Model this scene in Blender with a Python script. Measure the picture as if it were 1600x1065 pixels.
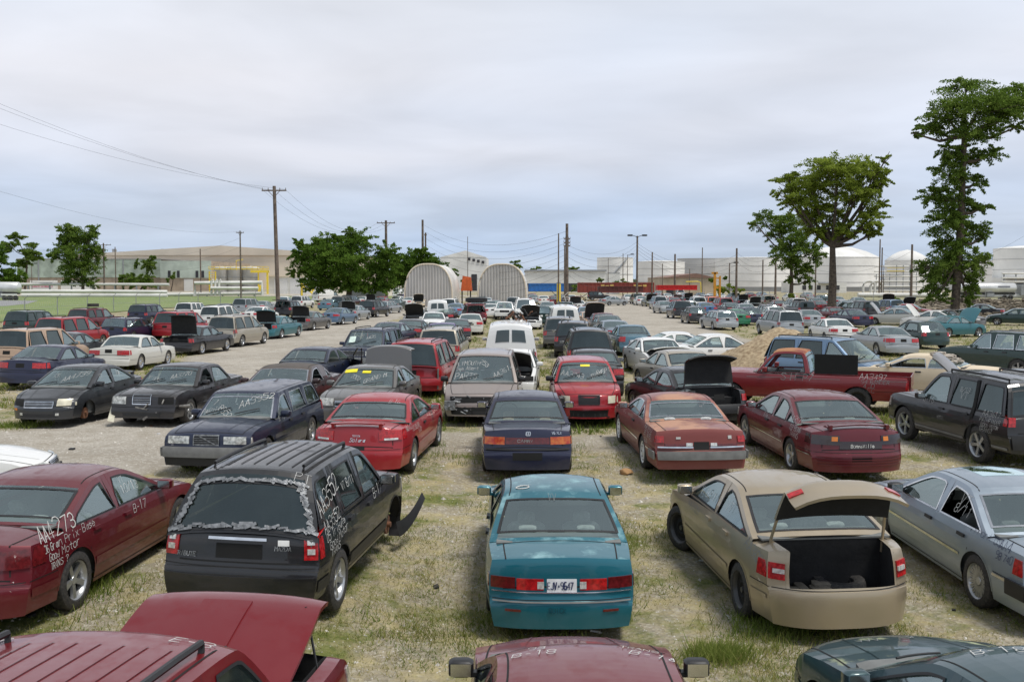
import bpy, math, random
import numpy as np
from mathutils import Vector, Matrix
random.seed(7)
R = math.radians
SC = bpy.context.scene
for o in list(bpy.data.objects): bpy.data.objects.remove(o)
# ------------------------------------------------------------------ camera
FPX = 1600.0; HZ = 440.0; CAMZ = 3.6
cam_d = bpy.data.cameras.new('camera'); cam = bpy.data.objects.new('camera', cam_d)
SC.collection.objects.link(cam); SC.camera = cam
cam_d.sensor_width = 36; cam_d.lens = 36.0 * FPX / 1600.0
cam_d.clip_start = 0.1; cam_d.clip_end = 9000
cam.location = (0, 0, CAMZ)
cam.rotation_euler = (R(90) - math.atan((532.5 - HZ) / FPX), 0, 0)
# ------------------------------------------------------------------ world
SUN_EL, SUN_AZ = 67, 118      # azimuth clockwise from +Y
w = bpy.data.worlds.new('World'); SC.world = w; w.use_nodes = True
nt = w.node_tree; N = nt.nodes; Lk = nt.links
for n in list(N): N.remove(n)
out = N.new('ShaderNodeOutputWorld'); bg = N.new('ShaderNodeBackground')
sky = N.new('ShaderNodeTexSky'); sky.sky_type = 'NISHITA'; sky.sun_disc = False
sky.sun_elevation = R(SUN_EL); sky.sun_rotation = R(SUN_AZ)
tc = N.new('ShaderNodeTexCoord'); sep = N.new('ShaderNodeSeparateXYZ')
Lk.new(tc.outputs['Generated'], sep.inputs[0])
# cloud layer: project direction on a plane overhead
mx = N.new('ShaderNodeMath'); mx.operation = 'MAXIMUM'; mx.inputs[1].default_value = 0.0
Lk.new(sep.outputs['Z'], mx.inputs[0])
ad = N.new('ShaderNodeMath'); ad.operation = 'ADD'; ad.inputs[1].default_value = 0.09
Lk.new(mx.outputs[0], ad.inputs[0])
dx = N.new('ShaderNodeMath'); dx.operation = 'DIVIDE'; Lk.new(sep.outputs['X'], dx.inputs[0]); Lk.new(ad.outputs[0], dx.inputs[1])
dy = N.new('ShaderNodeMath'); dy.operation = 'DIVIDE'; Lk.new(sep.outputs['Y'], dy.inputs[0]); Lk.new(ad.outputs[0], dy.inputs[1])
cmb = N.new('ShaderNodeCombineXYZ'); Lk.new(dx.outputs[0], cmb.inputs[0]); Lk.new(dy.outputs[0], cmb.inputs[1])
n1 = N.new('ShaderNodeTexNoise'); n1.inputs['Scale'].default_value = 0.85; n1.inputs['Detail'].default_value = 5; n1.inputs['Roughness'].default_value = .48
n1.inputs['Distortion'].default_value = .35
Lk.new(cmb.outputs[0], n1.inputs['Vector'])
n2 = N.new('ShaderNodeTexNoise'); n2.inputs['Scale'].default_value = 0.23; n2.inputs['Detail'].default_value = 3
Lk.new(cmb.outputs[0], n2.inputs['Vector'])
# gradient with elevation
rg = N.new('ShaderNodeValToRGB'); cr = rg.color_ramp
cr.elements[0].position = 0.0; cr.elements[0].color = (.52, .61, .73, 1)
cr.elements[1].position = 0.62; cr.elements[1].color = (.47, .50, .55, 1)
for p, c in ((.03, (.52, .61, .76, 1)), (.07, (.60, .665, .79, 1)), (.115, (.73, .745, .82, 1)), (.19, (.80, .80, .85, 1)), (.32, (.78, .82, .89, 1))):
    e = cr.elements.new(p); e.color = c
Lk.new(sep.outputs['Z'], rg.inputs[0])
m1 = N.new('ShaderNodeMapRange'); m1.inputs[1].default_value = .36; m1.inputs[2].default_value = .66; m1.inputs[3].default_value = .89; m1.inputs[4].default_value = 1.08
Lk.new(n1.outputs['Fac'], m1.inputs[0])
vm = N.new('ShaderNodeVectorMath'); vm.operation = 'SCALE'; Lk.new(rg.outputs[0], vm.inputs[0]); Lk.new(m1.outputs[0], vm.inputs['Scale'])
tint = N.new('ShaderNodeMix'); tint.data_type = 'RGBA'; tint.blend_type = 'MULTIPLY'
m2 = N.new('ShaderNodeMapRange'); m2.inputs[1].default_value = .42; m2.inputs[2].default_value = .6; Lk.new(n2.outputs['Fac'], m2.inputs[0])
Lk.new(m2.outputs[0], tint.inputs[0]); Lk.new(vm.outputs[0], tint.inputs[6]); tint.inputs[7].default_value = (.90, .965, 1.04, 1)
scl = N.new('ShaderNodeVectorMath'); scl.operation = 'SCALE'; scl.inputs['Scale'].default_value = .10
Lk.new(sky.outputs[0], scl.inputs[0])
mixs = N.new('ShaderNodeMix'); mixs.data_type = 'RGBA'; mixs.inputs[0].default_value = .92
Lk.new(scl.outputs[0], mixs.inputs[6]); Lk.new(tint.outputs[2], mixs.inputs[7])
Lk.new(mixs.outputs[2], bg.inputs[0]); bg.inputs[1].default_value = 1.0
Lk.new(bg.outputs[0], out.inputs[0])
# ------------------------------------------------------------------ sun
sd = bpy.data.lights.new('sun', 'SUN'); sd.energy = 3.0; sd.angle = R(16); sd.color = (1, .96, .9)
so = bpy.data.objects.new('sun', sd); SC.collection.objects.link(so)
az, el = R(SUN_AZ), R(SUN_EL)
sv = Vector((math.sin(az) * math.cos(el), math.cos(az) * math.cos(el), math.sin(el)))
so.rotation_euler = sv.to_track_quat('Z', 'Y').to_euler()
SC.view_settings.view_transform = 'Standard'; SC.view_settings.look = 'None'
SC.view_settings.exposure = 0.10; SC.view_settings.gamma = 1
try: SC.cycles.max_bounces = 6; SC.cycles.transparent_max_bounces = 12
except Exception: pass
# ------------------------------------------------------------------ terrain / projection
def sst(a, b, x):
    t = min(1, max(0, (x - a) / (b - a))); return t * t * (3 - 2 * t)
def gz(x, y): return -(0.22 + .23 * sst(-3, -.5, x)) * (1 - sst(11, 24, y))
def gp(px, py):                      # ground point seen at photo pixel
    D = 20.
    for _ in range(30): D = (CAMZ - gz(0, D)) * FPX / max(py - HZ, .5)
    return Vector(((px - 800) * D / FPX, D, gz(0, D)))
def at(px, py, D): return Vector(((px - 800) * D / FPX, D, CAMZ - (py - HZ) * D / FPX))
# ------------------------------------------------------------------ materials
MATS = {}
def newmat(name):
    m = bpy.data.materials.new(name); m.use_nodes = True
    return m, m.node_tree.nodes, m.node_tree.links, m.node_tree.nodes['Principled BSDF']
def mat(name, col, rough=.6, metal=0., var=.15, scale=6., coat=0., bump=0., col2=None, spec=.5):
    if name in MATS: return MATS[name]
    m, n, l, b = newmat(name)
    b.inputs['Roughness'].default_value = rough; b.inputs['Metallic'].default_value = metal
    b.inputs['Coat Weight'].default_value = coat; b.inputs['Specular IOR Level'].default_value = spec
    t = n.new('ShaderNodeTexCoord'); no = n.new('ShaderNodeTexNoise'); no.inputs['Scale'].default_value = scale
    no.inputs['Detail'].default_value = 5; l.new(t.outputs['Object'], no.inputs['Vector'])
    mr = n.new('ShaderNodeMapRange'); mr.inputs[1].default_value = .35; mr.inputs[2].default_value = .65
    l.new(no.outputs['Fac'], mr.inputs[0])
    mi = n.new('ShaderNodeMix'); mi.data_type = 'RGBA'; l.new(mr.outputs[0], mi.inputs[0])
    c2 = col2 or tuple(min(1, c * (1 + var)) for c in col)
    c1 = col if col2 else tuple(c * (1 - var) for c in col)
    mi.inputs[6].default_value = (*c1, 1); mi.inputs[7].default_value = (*c2, 1)
    l.new(mi.outputs[2], b.inputs['Base Color'])
    if bump:
        bp = n.new('ShaderNodeBump'); bp.inputs['Strength'].default_value = bump; bp.inputs['Distance'].default_value = .02
        l.new(no.outputs['Fac'], bp.inputs['Height']); l.new(bp.outputs[0], b.inputs['Normal'])
    MATS[name] = m; return m
def paint(name, col, metal=.35, rough=.3, dust=.35, fade=None, fadecol=(.6, .35, .2), fscale=1.3, flo=.5, fhi=.62, ftop=True, coat=.7):
    """car paint: colour, thin dust that lies on upward faces and low on the sides, optional faded/rusty patches"""
    if name in MATS: return MATS[name]
    m, n, l, b = newmat(name)
    t = n.new('ShaderNodeTexCoord'); g = n.new('ShaderNodeNewGeometry'); s = n.new('ShaderNodeSeparateXYZ'); s2 = n.new('ShaderNodeSeparateXYZ')
    l.new(g.outputs['Normal'], s.inputs[0]); l.new(t.outputs['Object'], s2.inputs[0])
    oi = n.new('ShaderNodeObjectInfo')
    base = None
    rgb = n.new('ShaderNodeRGB'); rgb.outputs[0].default_value = (*col, 1); base = rgb.outputs[0]
    no = n.new('ShaderNodeTexNoise'); no.inputs['Scale'].default_value = 5; no.inputs['Detail'].default_value = 7; no.inputs['Roughness'].default_value = .65
    l.new(t.outputs['Object'], no.inputs['Vector'])
    up = n.new('ShaderNodeMapRange'); up.inputs[1].default_value = .2; up.inputs[2].default_value = 1.; up.inputs[3].default_value = .02; up.inputs[4].default_value = .8
    l.new(s.outputs['Z'], up.inputs[0])
    lo = n.new('ShaderNodeMapRange'); lo.inputs[1].default_value = .50; lo.inputs[2].default_value = .18; lo.inputs[3].default_value = 0.; lo.inputs[4].default_value = .7
    l.new(s2.outputs['Z'], lo.inputs[0])
    a = n.new('ShaderNodeMath'); a.operation = 'MAXIMUM'; l.new(up.outputs[0], a.inputs[0]); l.new(lo.outputs[0], a.inputs[1])
    nm = n.new('ShaderNodeMapRange'); nm.inputs[1].default_value = .3; nm.inputs[2].default_value = .75; nm.inputs[3].default_value = .4; l.new(no.outputs['Fac'], nm.inputs[0])
    mu = n.new('ShaderNodeMath'); mu.operation = 'MULTIPLY'; l.new(a.outputs[0], mu.inputs[0]); l.new(nm.outputs[0], mu.inputs[1])
    mu2 = n.new('ShaderNodeMath'); mu2.operation = 'MULTIPLY'; l.new(mu.outputs[0], mu2.inputs[0]); mu2.inputs[1].default_value = dust * .45
    ff = None
    if fade is not None:
        nf = n.new('ShaderNodeTexNoise'); nf.inputs['Scale'].default_value = fscale; nf.inputs['Detail'].default_value = 8; nf.inputs['Roughness'].default_value = .6
        mp = n.new('ShaderNodeMapping'); mp.inputs['Location'].default_value = (fade, fade * .7, 0); l.new(t.outputs['Object'], mp.inputs[0]); l.new(mp.outputs[0], nf.inputs['Vector'])
        mf = n.new('ShaderNodeMapRange'); mf.inputs[1].default_value = flo; mf.inputs[2].default_value = fhi; l.new(nf.outputs['Fac'], mf.inputs[0])
        src = mf.outputs[0]
        if ftop:
            tp = n.new('ShaderNodeMapRange'); tp.inputs[1].default_value = .55; tp.inputs[2].default_value = .9; l.new(s.outputs['Z'], tp.inputs[0])
            mt = n.new('ShaderNodeMath'); mt.operation = 'MULTIPLY'; l.new(src, mt.inputs[0]); l.new(tp.outputs[0], mt.inputs[1]); src = mt.outputs[0]
        mi = n.new('ShaderNodeMix'); mi.data_type = 'RGBA'; l.new(src, mi.inputs[0]); l.new(base, mi.inputs[6]); mi.inputs[7].default_value = (*fadecol, 1)
        base = mi.outputs[2]; ff = src
    md = n.new('ShaderNodeMix'); md.data_type = 'RGBA'; l.new(mu2.outputs[0], md.inputs[0]); l.new(base, md.inputs[6]); md.inputs[7].default_value = (.36, .32, .26, 1)
    l.new(md.outputs[2], b.inputs['Base Color'])
    b.inputs['Metallic'].default_value = metal
    rr = n.new('ShaderNodeMapRange'); rr.inputs[3].default_value = rough; rr.inputs[4].default_value = min(1, rough + .22); l.new(nm.outputs[0], rr.inputs[0])
    l.new(rr.outputs[0], b.inputs['Roughness'])
    if ff is not None:
        cw = n.new('ShaderNodeMapRange'); cw.inputs[3].default_value = coat; cw.inputs[4].default_value = 0.; l.new(ff, cw.inputs[0]); l.new(cw.outputs[0], b.inputs['Coat Weight'])
    else:
        np_ = n.new('ShaderNodeTexNoise'); np_.inputs['Scale'].default_value = 3.2; np_.inputs['Detail'].default_value = 9; np_.inputs['Roughness'].default_value = .72; l.new(t.outputs['Object'], np_.inputs['Vector'])
        pm_ = n.new('ShaderNodeMapRange'); pm_.inputs[1].default_value = .50; pm_.inputs[2].default_value = .66; l.new(np_.outputs['Fac'], pm_.inputs[0])
        pu = n.new('ShaderNodeMapRange'); pu.inputs[1].default_value = .6; pu.inputs[2].default_value = .95; l.new(s.outputs['Z'], pu.inputs[0])
        pp = n.new('ShaderNodeMath'); pp.operation = 'MULTIPLY'; l.new(pm_.outputs[0], pp.inputs[0]); l.new(pu.outputs[0], pp.inputs[1])
        cw = n.new('ShaderNodeMapRange'); cw.inputs[3].default_value = coat; cw.inputs[4].default_value = coat * .25; l.new(pp.outputs[0], cw.inputs[0]); l.new(cw.outputs[0], b.inputs['Coat Weight'])
    b.inputs['Coat Roughness'].default_value = .05
    nw = n.new('ShaderNodeTexNoise'); nw.inputs['Scale'].default_value = 1.8; nw.inputs['Detail'].default_value = 2; l.new(t.outputs['Object'], nw.inputs['Vector'])
    bw = n.new('ShaderNodeBump'); bw.inputs['Strength'].default_value = .22; bw.inputs['Distance'].default_value = .03; l.new(nw.outputs['Fac'], bw.inputs['Height']); l.new(bw.outputs[0], b.inputs['Normal']); l.new(bw.outputs[0], b.inputs['Coat Normal'])
    MATS[name] = m; return m
def glassmat(name, tint, mixv, rough=.04):
    if name in MATS: return MATS[name]
    m, n, l, b = newmat(name); n.remove(b)
    o = n['Material Output']; tr = n.new('ShaderNodeBsdfTransparent'); tr.inputs[0].default_value = (*tint, 1)
    gl = n.new('ShaderNodeBsdfGlossy'); gl.inputs['Roughness'].default_value = rough; gl.inputs[0].default_value = (.82, .97, .96, 1)
    df = n.new('ShaderNodeBsdfDiffuse'); df.inputs[0].default_value = (.22, .27, .27, 1)
    lw = n.new('ShaderNodeFresnel'); lw.inputs[0].default_value = 1.55
    mr = n.new('ShaderNodeMapRange'); mr.inputs[3].default_value = mixv; mr.inputs[4].default_value = 1.; l.new(lw.outputs[0], mr.inputs[0])
    m1 = n.new('ShaderNodeMixShader'); l.new(mr.outputs[0], m1.inputs[0]); l.new(tr.outputs[0], m1.inputs[1]); l.new(gl.outputs[0], m1.inputs[2])
    t = n.new('ShaderNodeTexCoord'); no = n.new('ShaderNodeTexNoise'); no.inputs['Scale'].default_value = 1.3; no.inputs['Detail'].default_value = 3; l.new(t.outputs['Object'], no.inputs['Vector'])
    dm = n.new('ShaderNodeMapRange'); dm.inputs[1].default_value = .4; dm.inputs[2].default_value = .75; dm.inputs[3].default_value = .03; dm.inputs[4].default_value = .10; l.new(no.outputs['Fac'], dm.inputs[0])
    m2 = n.new('ShaderNodeMixShader'); l.new(dm.outputs[0], m2.inputs[0]); l.new(m1.outputs[0], m2.inputs[1]); l.new(df.outputs[0], m2.inputs[2])
    l.new(m2.outputs[0], o.inputs[0]); MATS[name] = m; return m
G = glassmat('tinted_glass', (.84, .93, .90), .24)
GD = glassmat('privacy_glass', (.06, .065, .07), .06)
M = dict(
 black=mat('black_plastic', (.016, .016, .017), .5), rubber=mat('rubber', (.02, .02, .021), .75, bump=.3, scale=30, col2=(.055, .05, .045)),
 seam=mat('panel_gap', (.006, .006, .006), .8), chrome=mat('chrome', (.65, .66, .67), .18, 1.), alloy=mat('alloy', (.42, .43, .44), .33, .75, var=.2),
 steelw=mat('steel_wheel', (.09, .09, .09), .5, .6), rust=mat('rust', (.09, .04, .025), .9, 0, scale=14, col2=(.20, .09, .045), bump=.5),
 dark=mat('dark_interior', (.15, .155, .15), .85), seatg=mat('grey_upholstery', (.42, .43, .42), .95, scale=20), seatt=mat('tan_upholstery', (.42, .33, .25), .95, scale=20),
 tubd=mat('boot_lining', (.014, .014, .015), .95, bump=.4, scale=9), red=mat('tail_lens', (.40, .01, .012), .18, coat=.6, scale=24, var=.35),
 dred=mat('dark_tail_lens', (.11, .008, .01), .16, coat=.6, scale=20, var=.3), smoke=mat('smoked_lens', (.022, .012, .012), .14, coat=.7), amber=mat('amber_lens', (.75, .22, .02), .2, coat=.5), clear=mat('clear_lens', (.62, .63, .6), .14, .3, coat=.6, scale=25, var=.3),
 lens=mat('headlight_lens', (.50, .50, .46), .14, .35, coat=.8, scale=18, var=.45), yelens=mat('hazed_lens', (.66, .62, .48), .35, coat=.3), plate=mat('plate', (.75, .76, .78), .4),
 mark=mat('paint_marker', (.52, .52, .50), .8, var=.1, scale=60), markd=mat('faint_marker', (.26, .27, .27), .8, var=.2), bump=mat('grey_bumper', (.17, .17, .165), .6), silvert=mat('silver_tape', (.13, .135, .14), .45, .3, scale=16, bump=1., col2=(.30, .31, .32)),
 engine=mat('engine_metal', (.10, .095, .09), .6, .4, col2=(.26, .25, .23), scale=9), white=mat('white_plastic', (.7, .7, .68), .5), yel=mat('yellow_sticker', (.8, .68, .02), .5),
 navyt=mat('dark_lettering', (.02, .03, .10), .5), paper=mat('paper', (.62, .74, .66), .7), tarp=mat('hood_liner', (.018, .018, .018), .9, bump=.4, scale=5))
# ------------------------------------------------------------------ mesh helpers
class MB:
    def __init__(s): s.v = []; s.f = []; s.m = []
    def add(s, vs, fs, mi=0):
        o = len(s.v); s.v += [tuple(v) for v in vs]; s.f += [tuple(i + o for i in f) for f in fs]; s.m += [mi] * len(fs)
    def box(s, x0, x1, y0, y1, z0, z1, mi=0, M4=None):
        vs = [Vector((x, y, z)) for x in (x0, x1) for y in (y0, y1) for z in (z0, z1)]
        if M4: vs = [M4 @ v for v in vs]
        s.add(vs, [(0, 1, 3, 2), (4, 6, 7, 5), (0, 4, 5, 1), (2, 3, 7, 6), (0, 2, 6, 4), (1, 5, 7, 3)], mi)
    def rbox(s, c, d, bev=.3, mi=0, M4=None):
        """soft box: sides pulled in at top/bottom; c centre d half dims"""
        vs = []; k = 1 - bev
        for zz, q in ((-1, k), (-.7, 1), (.7, 1), (1, k)):
            for a in range(12):
                t = a / 12 * 2 * math.pi; ct, st = math.cos(t), math.sin(t)
                p = Vector((c[0] + d[0] * q * math.copysign(abs(ct) ** .4, ct), c[1] + d[1] * q * math.copysign(abs(st) ** .4, st), c[2] + d[2] * zz))
                vs.append(M4 @ p if M4 else p)
        fs = [(r * 12 + a, r * 12 + (a + 1) % 12, (r + 1) * 12 + (a + 1) % 12, (r + 1) * 12 + a) for r in range(3) for a in range(12)]
        fs += [tuple(range(11, -1, -1)), tuple(range(36, 48))]
        s.add(vs, fs, mi)
    def tube(s, pts, rad, n=8, mi=0, cap=True):
        pts = [Vector(p) for p in pts]; rs = rad if isinstance(rad, (list, tuple)) else [rad] * len(pts)
        vs = []; up = Vector((0, 0, 1))
        for i, p in enumerate(pts):
            d = (pts[min(i + 1, len(pts) - 1)] - pts[max(i - 1, 0)]).normalized()
            u = up if abs(d.dot(up)) < .95 else Vector((1, 0, 0))
            a = d.cross(u).normalized(); b = d.cross(a)
            for k in range(n):
                t = k / n * 2 * math.pi; vs.append(p + (a * math.cos(t) + b * math.sin(t)) * rs[i])
        fs = [(i * n + k, i * n + (k + 1) % n, (i + 1) * n + (k + 1) % n, (i + 1) * n + k) for i in range(len(pts) - 1) for k in range(n)]
        if cap: fs += [tuple(range(n - 1, -1, -1)), tuple(range((len(pts) - 1) * n, len(pts) * n))]
        s.add(vs, fs, mi)
    def cyl(s, p0, p1, r0, r1=None, n=12, mi=0): s.tube([p0, p1], [r0, r0 if r1 is None else r1], n, mi)
    def lathe(s, prof, n=24, mi=0, M4=None, axis='Y'):
        vs = []
        for (r, h) in prof:
            for k in range(n):
                t = k / n * 2 * math.pi
                p = Vector((r * math.cos(t), h, r * math.sin(t))) if axis == 'Y' else Vector((r * math.cos(t), r * math.sin(t), h))
                vs.append(M4 @ p if M4 else p)
        fs = [(i * n + k, i * n + (k + 1) % n, (i + 1) * n + (k + 1) % n, (i + 1) * n + k) for i in range(len(prof) - 1) for k in range(n)]
        s.add(vs, fs, mi)
    def ball(s, c, r, n=8, mi=0):
        rr = (r, r, r) if not isinstance(r, (tuple, list)) else r
        vs = []; 
        for i in range(n + 1):
            a = math.pi * i / n
            for k in range(n * 2):
                t = math.pi * k / n; vs.append((c[0] + rr[0] * math.sin(a) * math.cos(t), c[1] + rr[1] * math.sin(a) * math.sin(t), c[2] + rr[2] * math.cos(a)))
        m = n * 2
        s.add(vs, [(i * m + k, (i + 1) * m + k, (i + 1) * m + (k + 1) % m, i * m + (k + 1) % m) for i in range(n) for k in range(m)], mi)
    def build(s, name, mats, parent=None, smooth=35, fixn=False):
        me = bpy.data.meshes.new(name); me.from_pydata(s.v, [], s.f)
        if not isinstance(mats, (list, tuple)): mats = [mats]
        for m in mats: me.materials.append(m)
        if len(mats) > 1 and s.m: me.polygons.foreach_set('material_index', s.m)
        if fixn:
            import bmesh
            b = bmesh.new(); b.from_mesh(me); bmesh.ops.recalc_face_normals(b, faces=b.faces); b.to_mesh(me); b.free()
        if smooth:
            me.polygons.foreach_set('use_smooth', [True] * len(me.polygons))
            try: me.set_sharp_from_angle(angle=R(smooth))
            except Exception: pass
        me.update()
        o = bpy.data.objects.new(name, me); SC.collection.objects.link(o)
        if parent: o.parent = parent
        return o
def tag(o, label=None, cat=None, group=None, kind=None):
    if label: o['label'] = label
    if cat: o['category'] = cat
    if group: o['group'] = group
    if kind: o['kind'] = kind
    return o
def empty(name, loc=(0, 0, 0), rz=0, label=None, cat=None, group=None):
    o = bpy.data.objects.new(name, None); SC.collection.objects.link(o); o.location = loc; o.rotation_euler = (0, 0, rz)
    o.empty_display_size = .2
    return tag(o, label, cat, group)
GLY = {k: [[(int(p[0]), int(p[1])) for p in st.split()] for st in v.split('|')] for k, v in {
 'A': "00 26 40|12 32", 'B': "00 06 36 45 33 03|33 42 41 30 00", 'C': "45 36 16 05 01 10 30 41", 'D': "00 06 26 44 42 20 00", 'E': "46 06 00 40|03 33",
 'F': "46 06 00|03 33", 'G': "45 36 16 05 01 10 30 41 43 23", 'H': "00 06|40 46|03 43", 'I': "20 26", 'J': "46 41 30 10 01", 'K': "00 06|46 03 40", 'L': "06 00 40",
 'M': "00 06 23 46 40", 'N': "00 06 40 46", 'O': "10 01 05 16 36 45 41 30 10", 'P': "00 06 36 45 44 33 03", 'R': "00 06 36 45 44 33 03|23 40",
 'S': "45 36 16 05 14 33 42 41 30 10 01", 'T': "06 46|26 20", 'U': "06 01 10 30 41 46", 'V': "06 20 46", 'W': "06 10 23 30 46", 'X': "00 46|06 40", 'Y': "06 23 46|23 20", 'Z': "06 46 00 40",
 '0': "10 01 05 16 36 45 41 30 10", '1': "15 26 20", '2': "05 16 36 45 44 00 40", '3': "05 16 36 45 44 33 13|33 42 41 30 10 01", '4': "30 36 02 42", '5': "46 06 04 34 43 41 30 10 01",
 '6': "36 16 04 01 10 30 41 42 33 03", '7': "06 46 10", '8': "13 04 05 16 36 45 44 33 13 02 01 10 30 41 42 33", '9': "10 30 42 45 36 16 05 04 13 43", '-': "13 33", '?': "05 16 36 45 34 23 22|20 21",
 '.': "20 21", '/': "00 46", 'a': "43 24 12 11 20 31 44 40", 'e': "02 42 33 14 02 10 30 41", 'i': "20 23|25 26", 'n': "00 04|02 14 34 40", 'o': "10 01 03 14 34 43 41 30 10", 'r': "00 04|02 14 34", 's': "43 14 03 41 10 00", 't': "26 21 30|04 44", 'u': "04 01 10 30 44 40", 'd': "46 40|42 13 02 10 41", 'x': "00 44|04 40", 'b': "06 00 30 42 33 03", 'l': "26 20", '*': "22 23"}.items()}
# ------------------------------------------------------------------ car builder
def lerp(a, b, t): return a + (b - a) * t
def chaikin(p, n=2):
    for _ in range(n):
        q = [p[0]]
        for a, b in zip(p, p[1:]):
            q.append((lerp(a[0], b[0], .25), lerp(a[1], b[1], .25))); q.append((lerp(a[0], b[0], .75), lerp(a[1], b[1], .75)))
        q.append(p[-1]); p = q
    return p
BASE = dict(L=4.8, W=1.8, H=1.42, wb=2.72, fo=.95, r=.32, bz=.24, sill=.2, xcb=1.12, xct=.38, xbt=-.78, xbb=-1.5, cz=.97, hz=.76, fb=.55, rb=.58, rs=.05, ls=.05,
  dz=1.0, dzb=1.03, bf=.89, br=.93, tum=.26, bowf=.12, bowr=.10, crown=.05, B=.17, pf=.10, pr=.08, win=[(-1.30, -.16, 1.15, 9), (-.07, 1.00, 9, 9)], doors=[(-.90, -.12), (-.12, 1.0)],
  wheel='alloy', rl=[(.50, .97, .72, .90, 'red', .22)], fl=[(.55, .97, .58, .72, 'lens', .2)], grille=(.42, .58, .70), plater=(.17, .74, .88), trim='black', side_mold=(.50, 'body', .05), mirrors=1,
  g=0, seats='seatg', hood_open=0, trunk_open=0, low=False, missing=(), rails=0, chin='black', handles=1, lip=None, lidz=.66, bump_f=None, bump_r=None, roofm=None, hh=.0, steer=0, squish=0)
T = {}
def deft(name, base=None, **k):
    d = dict(BASE if base is None else T[base]); d.update(k); T[name] = d
deft('sedan')
deft('boxy', H=1.40, xcb=.98, xct=.42, xbt=-.85, xbb=-1.32, hz=.80, cz=.95, dz=.96, dzb=.98, B=.08, pf=.05, pr=.05, tum=.22, bowf=.07, bowr=.05, fb=.5, rb=.5, rs=.02, wheel='steelcap', win=[(-1.12, -.16, 2.4, 9), (-.07, .88, 9, 9)], doors=[(-.90, -.12), (-.12, .9)], bf=.87, br=.89, rl=[(.42, .97, .66, .84, 'red', .12)], grille=(.34, .55, .76), fl=[(.5, .97, .58, .76, 'lens', .12)])
deft('coupe', L=4.85, H=1.38, xcb=1.05, xct=.30, xbt=-.80, xbb=-1.55, win=[(-1.28, -.52, .8, 9), (-.46, .95, 9, 9)], doors=[(-.42, 1.0)], dz=.98)
deft('suv', L=4.5, W=1.82, H=1.72, wb=2.65, fo=.85, r=.37, bz=.36, sill=.34, xcb=1.08, xct=.52, xbt=-1.92, xbb=-2.14, cz=1.08, hz=.98, fb=.72, rb=.70, rs=.03, dz=1.06, dzb=1.08, bf=1.02, br=1.06, tum=.20, bowf=.08, bowr=.05, B=.10, pf=.07, pr=.04,
  win=[(-1.95, -1.12, 3.2, 9), (-1.02, -.2, 9, 9), (-.1, .98, 9, 9)], doors=[(-1.0, -.15), (-.15, .95)], rl=[(.80, .99, .80, 1.03, 'red', .12)], fl=[(.55, .97, .72, .92, 'lens', .15)], grille=(.4, .72, .92), plater=(.2, .84, .98), g=1, rails=1, lidz=.72)
deft('minivan', L=4.85, W=1.92, H=1.74, wb=2.95, fo=.98, r=.33, bz=.26, sill=.22, xcb=1.42, xct=.62, xbt=-2.05, xbb=-2.3, cz=1.05, hz=.80, fb=.58, rb=.60, dz=1.0, dzb=1.02, bf=.96, br=1.0, tum=.24, bowf=.16, bowr=.08, B=.16,
  win=[(-2.1, -.98, 3.4, 9), (-.9, .12, 9, 9), (.2, 1.2, 9, 9)], doors=[(-.86, .16), (.16, 1.15)], rl=[(.84, .99, .78, 1.0, 'red', .1)], fl=[(.5, .96, .60, .76, 'lens', .2)], g=1, rails=1, lidz=.66)
deft('wagon', L=4.75, W=1.76, H=1.46, xcb=.98, xct=.45, xbt=-1.95, xbb=-2.22, dz=.92, dzb=.94, bf=.88, br=.92, hz=.80, cz=.96, B=.08, pf=.04, pr=.05, tum=.2, win=[(-2.0, -1.15, 2.8, 9), (-1.05, -.2, 9, 9), (-.1, .88, 9, 9)], rl=[(.82, .99, .7, .9, 'red', .1)], grille=(.3, .56, .74), fl=[(.42, .95, .58, .74, 'lens', .12)], rails=1, lidz=.66)
deft('hatch', L=4.2, W=1.7, H=1.48, wb=2.55, fo=.85, r=.31, xcb=.95, xct=.28, xbt=-1.35, xbb=-1.85, dz=.92, dzb=.94, bf=.92, br=.96, win=[(-1.35, -.2, 1.7, 9), (-.1, .85, 9, 9)], doors=[(-.8, -.15), (-.15, .8)], rl=[(.78, .98, .7, .9, 'red', .15)])
deft('van', L=5.4, W=2.0, H=2.08, wb=3.2, fo=.85, r=.36, bz=.36, sill=.34, xcb=1.95, xct=1.35, xbt=-2.5, xbb=-2.62, cz=1.2, hz=1.05, fb=.6, rb=.58, rs=.02, dz=1.1, dzb=1.12, bf=1.16, br=1.16, tum=.20, bowf=.06, bowr=.03, B=.06, pf=.04, pr=.03, crown=.10,
  win=[(.85, 1.80, 9, 9)], doors=[(.8, 1.75)], rl=[(.83, .97, .75, 1.05, 'red', .05)], fl=[(.6, .93, .72, .92, 'lens', .06)], grille=(.5, .7, .95), vanwin=1, wheel='steel', g=1)
deft('pickup', L=5.2, W=1.85, H=1.70, wb=3.1, fo=.85, r=.36, bz=.38, sill=.36, xcb=1.02, xct=.55, xbt=-.42, xbb=-.58, cz=1.08, hz=1.0, fb=.7, rb=.62, rs=.01, dz=1.06, dzb=1.06, bf=1.04, br=1.06, tum=.22, B=.04, pf=.03, pr=.02, bowf=.05, bowr=.02,
  win=[(-.40, .92, 5, 9)], doors=[(-.42, .9)], rl=[(.87, .99, .66, .95, 'red', .05)], fl=[(.6, .97, .75, .92, 'lens', .08)], grille=(.5, .72, .92), bed=1, wheel='steel')
class Car: pass
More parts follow.
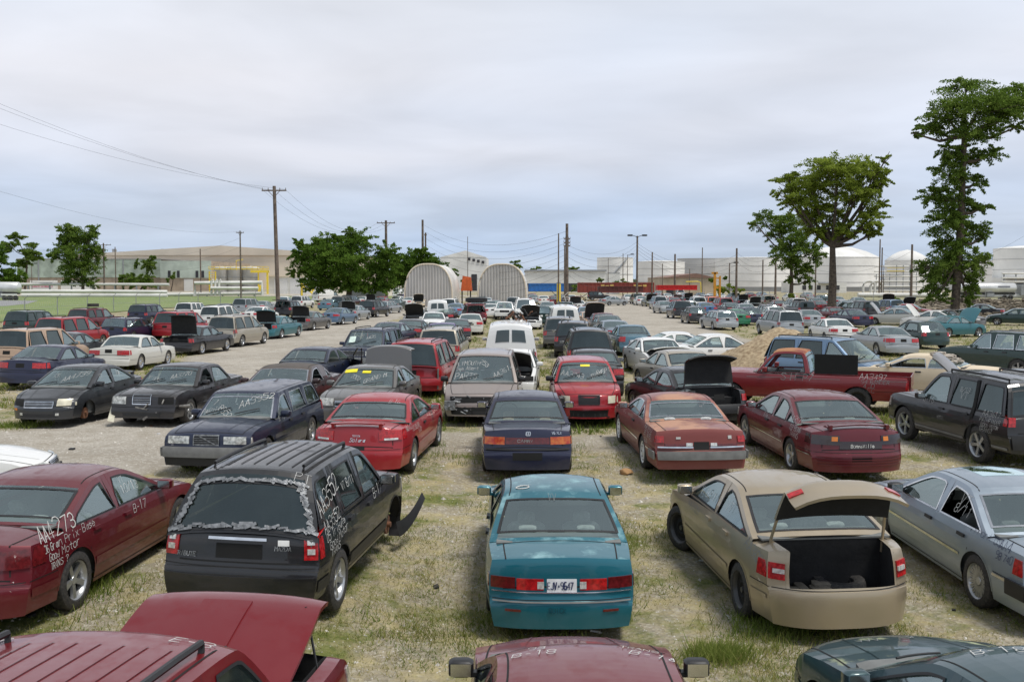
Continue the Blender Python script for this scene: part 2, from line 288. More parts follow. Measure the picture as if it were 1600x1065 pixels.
def make_tyre(r, w=.2):
    b = MB(); q = r * .66
    b.lathe([(q, -w * .42), (q + .015, -w / 2), (r * .9, -w / 2), (r * .97, -w * .43), (r, -w * .3), (r * .985, -w * .1), (r, 0), (r * .985, w * .1), (r, w * .3), (r * .97, w * .43), (r * .9, w / 2), (q + .015, w / 2), (q, w * .42), (q - .01, 0), (q, -w * .42)], 28)
    return b
def make_rim(r, style, w=.2):
    b = MB(); q = r * .665; y0 = -w * .40          # outer face is -Y
    b.lathe([(q, -w * .46), (q - .012, y0), (q - .03, y0 + .03), (q - .035, w * .3)], 28)
    if style == 'steelcap' or style == 'white':
        b.lathe([(.0, y0 + .0), (.06, y0 + .005), (.10, y0 + .02), (q * .75, y0 + .015), (q - .01, y0 + .0)], 24, mi=0)
        for k in range(10):
            a = k / 10 * 2 * math.pi; c = (q * .78 * math.cos(a), y0 + .008, q * .78 * math.sin(a)); b.ball(c, (.018, .006, .018), 4, 1)
        b.lathe([(0, y0 - .012), (.035, y0 - .01), (.04, y0 + .004)], 12, mi=0)
    elif style == 'steel':
        b.lathe([(.0, y0 + .06), (.07, y0 + .05), (.09, y0 + .03), (q * .7, y0 + .05), (q - .02, y0 + .03)], 20, mi=1)
        b.lathe([(0, y0 + .02), (.035, y0 + .02), (.04, y0 + .06)], 10, mi=0)
    else:
        n = {'alloy': 5, 'lace': 16, 'alloy7': 7}[style]; hw = {'alloy': .030, 'lace': .009, 'alloy7': .02}[style]
        b.lathe([(.0, y0 + .02), (.05, y0 + .02), (.062, y0 + .04)], 14)
        for k in range(n):
            a = k / n * 2 * math.pi
            for dd in ((0,) if style != 'lace' else (-.12, .12)):
                ca, sa = math.cos(a), math.sin(a); cb, sb = math.cos(a + dd), math.sin(a + dd)
                p0 = Vector((.045 * ca, y0 + .028, .045 * sa)); p1 = Vector(((q - .02) * cb, y0 + .008, (q - .02) * sb))
                t = Vector((-sa, 0, ca)); vs = [p0 + t * hw, p0 - t * hw, p1 - t * hw * 1.15, p1 + t * hw * 1.15]
                vs += [v + Vector((0, .035, 0)) for v in vs]
                b.add(vs, [(0, 1, 2, 3), (0, 3, 7, 4), (1, 5, 6, 2)])
        b.lathe([(0, y0 + .08), (q - .02, y0 + .08)], 16, mi=1)
    return b
WM = {}
def wheel(parent, x, y, z, r, style, side, wd=.2, steer=0):
    key = (round(r, 3), style)
    if key not in WM:
        a = make_tyre(r).build('wheel', M['rubber']); c = make_rim(r, style).build('rim', [M['chrome'] if style == 'steelcap' else (M['white'] if style == 'white' else (M['steelw'] if style == 'steel' else M['alloy'])), M['seam']])
        WM[key] = (a.data, c.data); bpy.data.objects.remove(a); bpy.data.objects.remove(c)
    o = bpy.data.objects.new('wheel', WM[key][0]); SC.collection.objects.link(o); o.parent = parent; o.location = (x, y, z)
    o.rotation_euler = (0, random.uniform(0, 6), (math.pi if side > 0 else 0) + steer)
    c = bpy.data.objects.new('rim', WM[key][1]); SC.collection.objects.link(c); c.parent = o
    return o
def nrm(f, u, v, e=.004):
    p = f(u, v); a = f(u + e, v) - p; b = f(u, v + e) - p; n = a.cross(b)
    return p, (n.normalized() if n.length > 1e-9 else Vector((0, 0, 1)))
def patch(b, f, u0, u1, v0, v1, nu=6, nv=4, off=.008, thick=.012, mi=0, flip=1, taper=None):
    """curved slab lying on surface f"""
    P = []
    for i in range(nu + 1):
        for j in range(nv + 1):
            v = lerp(v0, v1, j / nv); u = lerp(u0, u1, i / nu)
            if taper: u = taper(u, v)
            p, n = nrm(f, u, v); P.append(p + n * off * flip)
            P[-1] = P[-1].copy(); P.append(p + n * (off - thick) * flip)
    idx = lambda i, j, k: (i * (nv + 1) + j) * 2 + k
    fs = []
    for i in range(nu):
        for j in range(nv): fs.append((idx(i, j, 0), idx(i + 1, j, 0), idx(i + 1, j + 1, 0), idx(i, j + 1, 0)))
    for i in range(nu):
        for j in (0, nv): fs.append((idx(i, j, 0), idx(i, j, 1), idx(i + 1, j, 1), idx(i + 1, j, 0)))
    for j in range(nv):
        for i in (0, nu): fs.append((idx(i, j, 0), idx(i, j + 1, 0), idx(i, j + 1, 1), idx(i, j, 1)))
    b.add(P, fs, mi)
def ribbon(b, f, pts, wd, off=.006, mi=0, flip=1, closed=False):
    ps = []; 
    for u, v in pts:
        p, n = nrm(f, u, v); ps.append((p + n * off * flip, n * flip))
    if closed: ps.append(ps[0])
    for (p, n), (q, m) in zip(ps, ps[1:]):
        d = q - p
        if d.length < 1e-5: continue
        d.normalize(); s = d.cross(n)
        if s.length < 1e-4: continue
        s.normalize(); e = d * wd * .35
        b.add([p - e + s * wd / 2, p - e - s * wd / 2, q + e - s * wd / 2, q + e + s * wd / 2], [(0, 1, 2, 3)], mi)
def scrawl(b, f, text, u0, v0, size, wd=.008, off=.006, ang=0, mi=0, flip=1, du=1, seed=0, jit=.5, slant=.15, sq=1.):
    """hand lettering: du=+1/-1 is the reading direction along u"""
    rs = random.Random(seed + len(text)); ca, sa = math.cos(R(ang)), math.sin(R(ang)); x = 0; base = 0
    for ch in text:
        if ch == ' ': x += .55; continue
        if ch == '\n': base -= 1.45; x = rs.uniform(0, .3); continue
        g = GLY.get(ch) or GLY.get(ch.upper())
        if not g: x += .5; continue
        k = rs.uniform(.88, 1.1); dy0 = rs.uniform(-.06, .06) * jit; wk = wd * rs.uniform(.65, 1.35)
        for st in g:
            pts = []
            for (gx, gy) in st:
                lx = x + (gx / 6. + gy / 6. * slant + rs.uniform(-.03, .03) * jit) * k; ly = base + gy / 6. * k + dy0 + rs.uniform(-.03, .03) * jit
                lx *= size * sq; ly *= size
                pts.append((u0 + du * (lx * ca - ly * sa), v0 + lx * sa + ly * ca))
            if len(pts) == 1: pts.append((pts[0][0] + .01, pts[0][1]))
            ribbon(b, f, pts, wk, off, mi, flip)
        x += .88 * k
def make_car(kind, pm, name, label, cat, loc=(0, 0, 0), heading=0, group=None, marks=None, **kw):
    """heading: degrees clockwise from +Y that the car's nose points to; local +X is the nose"""
    s = dict(T[kind]); s.update(kw); c = Car(); c.__dict__.update(s)
    root = empty(name, loc, 0, label, cat, group); low = c.low
    F = c.L / 2; Q = -F; xf = F - c.fo; xr = xf - c.wb; Ra = c.r * 1.16; hw = c.W / 2
    # lower body centre profile
    prof = [(Q, c.bz), (Q + .012, c.rb), (Q + .02 + c.ls, c.rb + .015), (Q + .03 + c.ls + c.rs, c.dz - .01), (Q + .09 + c.ls + c.rs, c.dz), (max(c.xbb, Q + .13 + c.ls + c.rs), c.dzb), (c.xcb, c.cz), (F - .40, c.hz + .08 + c.hh), (F - .13, c.hz + .01), (F - .07, c.hz - .05), (F - .05, c.fb + .015), (F - .012, c.fb), (F, c.bz)]
    prof = chaikin(prof, 2)
    pr_ = [prof[0]]
    for p in prof[1:]:
        x = max(p[0], pr_[-1][0] + 1e-4); n = int(math.hypot(x - pr_[-1][0], p[1] - pr_[-1][1]) / (.22 if low else .11)); a = pr_[-1]
        for k in range(1, n + 1): pr_.append((lerp(a[0], x, k / (n + 1)), lerp(a[1], p[1], k / (n + 1))))
        pr_.append((x, p[1]))
    PX = np.array([p[0] for p in pr_]); PZ = np.array([p[1] for p in pr_])
    def ztop(x): return float(np.interp(x, PX, PZ))
    def belt(x): return lerp(c.br, c.bf, min(1, max(0, (x - c.xbb) / (c.xcb - c.xbb))))
    def zlow(x):
        for xa in (xf, xr):
            d = abs(x - xa)
            if d < Ra: return c.r + math.sqrt(max(0, Ra * Ra - d * d)) * .96
        if x > xf or x < xr: return c.bz
        return c.sill
    def zsh(x): return max(min(belt(x), ztop(x) - (.035 if c.g or c.squish or x < c.xbb - .02 and c.trunk_open else .06)), min(zlow(x), ztop(x) - .01))
    def plan(x):
        if x > xf - .1: t = (x - xf + .1) / (c.fo + .1); return 1 - c.pf * t ** 2.2
        x2 = xr + .1
        if x < x2: t = (x2 - x) / (x2 - Q); return 1 - c.pr * t ** 2
        return 1.
    def YS(x, z):
        zb = belt(x); u = (z - c.sill) / (zb - c.sill); base = hw * plan(x)
        if z <= zb:
            if u < .5: S = 1 - .055 * (1 - u / .5) ** 2
            else: S = 1 - .055 * ((u - .5) / .5) ** 2.4
            return base * S
        t = (z - zb) / (c.H - zb); return base * .945 - c.tum * (.25 * t + .75 * t ** 1.25) * hw
    def bow(x, yn):
        if x > xf + Ra: t = (x - xf - Ra) / max(.1, F - xf - Ra); return x - c.B * min(1, t * 1.3) * abs(yn) ** 3
        if x < xr - Ra: t = (xr - Ra - x) / max(.1, xr - Ra - Q); return x + c.B * min(1, t * 1.3) * abs(yn) ** 3
        return x
    def PT(x, yn):      # top / end surface
        yn = max(-1, min(1, yn)); zs = zsh(x); zt = ztop(x); return Vector((bow(x, yn), -yn * YS(x, zs), zs + (zt - zs) * (1 - abs(yn) ** 2.3)))
    def PS(sd):
        def f(x, z): return Vector((bow(x, 1), sd * YS(x, z), z))
        return f
    def invx(z, end):
        m = (PX < xr - Ra) if end < 0 else (PX > xf + Ra)
        xs, zs = PX[m], PZ[m]
        if end < 0: return float(np.interp(z, zs, xs))
        return float(np.interp(z, zs[::-1], xs[::-1]))
    def PE(end):
        def f(yn, z):       # u right when seen from outside -> handled by caller
            x = invx(z, end); p = PT(x, yn); return Vector((p.x, p.y, z))
        return f
    XS = sorted(set([round(x, 5) for x in PX] + [round(xa + Ra * math.cos(k * math.pi / (6 if low else 10)), 5) for xa in (xf, xr) for k in range((6 if low else 10) + 1)]
                    + [round(v, 5) for d in c.doors for v in d] + [round(xa + sg * (Ra + .002), 5) for xa in (xf, xr) for sg in (-1, 1)]))
    XS = [x for x in XS if Q <= x <= F]
    x0c, x1c = max(c.xbb + c.bowr + .04, Q + .1), c.xcb - c.bowf - .05
    nside = 5 if low else 8; ntop = 4 if low else 8
    rings = []
    for x in XS:
        zl = min(zlow(x), ztop(x) - .008); zs = max(zsh(x), zl); ring = []
        for sd in (1, -1):
            f = PS(sd); side = [f(x, lerp(zl, zs, (k / nside))) for k in range(nside + 1)]
            if sd == 1: ring += side
            else: right = side
        ring += [PT(x, -1 + 2 * k / (2 * ntop)) for k in range(1, 2 * ntop)]
        ring += right[::-1]; rings.append(ring)
    nr = len(rings[0]); i_t0 = nside; i_t1 = nside + 2 * ntop
    # boot / bonnet openings
    xl0 = invx(c.lidz, -1); xl1 = c.xbb - .02 if not c.g or kind == 'sedan' else c.xbb; xh0, xh1 = c.xcb + .0, F - .10
    lidn = .80; hoodn = .84
    body = MB(); body.v = [tuple(v) for r_ in rings for v in r_]; door_b = {}
    bedx = (Q + .06, c.xbb - .06) if kw.get('bed', s.get('bed')) else None
    for i in range(len(XS) - 1):
        xm = (XS[i] + XS[i + 1]) / 2
        for j in range(nr - 1):
            top = i_t0 <= j < i_t1
            yn = abs(-1 + 2 * ((j + .5) - i_t0) / (2 * ntop)) if top else 1
            if top and x0c < xm < x1c: continue
            if top and c.trunk_open and not s.get('tailgate') and xl0 < xm < xl1 and yn < lidn: continue
            if top and c.hood_open and xh0 < xm < xh1 and yn < hoodn: continue
            if bedx and top and bedx[0] < xm < bedx[1] and yn < .88: continue
            q = (i * nr + j, i * nr + j + 1, (i + 1) * nr + j + 1, (i + 1) * nr + j)
            if not top and not low and c.handles:
                dn = None
                for k, d in enumerate(c.doors):
                    if d[0] < xm < d[1] : dn = (k, 1 if j < i_t0 else -1)
                if dn:
                    db = door_b.setdefault(dn, MB()); db.add([body.v[t] for t in q], [(0, 1, 2, 3)]); continue
            body.f.append(q); body.m.append(0)
    # greenhouse shell
    gh = [(c.xbb, c.dzb - .01), (c.xbt - .02, c.H - .05), (c.xbt + .18, c.H - .015), ((c.xbt + c.xct) / 2, c.H), (c.xct - .18, c.H - .015), (c.xct + .02, c.H - .055), (c.xcb, c.cz - .01)]
    # keep base corners crisp
    gh = chaikin(gh, 2); g2 = [gh[0]]
    for p in gh[1:]:
        a = g2[-1]; n = int(math.hypot(p[0] - a[0], p[1] - a[1]) / (.3 if low else .12))
        for k in range(1, n + 1): g2.append((lerp(a[0], p[0], k / (n + 1)), lerp(a[1], p[1], k / (n + 1))))
        g2.append(p)
    GX = [p[0] for p in g2]; GZ = [p[1] for p in g2]
    def ghz(x): return float(np.interp(x, GX, GZ))
    def PG(x, yn):
        yn = max(-1, min(1, yn)); a = abs(yn); z = ghz(x); 
        wf = 1 - sst(0, .5, c.xct - x); wr = 1 - sst(0, .4, x - c.xbt)
        xx = x - c.bowf * wf * yn * yn + c.bowr * wr * yn * yn; zz = z - c.crown * a ** 2.6
        return Vector((xx, -yn * YS(xx, zz), zz))
    def PGz(end):           # windshield / backlight parametrised (y metres, z) 
        def f(u, z):
            if end > 0: x = float(np.interp(z, GZ[::-1][:], GX[::-1][:])) if False else c.xcb + (c.xct - c.xcb) * (z - c.cz) / (c.H - .04 - c.cz)
            else: x = c.xbb + (c.xbt - c.xbb) * (z - c.dzb) / (c.H - .04 - c.dzb)
            yn = u / YS(x, min(z, c.H - .05)); return PG(x, yn)
        return f
    E = [PG(x, 1) for x in GX]; EX = [e.x for e in E]; EZ = [e.z for e in E]
    for k in range(1, len(EX)): EX[k] = max(EX[k], EX[k - 1] + 1e-4)
    def Ez(x): return float(np.interp(x, EX, EZ))
    shell = MB(); glass_f = MB(); glass_r = MB(); sn = 4 if low else 8; yns = [-1, -.90] + [-.90 + 1.8 * k / sn for k in range(1, sn)] + [.90, 1]
    zgt = c.H - .085; dark = MB()
    def zone(x, z):
        if x > c.xct - .0 and ghz(x) < zgt: return 'f'
        if x < c.xbt + .0 and ghz(x) < zgt: return 'r'
        return 'p'
    for i in range(len(GX) - 1):
        xm = (GX[i] + GX[i + 1]) / 2; zn = zone(xm, 0)
        for k in range(len(yns) - 1):
            edge = k == 0 or k == len(yns) - 2
            q = [PG(GX[i], yns[k]), PG(GX[i], yns[k + 1]), PG(GX[i + 1], yns[k + 1]), PG(GX[i + 1], yns[k])]
            zmb = ghz(xm)
            if zn == 'f' and not edge: glass_f.add(q, [(0, 1, 2, 3)]); continue
            if zn == 'r' and not edge and not s.get('vanwin') and not (s.get('tailgate') and c.trunk_open) and zmb > c.dzb + (.05 if c.g else .02): glass_r.add(q, [(0, 1, 2, 3)]); continue
            if zn == 'r' and not edge and s.get('tailgate') and c.trunk_open: continue
            shell.add(q, [(0, 1, 2, 3)], 1 if c.roofm and zn == 'p' else 0)
    # side panels with window openings
    SX = sorted(set([round(x, 4) for x in EX] + [round(v, 4) for wn in c.win for v in wn[:2]] + [round(lerp(wn[0], wn[1], k / 8), 4) for wn in c.win for k in range(9)]))
    wins = []
    def wtop(wn, x):
        m = .07; zb = belt(x) + .03; return min(Ez(x) - m, Ez(x - .05) - m * .6, Ez(x + .05) - m * .6, zb + .008 + (x - wn[0]) * wn[2], zb + .008 + (wn[1] - x) * wn[3])
    for wn in c.win:
        xs = [x for x in SX if wn[0] - 1e-4 <= x <= wn[1] + 1e-4]; wins.append([(x, belt(x) + .03, max(belt(x) + .035, wtop(wn, x))) for x in xs])
    for sd in (1, -1):
        f = PS(sd)
        for x, x2 in zip(SX, SX[1:]):
            if x < EX[0] - 1e-3 or x2 > EX[-1] + 1e-3: continue
            xm = (x + x2) / 2; wi = [k for k, wn in enumerate(c.win) if wn[0] < xm < wn[1]]
            za, zb = belt(x), belt(x2); ea, eb = max(Ez(x), za), max(Ez(x2), zb)
            if wi:
                wn = c.win[wi[0]]; a, b_ = za + .03, zb + .03; ta, tb = max(za + .035, wtop(wn, x)), max(zb + .035, wtop(wn, x2))
                shell.add([f(x, za), f(x2, zb), f(x2, b_), f(x, a)], [(0, 1, 2, 3)])
                shell.add([f(x, ta), f(x2, tb), f(x2, eb), f(x, ea)], [(0, 1, 2, 3)])
            else:
                n = 4
                for k in range(n): shell.add([f(x, lerp(za, ea, k / n)), f(x2, lerp(zb, eb, k / n)), f(x2, lerp(zb, eb, (k + 1) / n)), f(x, lerp(za, ea, (k + 1) / n))], [(0, 1, 2, 3)])
    o_b = len(body.v); body.v += shell.v; body.f += [tuple(i + o_b for i in f_) for f_ in shell.f]; body.m += [5 if m_ else 0 for m_ in shell.m]
    # trim on the body: window surrounds, panel gaps
    tm = 2 if c.trim == 'black' else 3
    for sd in (1, -1):
        f = PS(sd); fl = -sd
        for w_ in wins:
            loop = [(x, zt) for x, zb, zt in w_] + [(x, zb) for x, zb, zt in w_[::-1]]
            ribbon(body, f, loop, .022 if not low else .03, .004, tm, fl, True)
        if not low:
            for d in c.doors:
                ribbon(body, f, [(d[0], zlow(d[0]) + .04), (d[0], belt(d[0]) + .02)], .012, .003, 1, fl); ribbon(body, f, [(d[1], zlow(d[1]) + .04), (d[1], belt(d[1]) + .02)], .012, .003, 1, fl)
                ribbon(body, f, [(lerp(d[0], d[1], k / 8), c.sill + .05) for k in range(9)], .012, .003, 1, fl)
        for xa in (xf, xr):     # arch lip
            ribbon(body, f, [(xa + Ra * .998 * math.cos(t), c.r + Ra * .96 * math.sin(t) + .008) for t in [math.pi * k / 14 for k in range(15)]], .02, .004, 2 if s.get('clad') else 0, fl)
        if c.side_mold:
            z0, mt, wd = c.side_mold; mi = {'black': 2, 'chrome': 3, 'body': 0, 'grey': 4}[mt]
            for xa, xb in ((xr + Ra + .04, xf - Ra - .04), (Q + .1, xr - Ra - .04), (xf + Ra + .04, F - .1)):
                ribbon(body, f, [(lerp(xa, xb, k / 8), z0) for k in range(9)], wd, .010, mi, fl)
    def line(f, pts, wd=.016, mi=1, flip=1, off=.003): ribbon(body, f, pts, wd, off, mi, flip)
    if not c.hood_open:
        for sg in (-1, 1): line(PT, [(lerp(c.xcb + .0, F - .16, k / 12), sg * lerp(.90, .80, k / 12)) for k in range(13)], flip=-1)
        line(PT, [(F - .15, -.8 + 1.6 * k / 10) for k in range(11)], flip=-1)
        if not low and s.get('crease', 1):
            for sg in (-1, 1): line(PT, [(lerp(c.xcb - .02, F - .25, k / 10), sg * lerp(.55, .42, k / 10)) for k in range(11)], .02, 0, -1, .006)
    if not c.trunk_open and not c.g and not bedx and c.xbb > Q + .5:
        for sg in (-1, 1): line(PT, [(lerp(xl0 + .01, c.xbb - .05, k / 12), sg * .80) for k in range(13)], flip=-1)
        line(PT, [(c.xbb - .03, -.8 + 1.6 * k / 10) for k in range(11)], flip=-1); line(PT, [(xl0, -.8 + 1.6 * k / 10) for k in range(11)], flip=-1)
    elif c.g and not s.get('vanwin'):
        line(PE(-1), [(-.78 + 1.56 * k / 10, c.rb + .06) for k in range(11)], .018, flip=1)
    if low is False:      # roof seams / ribs
        for k in range(s.get('ribs', 0)):
            yn = -.6 + 1.2 * k / max(1, s['ribs'] - 1); line(PG, [(lerp(c.xbt + .25, c.xct - .35, t / 8), yn) for t in range(9)], .02, 6, -1, .006)
        for sg in (-1, 1): line(PG, [(lerp(c.xbt + .0, c.xct - .05, t / 12), sg * .89) for t in range(13)], .014, 1 if not s.get('noditch') else 0, -1, .003)
    if not s.get('vanwin'):
        for end, z_ in ((-1, c.rb + .012), (1, c.fb + .012)):
            line(PE(end), [(-.96 + 1.92 * k / 12, z_) for k in range(13)], .014 if low else .010, flip=1 if end < 0 else -1)
            if not low:
                for sd in (1, -1):
                    xa = (xr - Ra - .03) if end < 0 else (xf + Ra + .03); xb = (Q + .04) if end < 0 else (F - .04)
                    line(PS(sd), [(lerp(xa, xb, k / 6), z_) for k in range(7)], .010, flip=-sd)
    # black sill edge / bumper chin
    bm = body.build('body', [pm, M['seam'], M['black'], M['chrome'], M['bump'], c.roofm or pm, s.get('ribm') or M['black']], root, 38)
    if not low:
        for (k, sd), db in door_b.items():
            d = db.build('door', [pm, M['black'], M['chrome']], root, 38); f = PS(sd); hb = MB(); dd = c.doors[k]
            hx = dd[0] + .10 if (dd[1] - dd[0]) > 0 else dd[0]; hz_ = belt(hx) - .10
            patch(hb, f, hx, hx + .17, hz_ - .022, hz_ + .018, 3, 2, .028, .03, 0, -sd); hb.build('handle', [pm if s.get('bodyhandle') else M['black']], d)
    # closed underside
    ub = MB(); ub.box(Q + .36, F - .36, -hw + .16, hw - .16, c.bz + .02, c.bz + .05); ub.box(Q + .10, F - .10, -hw * .6, hw * .6, c.bz + .03, c.bz + .045)
    ub.box(Q + .3, F - .3, -hw + .27, hw - .27, c.bz - .03, c.r + .10)
    for xa in (xf, xr): ub.box(xa - Ra - .02, xa + Ra + .02, -hw + .24, hw - .24, .25, min(ztop(xa) - .12, c.r + Ra + .06))
    ub.build('underbody', M['tubd'], root, 0)
    # interior
    it = MB(); zi = c.sill + .08
    it.box(c.xbb + .1 if not c.g else Q + .3, c.xcb - .1, -hw + .1, hw - .1, zi, zi + .04)
    bw = hw * .93 - .02
    for sd in (1, -1): it.box(x0c - .05, x1c + .1, sd * (bw - .05) - .02, sd * (bw - .05) + .02, zi, min(c.bf, c.br) - .03)
    it.rbox((c.xcb - .18, 0, c.cz - .10), (.28, bw - .05, .10), .3, 0)
    if not c.g: it.box(c.xbb - .02, c.xbb + .42, -bw + .06, bw - .06, c.dzb - .05, c.dzb - .03)
    itm = M[c.seats]
    it.build('interior', M['dark'], root, 30)
    if not low or kw.get('lowseats', 1):
        rows = [(.05 if kind not in ('van',) else 1.0)] if bedx or s.get('vanwin') else ([c.xct - .72, c.xct - 1.62] + ([c.xct - 2.4] if c.g and kind == 'minivan' else []))
        st = MB()
        for r_i, sx in enumerate(rows):
            if bedx: sx = c.xbt + .22
            for yy in ((-.36, .36) if r_i == 0 else ((-.36, .36))):
                wdd = .25 if r_i == 0 else .34
                b = MB() if not low else st
                rear = r_i > 0; hh_ = min(.33, (c.H - zi - .75) * .5) if not rear else min(.29, (c.br + .02 - zi - .25) * .5)
                b.rbox((sx + .25, yy, zi + .22), (.27, wdd, .09), .2); rot = Matrix.Translation((sx + (.18 if rear else 0), yy, zi + .24)) @ Matrix.Rotation(R(-18), 4, 'Y')
                b.rbox((0, 0, hh_), (.075, wdd, hh_), .25, 0, rot)
                b.rbox((0, 0, 2 * hh_ + (.05 if rear else .09)), (.045, .11, .055 if rear else .075), .3, 0, rot); b.box(-.01, .01, -.05, .05, 2 * hh_ - .05, 2 * hh_ + .04, 0, rot)
                if not low: b.build('seat', itm, root, 50)
        if low and st.v: st.build('seat', itm, root, 50)
        if not low:
            sw = MB(); m4 = Matrix.Translation((c.xcb - .52, .36, c.cz - .08)) @ Matrix.Rotation(R(65), 4, 'Y')
            sw.tube([m4 @ Vector((.19 * math.cos(t), .19 * math.sin(t), 0)) for t in [2 * math.pi * k / 16 for k in range(17)]], .016, 6, cap=False)
            sw.tube([m4 @ Vector((0, -.18, 0)), m4 @ Vector((0, .18, 0))], .02, 5); sw.tube([m4 @ Vector((0, 0, 0)), (c.xcb - .2, .36, c.cz - .2)], .03, 6); sw.build('steering_wheel', M['black'], root)
    # glass
    gm = G; gs = GD if c.g else G
    broken = s.get('noglass', ())
    if glass_f.v and 'f' not in broken: glass_f.build('windshield', gm, root, 60)
    if glass_r.v and 'r' not in broken: glass_r.build('rear_window', gs, root, 60)
    for sd in (1, -1):
        f = PS(sd)
        for k, w_ in enumerate(wins):
            if (k, sd) in broken: continue
            b = MB(); n = len(w_); vs = []
            for x, zb, zt in w_:
                for z in (zb - .01, zt + .01): p = f(x, z); p.y -= sd * .014; vs.append(p)
            b.add(vs, [((2 * q, 2 * q + 2, 2 * q + 3, 2 * q + 1) if sd < 0 else (2 * q, 2 * q + 1, 2 * q + 3, 2 * q + 2)) for q in range(n - 1)]); front = k == len(wins) - 1
            b.build('side_window', G if front or not c.g else GD, root, 60)
    if not low:   # windscreen seals + wipers
        for end, nm in ((1, 'windshield'), (-1, 'rear_window')):
            if end < 0 and s.get('vanwin'): continue
            b = MB(); xa, xb = (c.xct, c.xcb) if end > 0 else (c.xbb, c.xbt)
            xsv = [x for x in GX if xa - .01 <= x <= xb + .01 and ghz(x) < zgt and (end > 0 or ghz(x) > c.dzb + .02)]
            if len(xsv) < 3: continue
            lo_, hi_ = xsv[0], xsv[-1]
            loop = [(lo_, -.9 + 1.8 * k / 10) for k in range(11)] + [(x, .9) for x in xsv] + [(hi_, .9 - 1.8 * k / 10) for k in range(11)] + [(x, -.9) for x in xsv[::-1]]
            ribbon(b, PG, loop, .035 if tm == 2 else .03, .005, 0, -1, True); b.build('window_seal', M['black'] if tm == 2 else M['chrome'], root, 0)
        b = MB(); lo_ = c.xcb - .05
        for yn0, yn1 in ((.75, .12), (-.02, -.62)):
            b.tube([PG(lerp(c.xcb - .03, c.xcb - .16, t / 4), lerp(yn0, yn1, t / 4)) + Vector((.02, 0, .025)) for t in range(5)], .011, 5)
        b.build('wiper', M['black'], root)
    if s.get('vanwin'):
        b = MB()
        for a, e in ((-.64, -.06), (.06, .64)):
            patch(b, lambda u, v: PG(np.interp(v, [c.dzb, c.H - .16], [c.xbb, c.xbt - .02]), u), a, e, c.H - .72, c.H - .26, 4, 4, .012, .014, 0, 1)
        b.build('rear_window', GD, root, 30)
        b = MB(); line_ = lambda pts: ribbon(b, PG, pts, .02, .006, 0, 1)
        ribbon(b, PE(-1), [(0, .65 + .05 * k) for k in range(9)], .014, .006, 0, 1); b.build('door_gap', M['seam'], root, 0)
    # lights
    def lights(lst, end, nm):
        for (a, e, z0, z1, mt, wrap) in lst:
            for sg in (-1, 1):
                if (nm, sg) in c.missing: mt2 = 'seam'
                else: mt2 = mt
                if nm == 'tail_light' and c.trunk_open and not c.g and a < lidn: a = lidn + .0
                b = MB(); f = PE(end); u0, u1 = sorted((sg * a, sg * min(e, .985)))
                tp = s.get('ltaper', 0); tpf = (lambda u, v: u if not tp else (sg * (abs(u) + (tp * (1 - (abs(u) - a) / (e - a))) * (1 - (v - z0) / (z1 - z0))))) if tp else None
                patch(b, f, u0, u1, z0, z1, 6, 4, .012 if mt2 != 'seam' else .004, .03, 0, -end * 1 if False else (1 if end < 0 else -1), tpf)
                if wrap:
                    xe = invx(lerp(z0, z1, .6), end); g = PS(-sg)
                    xa, xb = (xe, xe + wrap) if end < 0 else (xe - wrap, xe)
                    zt_ = min(z1, zsh(xe + (-end) * wrap * .5))
                    def g2_(x, z): return g(x, min(z, max(zsh(x), z0)))
                    patch(b, g2_, xa, xb, z0, max(zt_, z0 + .03), 4, 3, .010, .02, 0, sg)
                    xs_ = b.v
                b.build(nm, M[mt2], root, 40)
    lights(c.rl, -1, 'tail_light'); lights(c.fl, 1, 'headlight')
    for (nm, end, a, e, z0, z1, mt, off) in s.get('extra', []):
        b = MB(); patch(b, PE(end), a, e, z0, z1, 8, 3, off, .03, 0, 1 if end < 0 else -1); b.build(nm, M[mt] if isinstance(mt, str) else mt, root, 40)
    if c.grille:
        gw, z0, z1 = c.grille; b = MB(); patch(b, PE(1), -gw, gw, z0, z1, 6, 2, .008, .02, 0, -1)
        o = b.build('grille', M['black'], root, 30)
        if not low:
            b = MB()
            for k in range(5): ribbon(b, PE(1), [(-gw + 2 * gw * t / 6, lerp(z0 + .015, z1 - .015, k / 4)) for t in range(7)], .008, .02, 0, -1)
            for e_ in (((-gw, z0), (gw, z0)), ((-gw, z1), (gw, z1)), ((-gw, z0), (-gw, z1)), ((gw, z0), (gw, z1))):
                ribbon(b, PE(1), [(lerp(e_[0][0], e_[1][0], t / 6), lerp(e_[0][1], e_[1][1], t / 6)) for t in range(7)], .018, .022, 0, -1)
            b.build('grille_bar', M[s.get('gbar', 'chrome')], root, 0)
    if not low:   # lower intake
        b = MB(); patch(b, PE(1), -.6, .6, c.bz + .05, c.bz + .13, 6, 2, .006, .02, 0, -1); b.build('air_intake', M['black'], root, 30)
    if c.plater:
        pw, z0, z1 = c.plater; b = MB(); patch(b, PE(-1), -pw, pw, z0, z1, 4, 2, .004, .01, 0, 1); b.build('plate_recess', M['seam'] if not s.get('platew') else M['plate'], root, 30)
    for nm, end, bp in (('bumper', 1, c.bump_f), ('bumper', -1, c.bump_r)):
        if bp:
            z0, z1, mt, th = bp; b = MB(); patch(b, PE(end), -.97, .97, z0, z1, 12, 3, th, th + .03, 0, 1 if end < 0 else -1)
            for sg in (-1, 1):
                xe = invx((z0 + z1) / 2, end); xa, xb = (xe + .01, xe + .42) if end < 0 else (xe - .42, xe - .01)
                patch(b, PS(sg), xa, xb, z0, min(z1, zsh(xe - end * .1) - .0), 4, 2, th * .8, .03, 0, -sg)
            b.build(nm, M[mt] if isinstance(mt, str) else mt, root, 40)
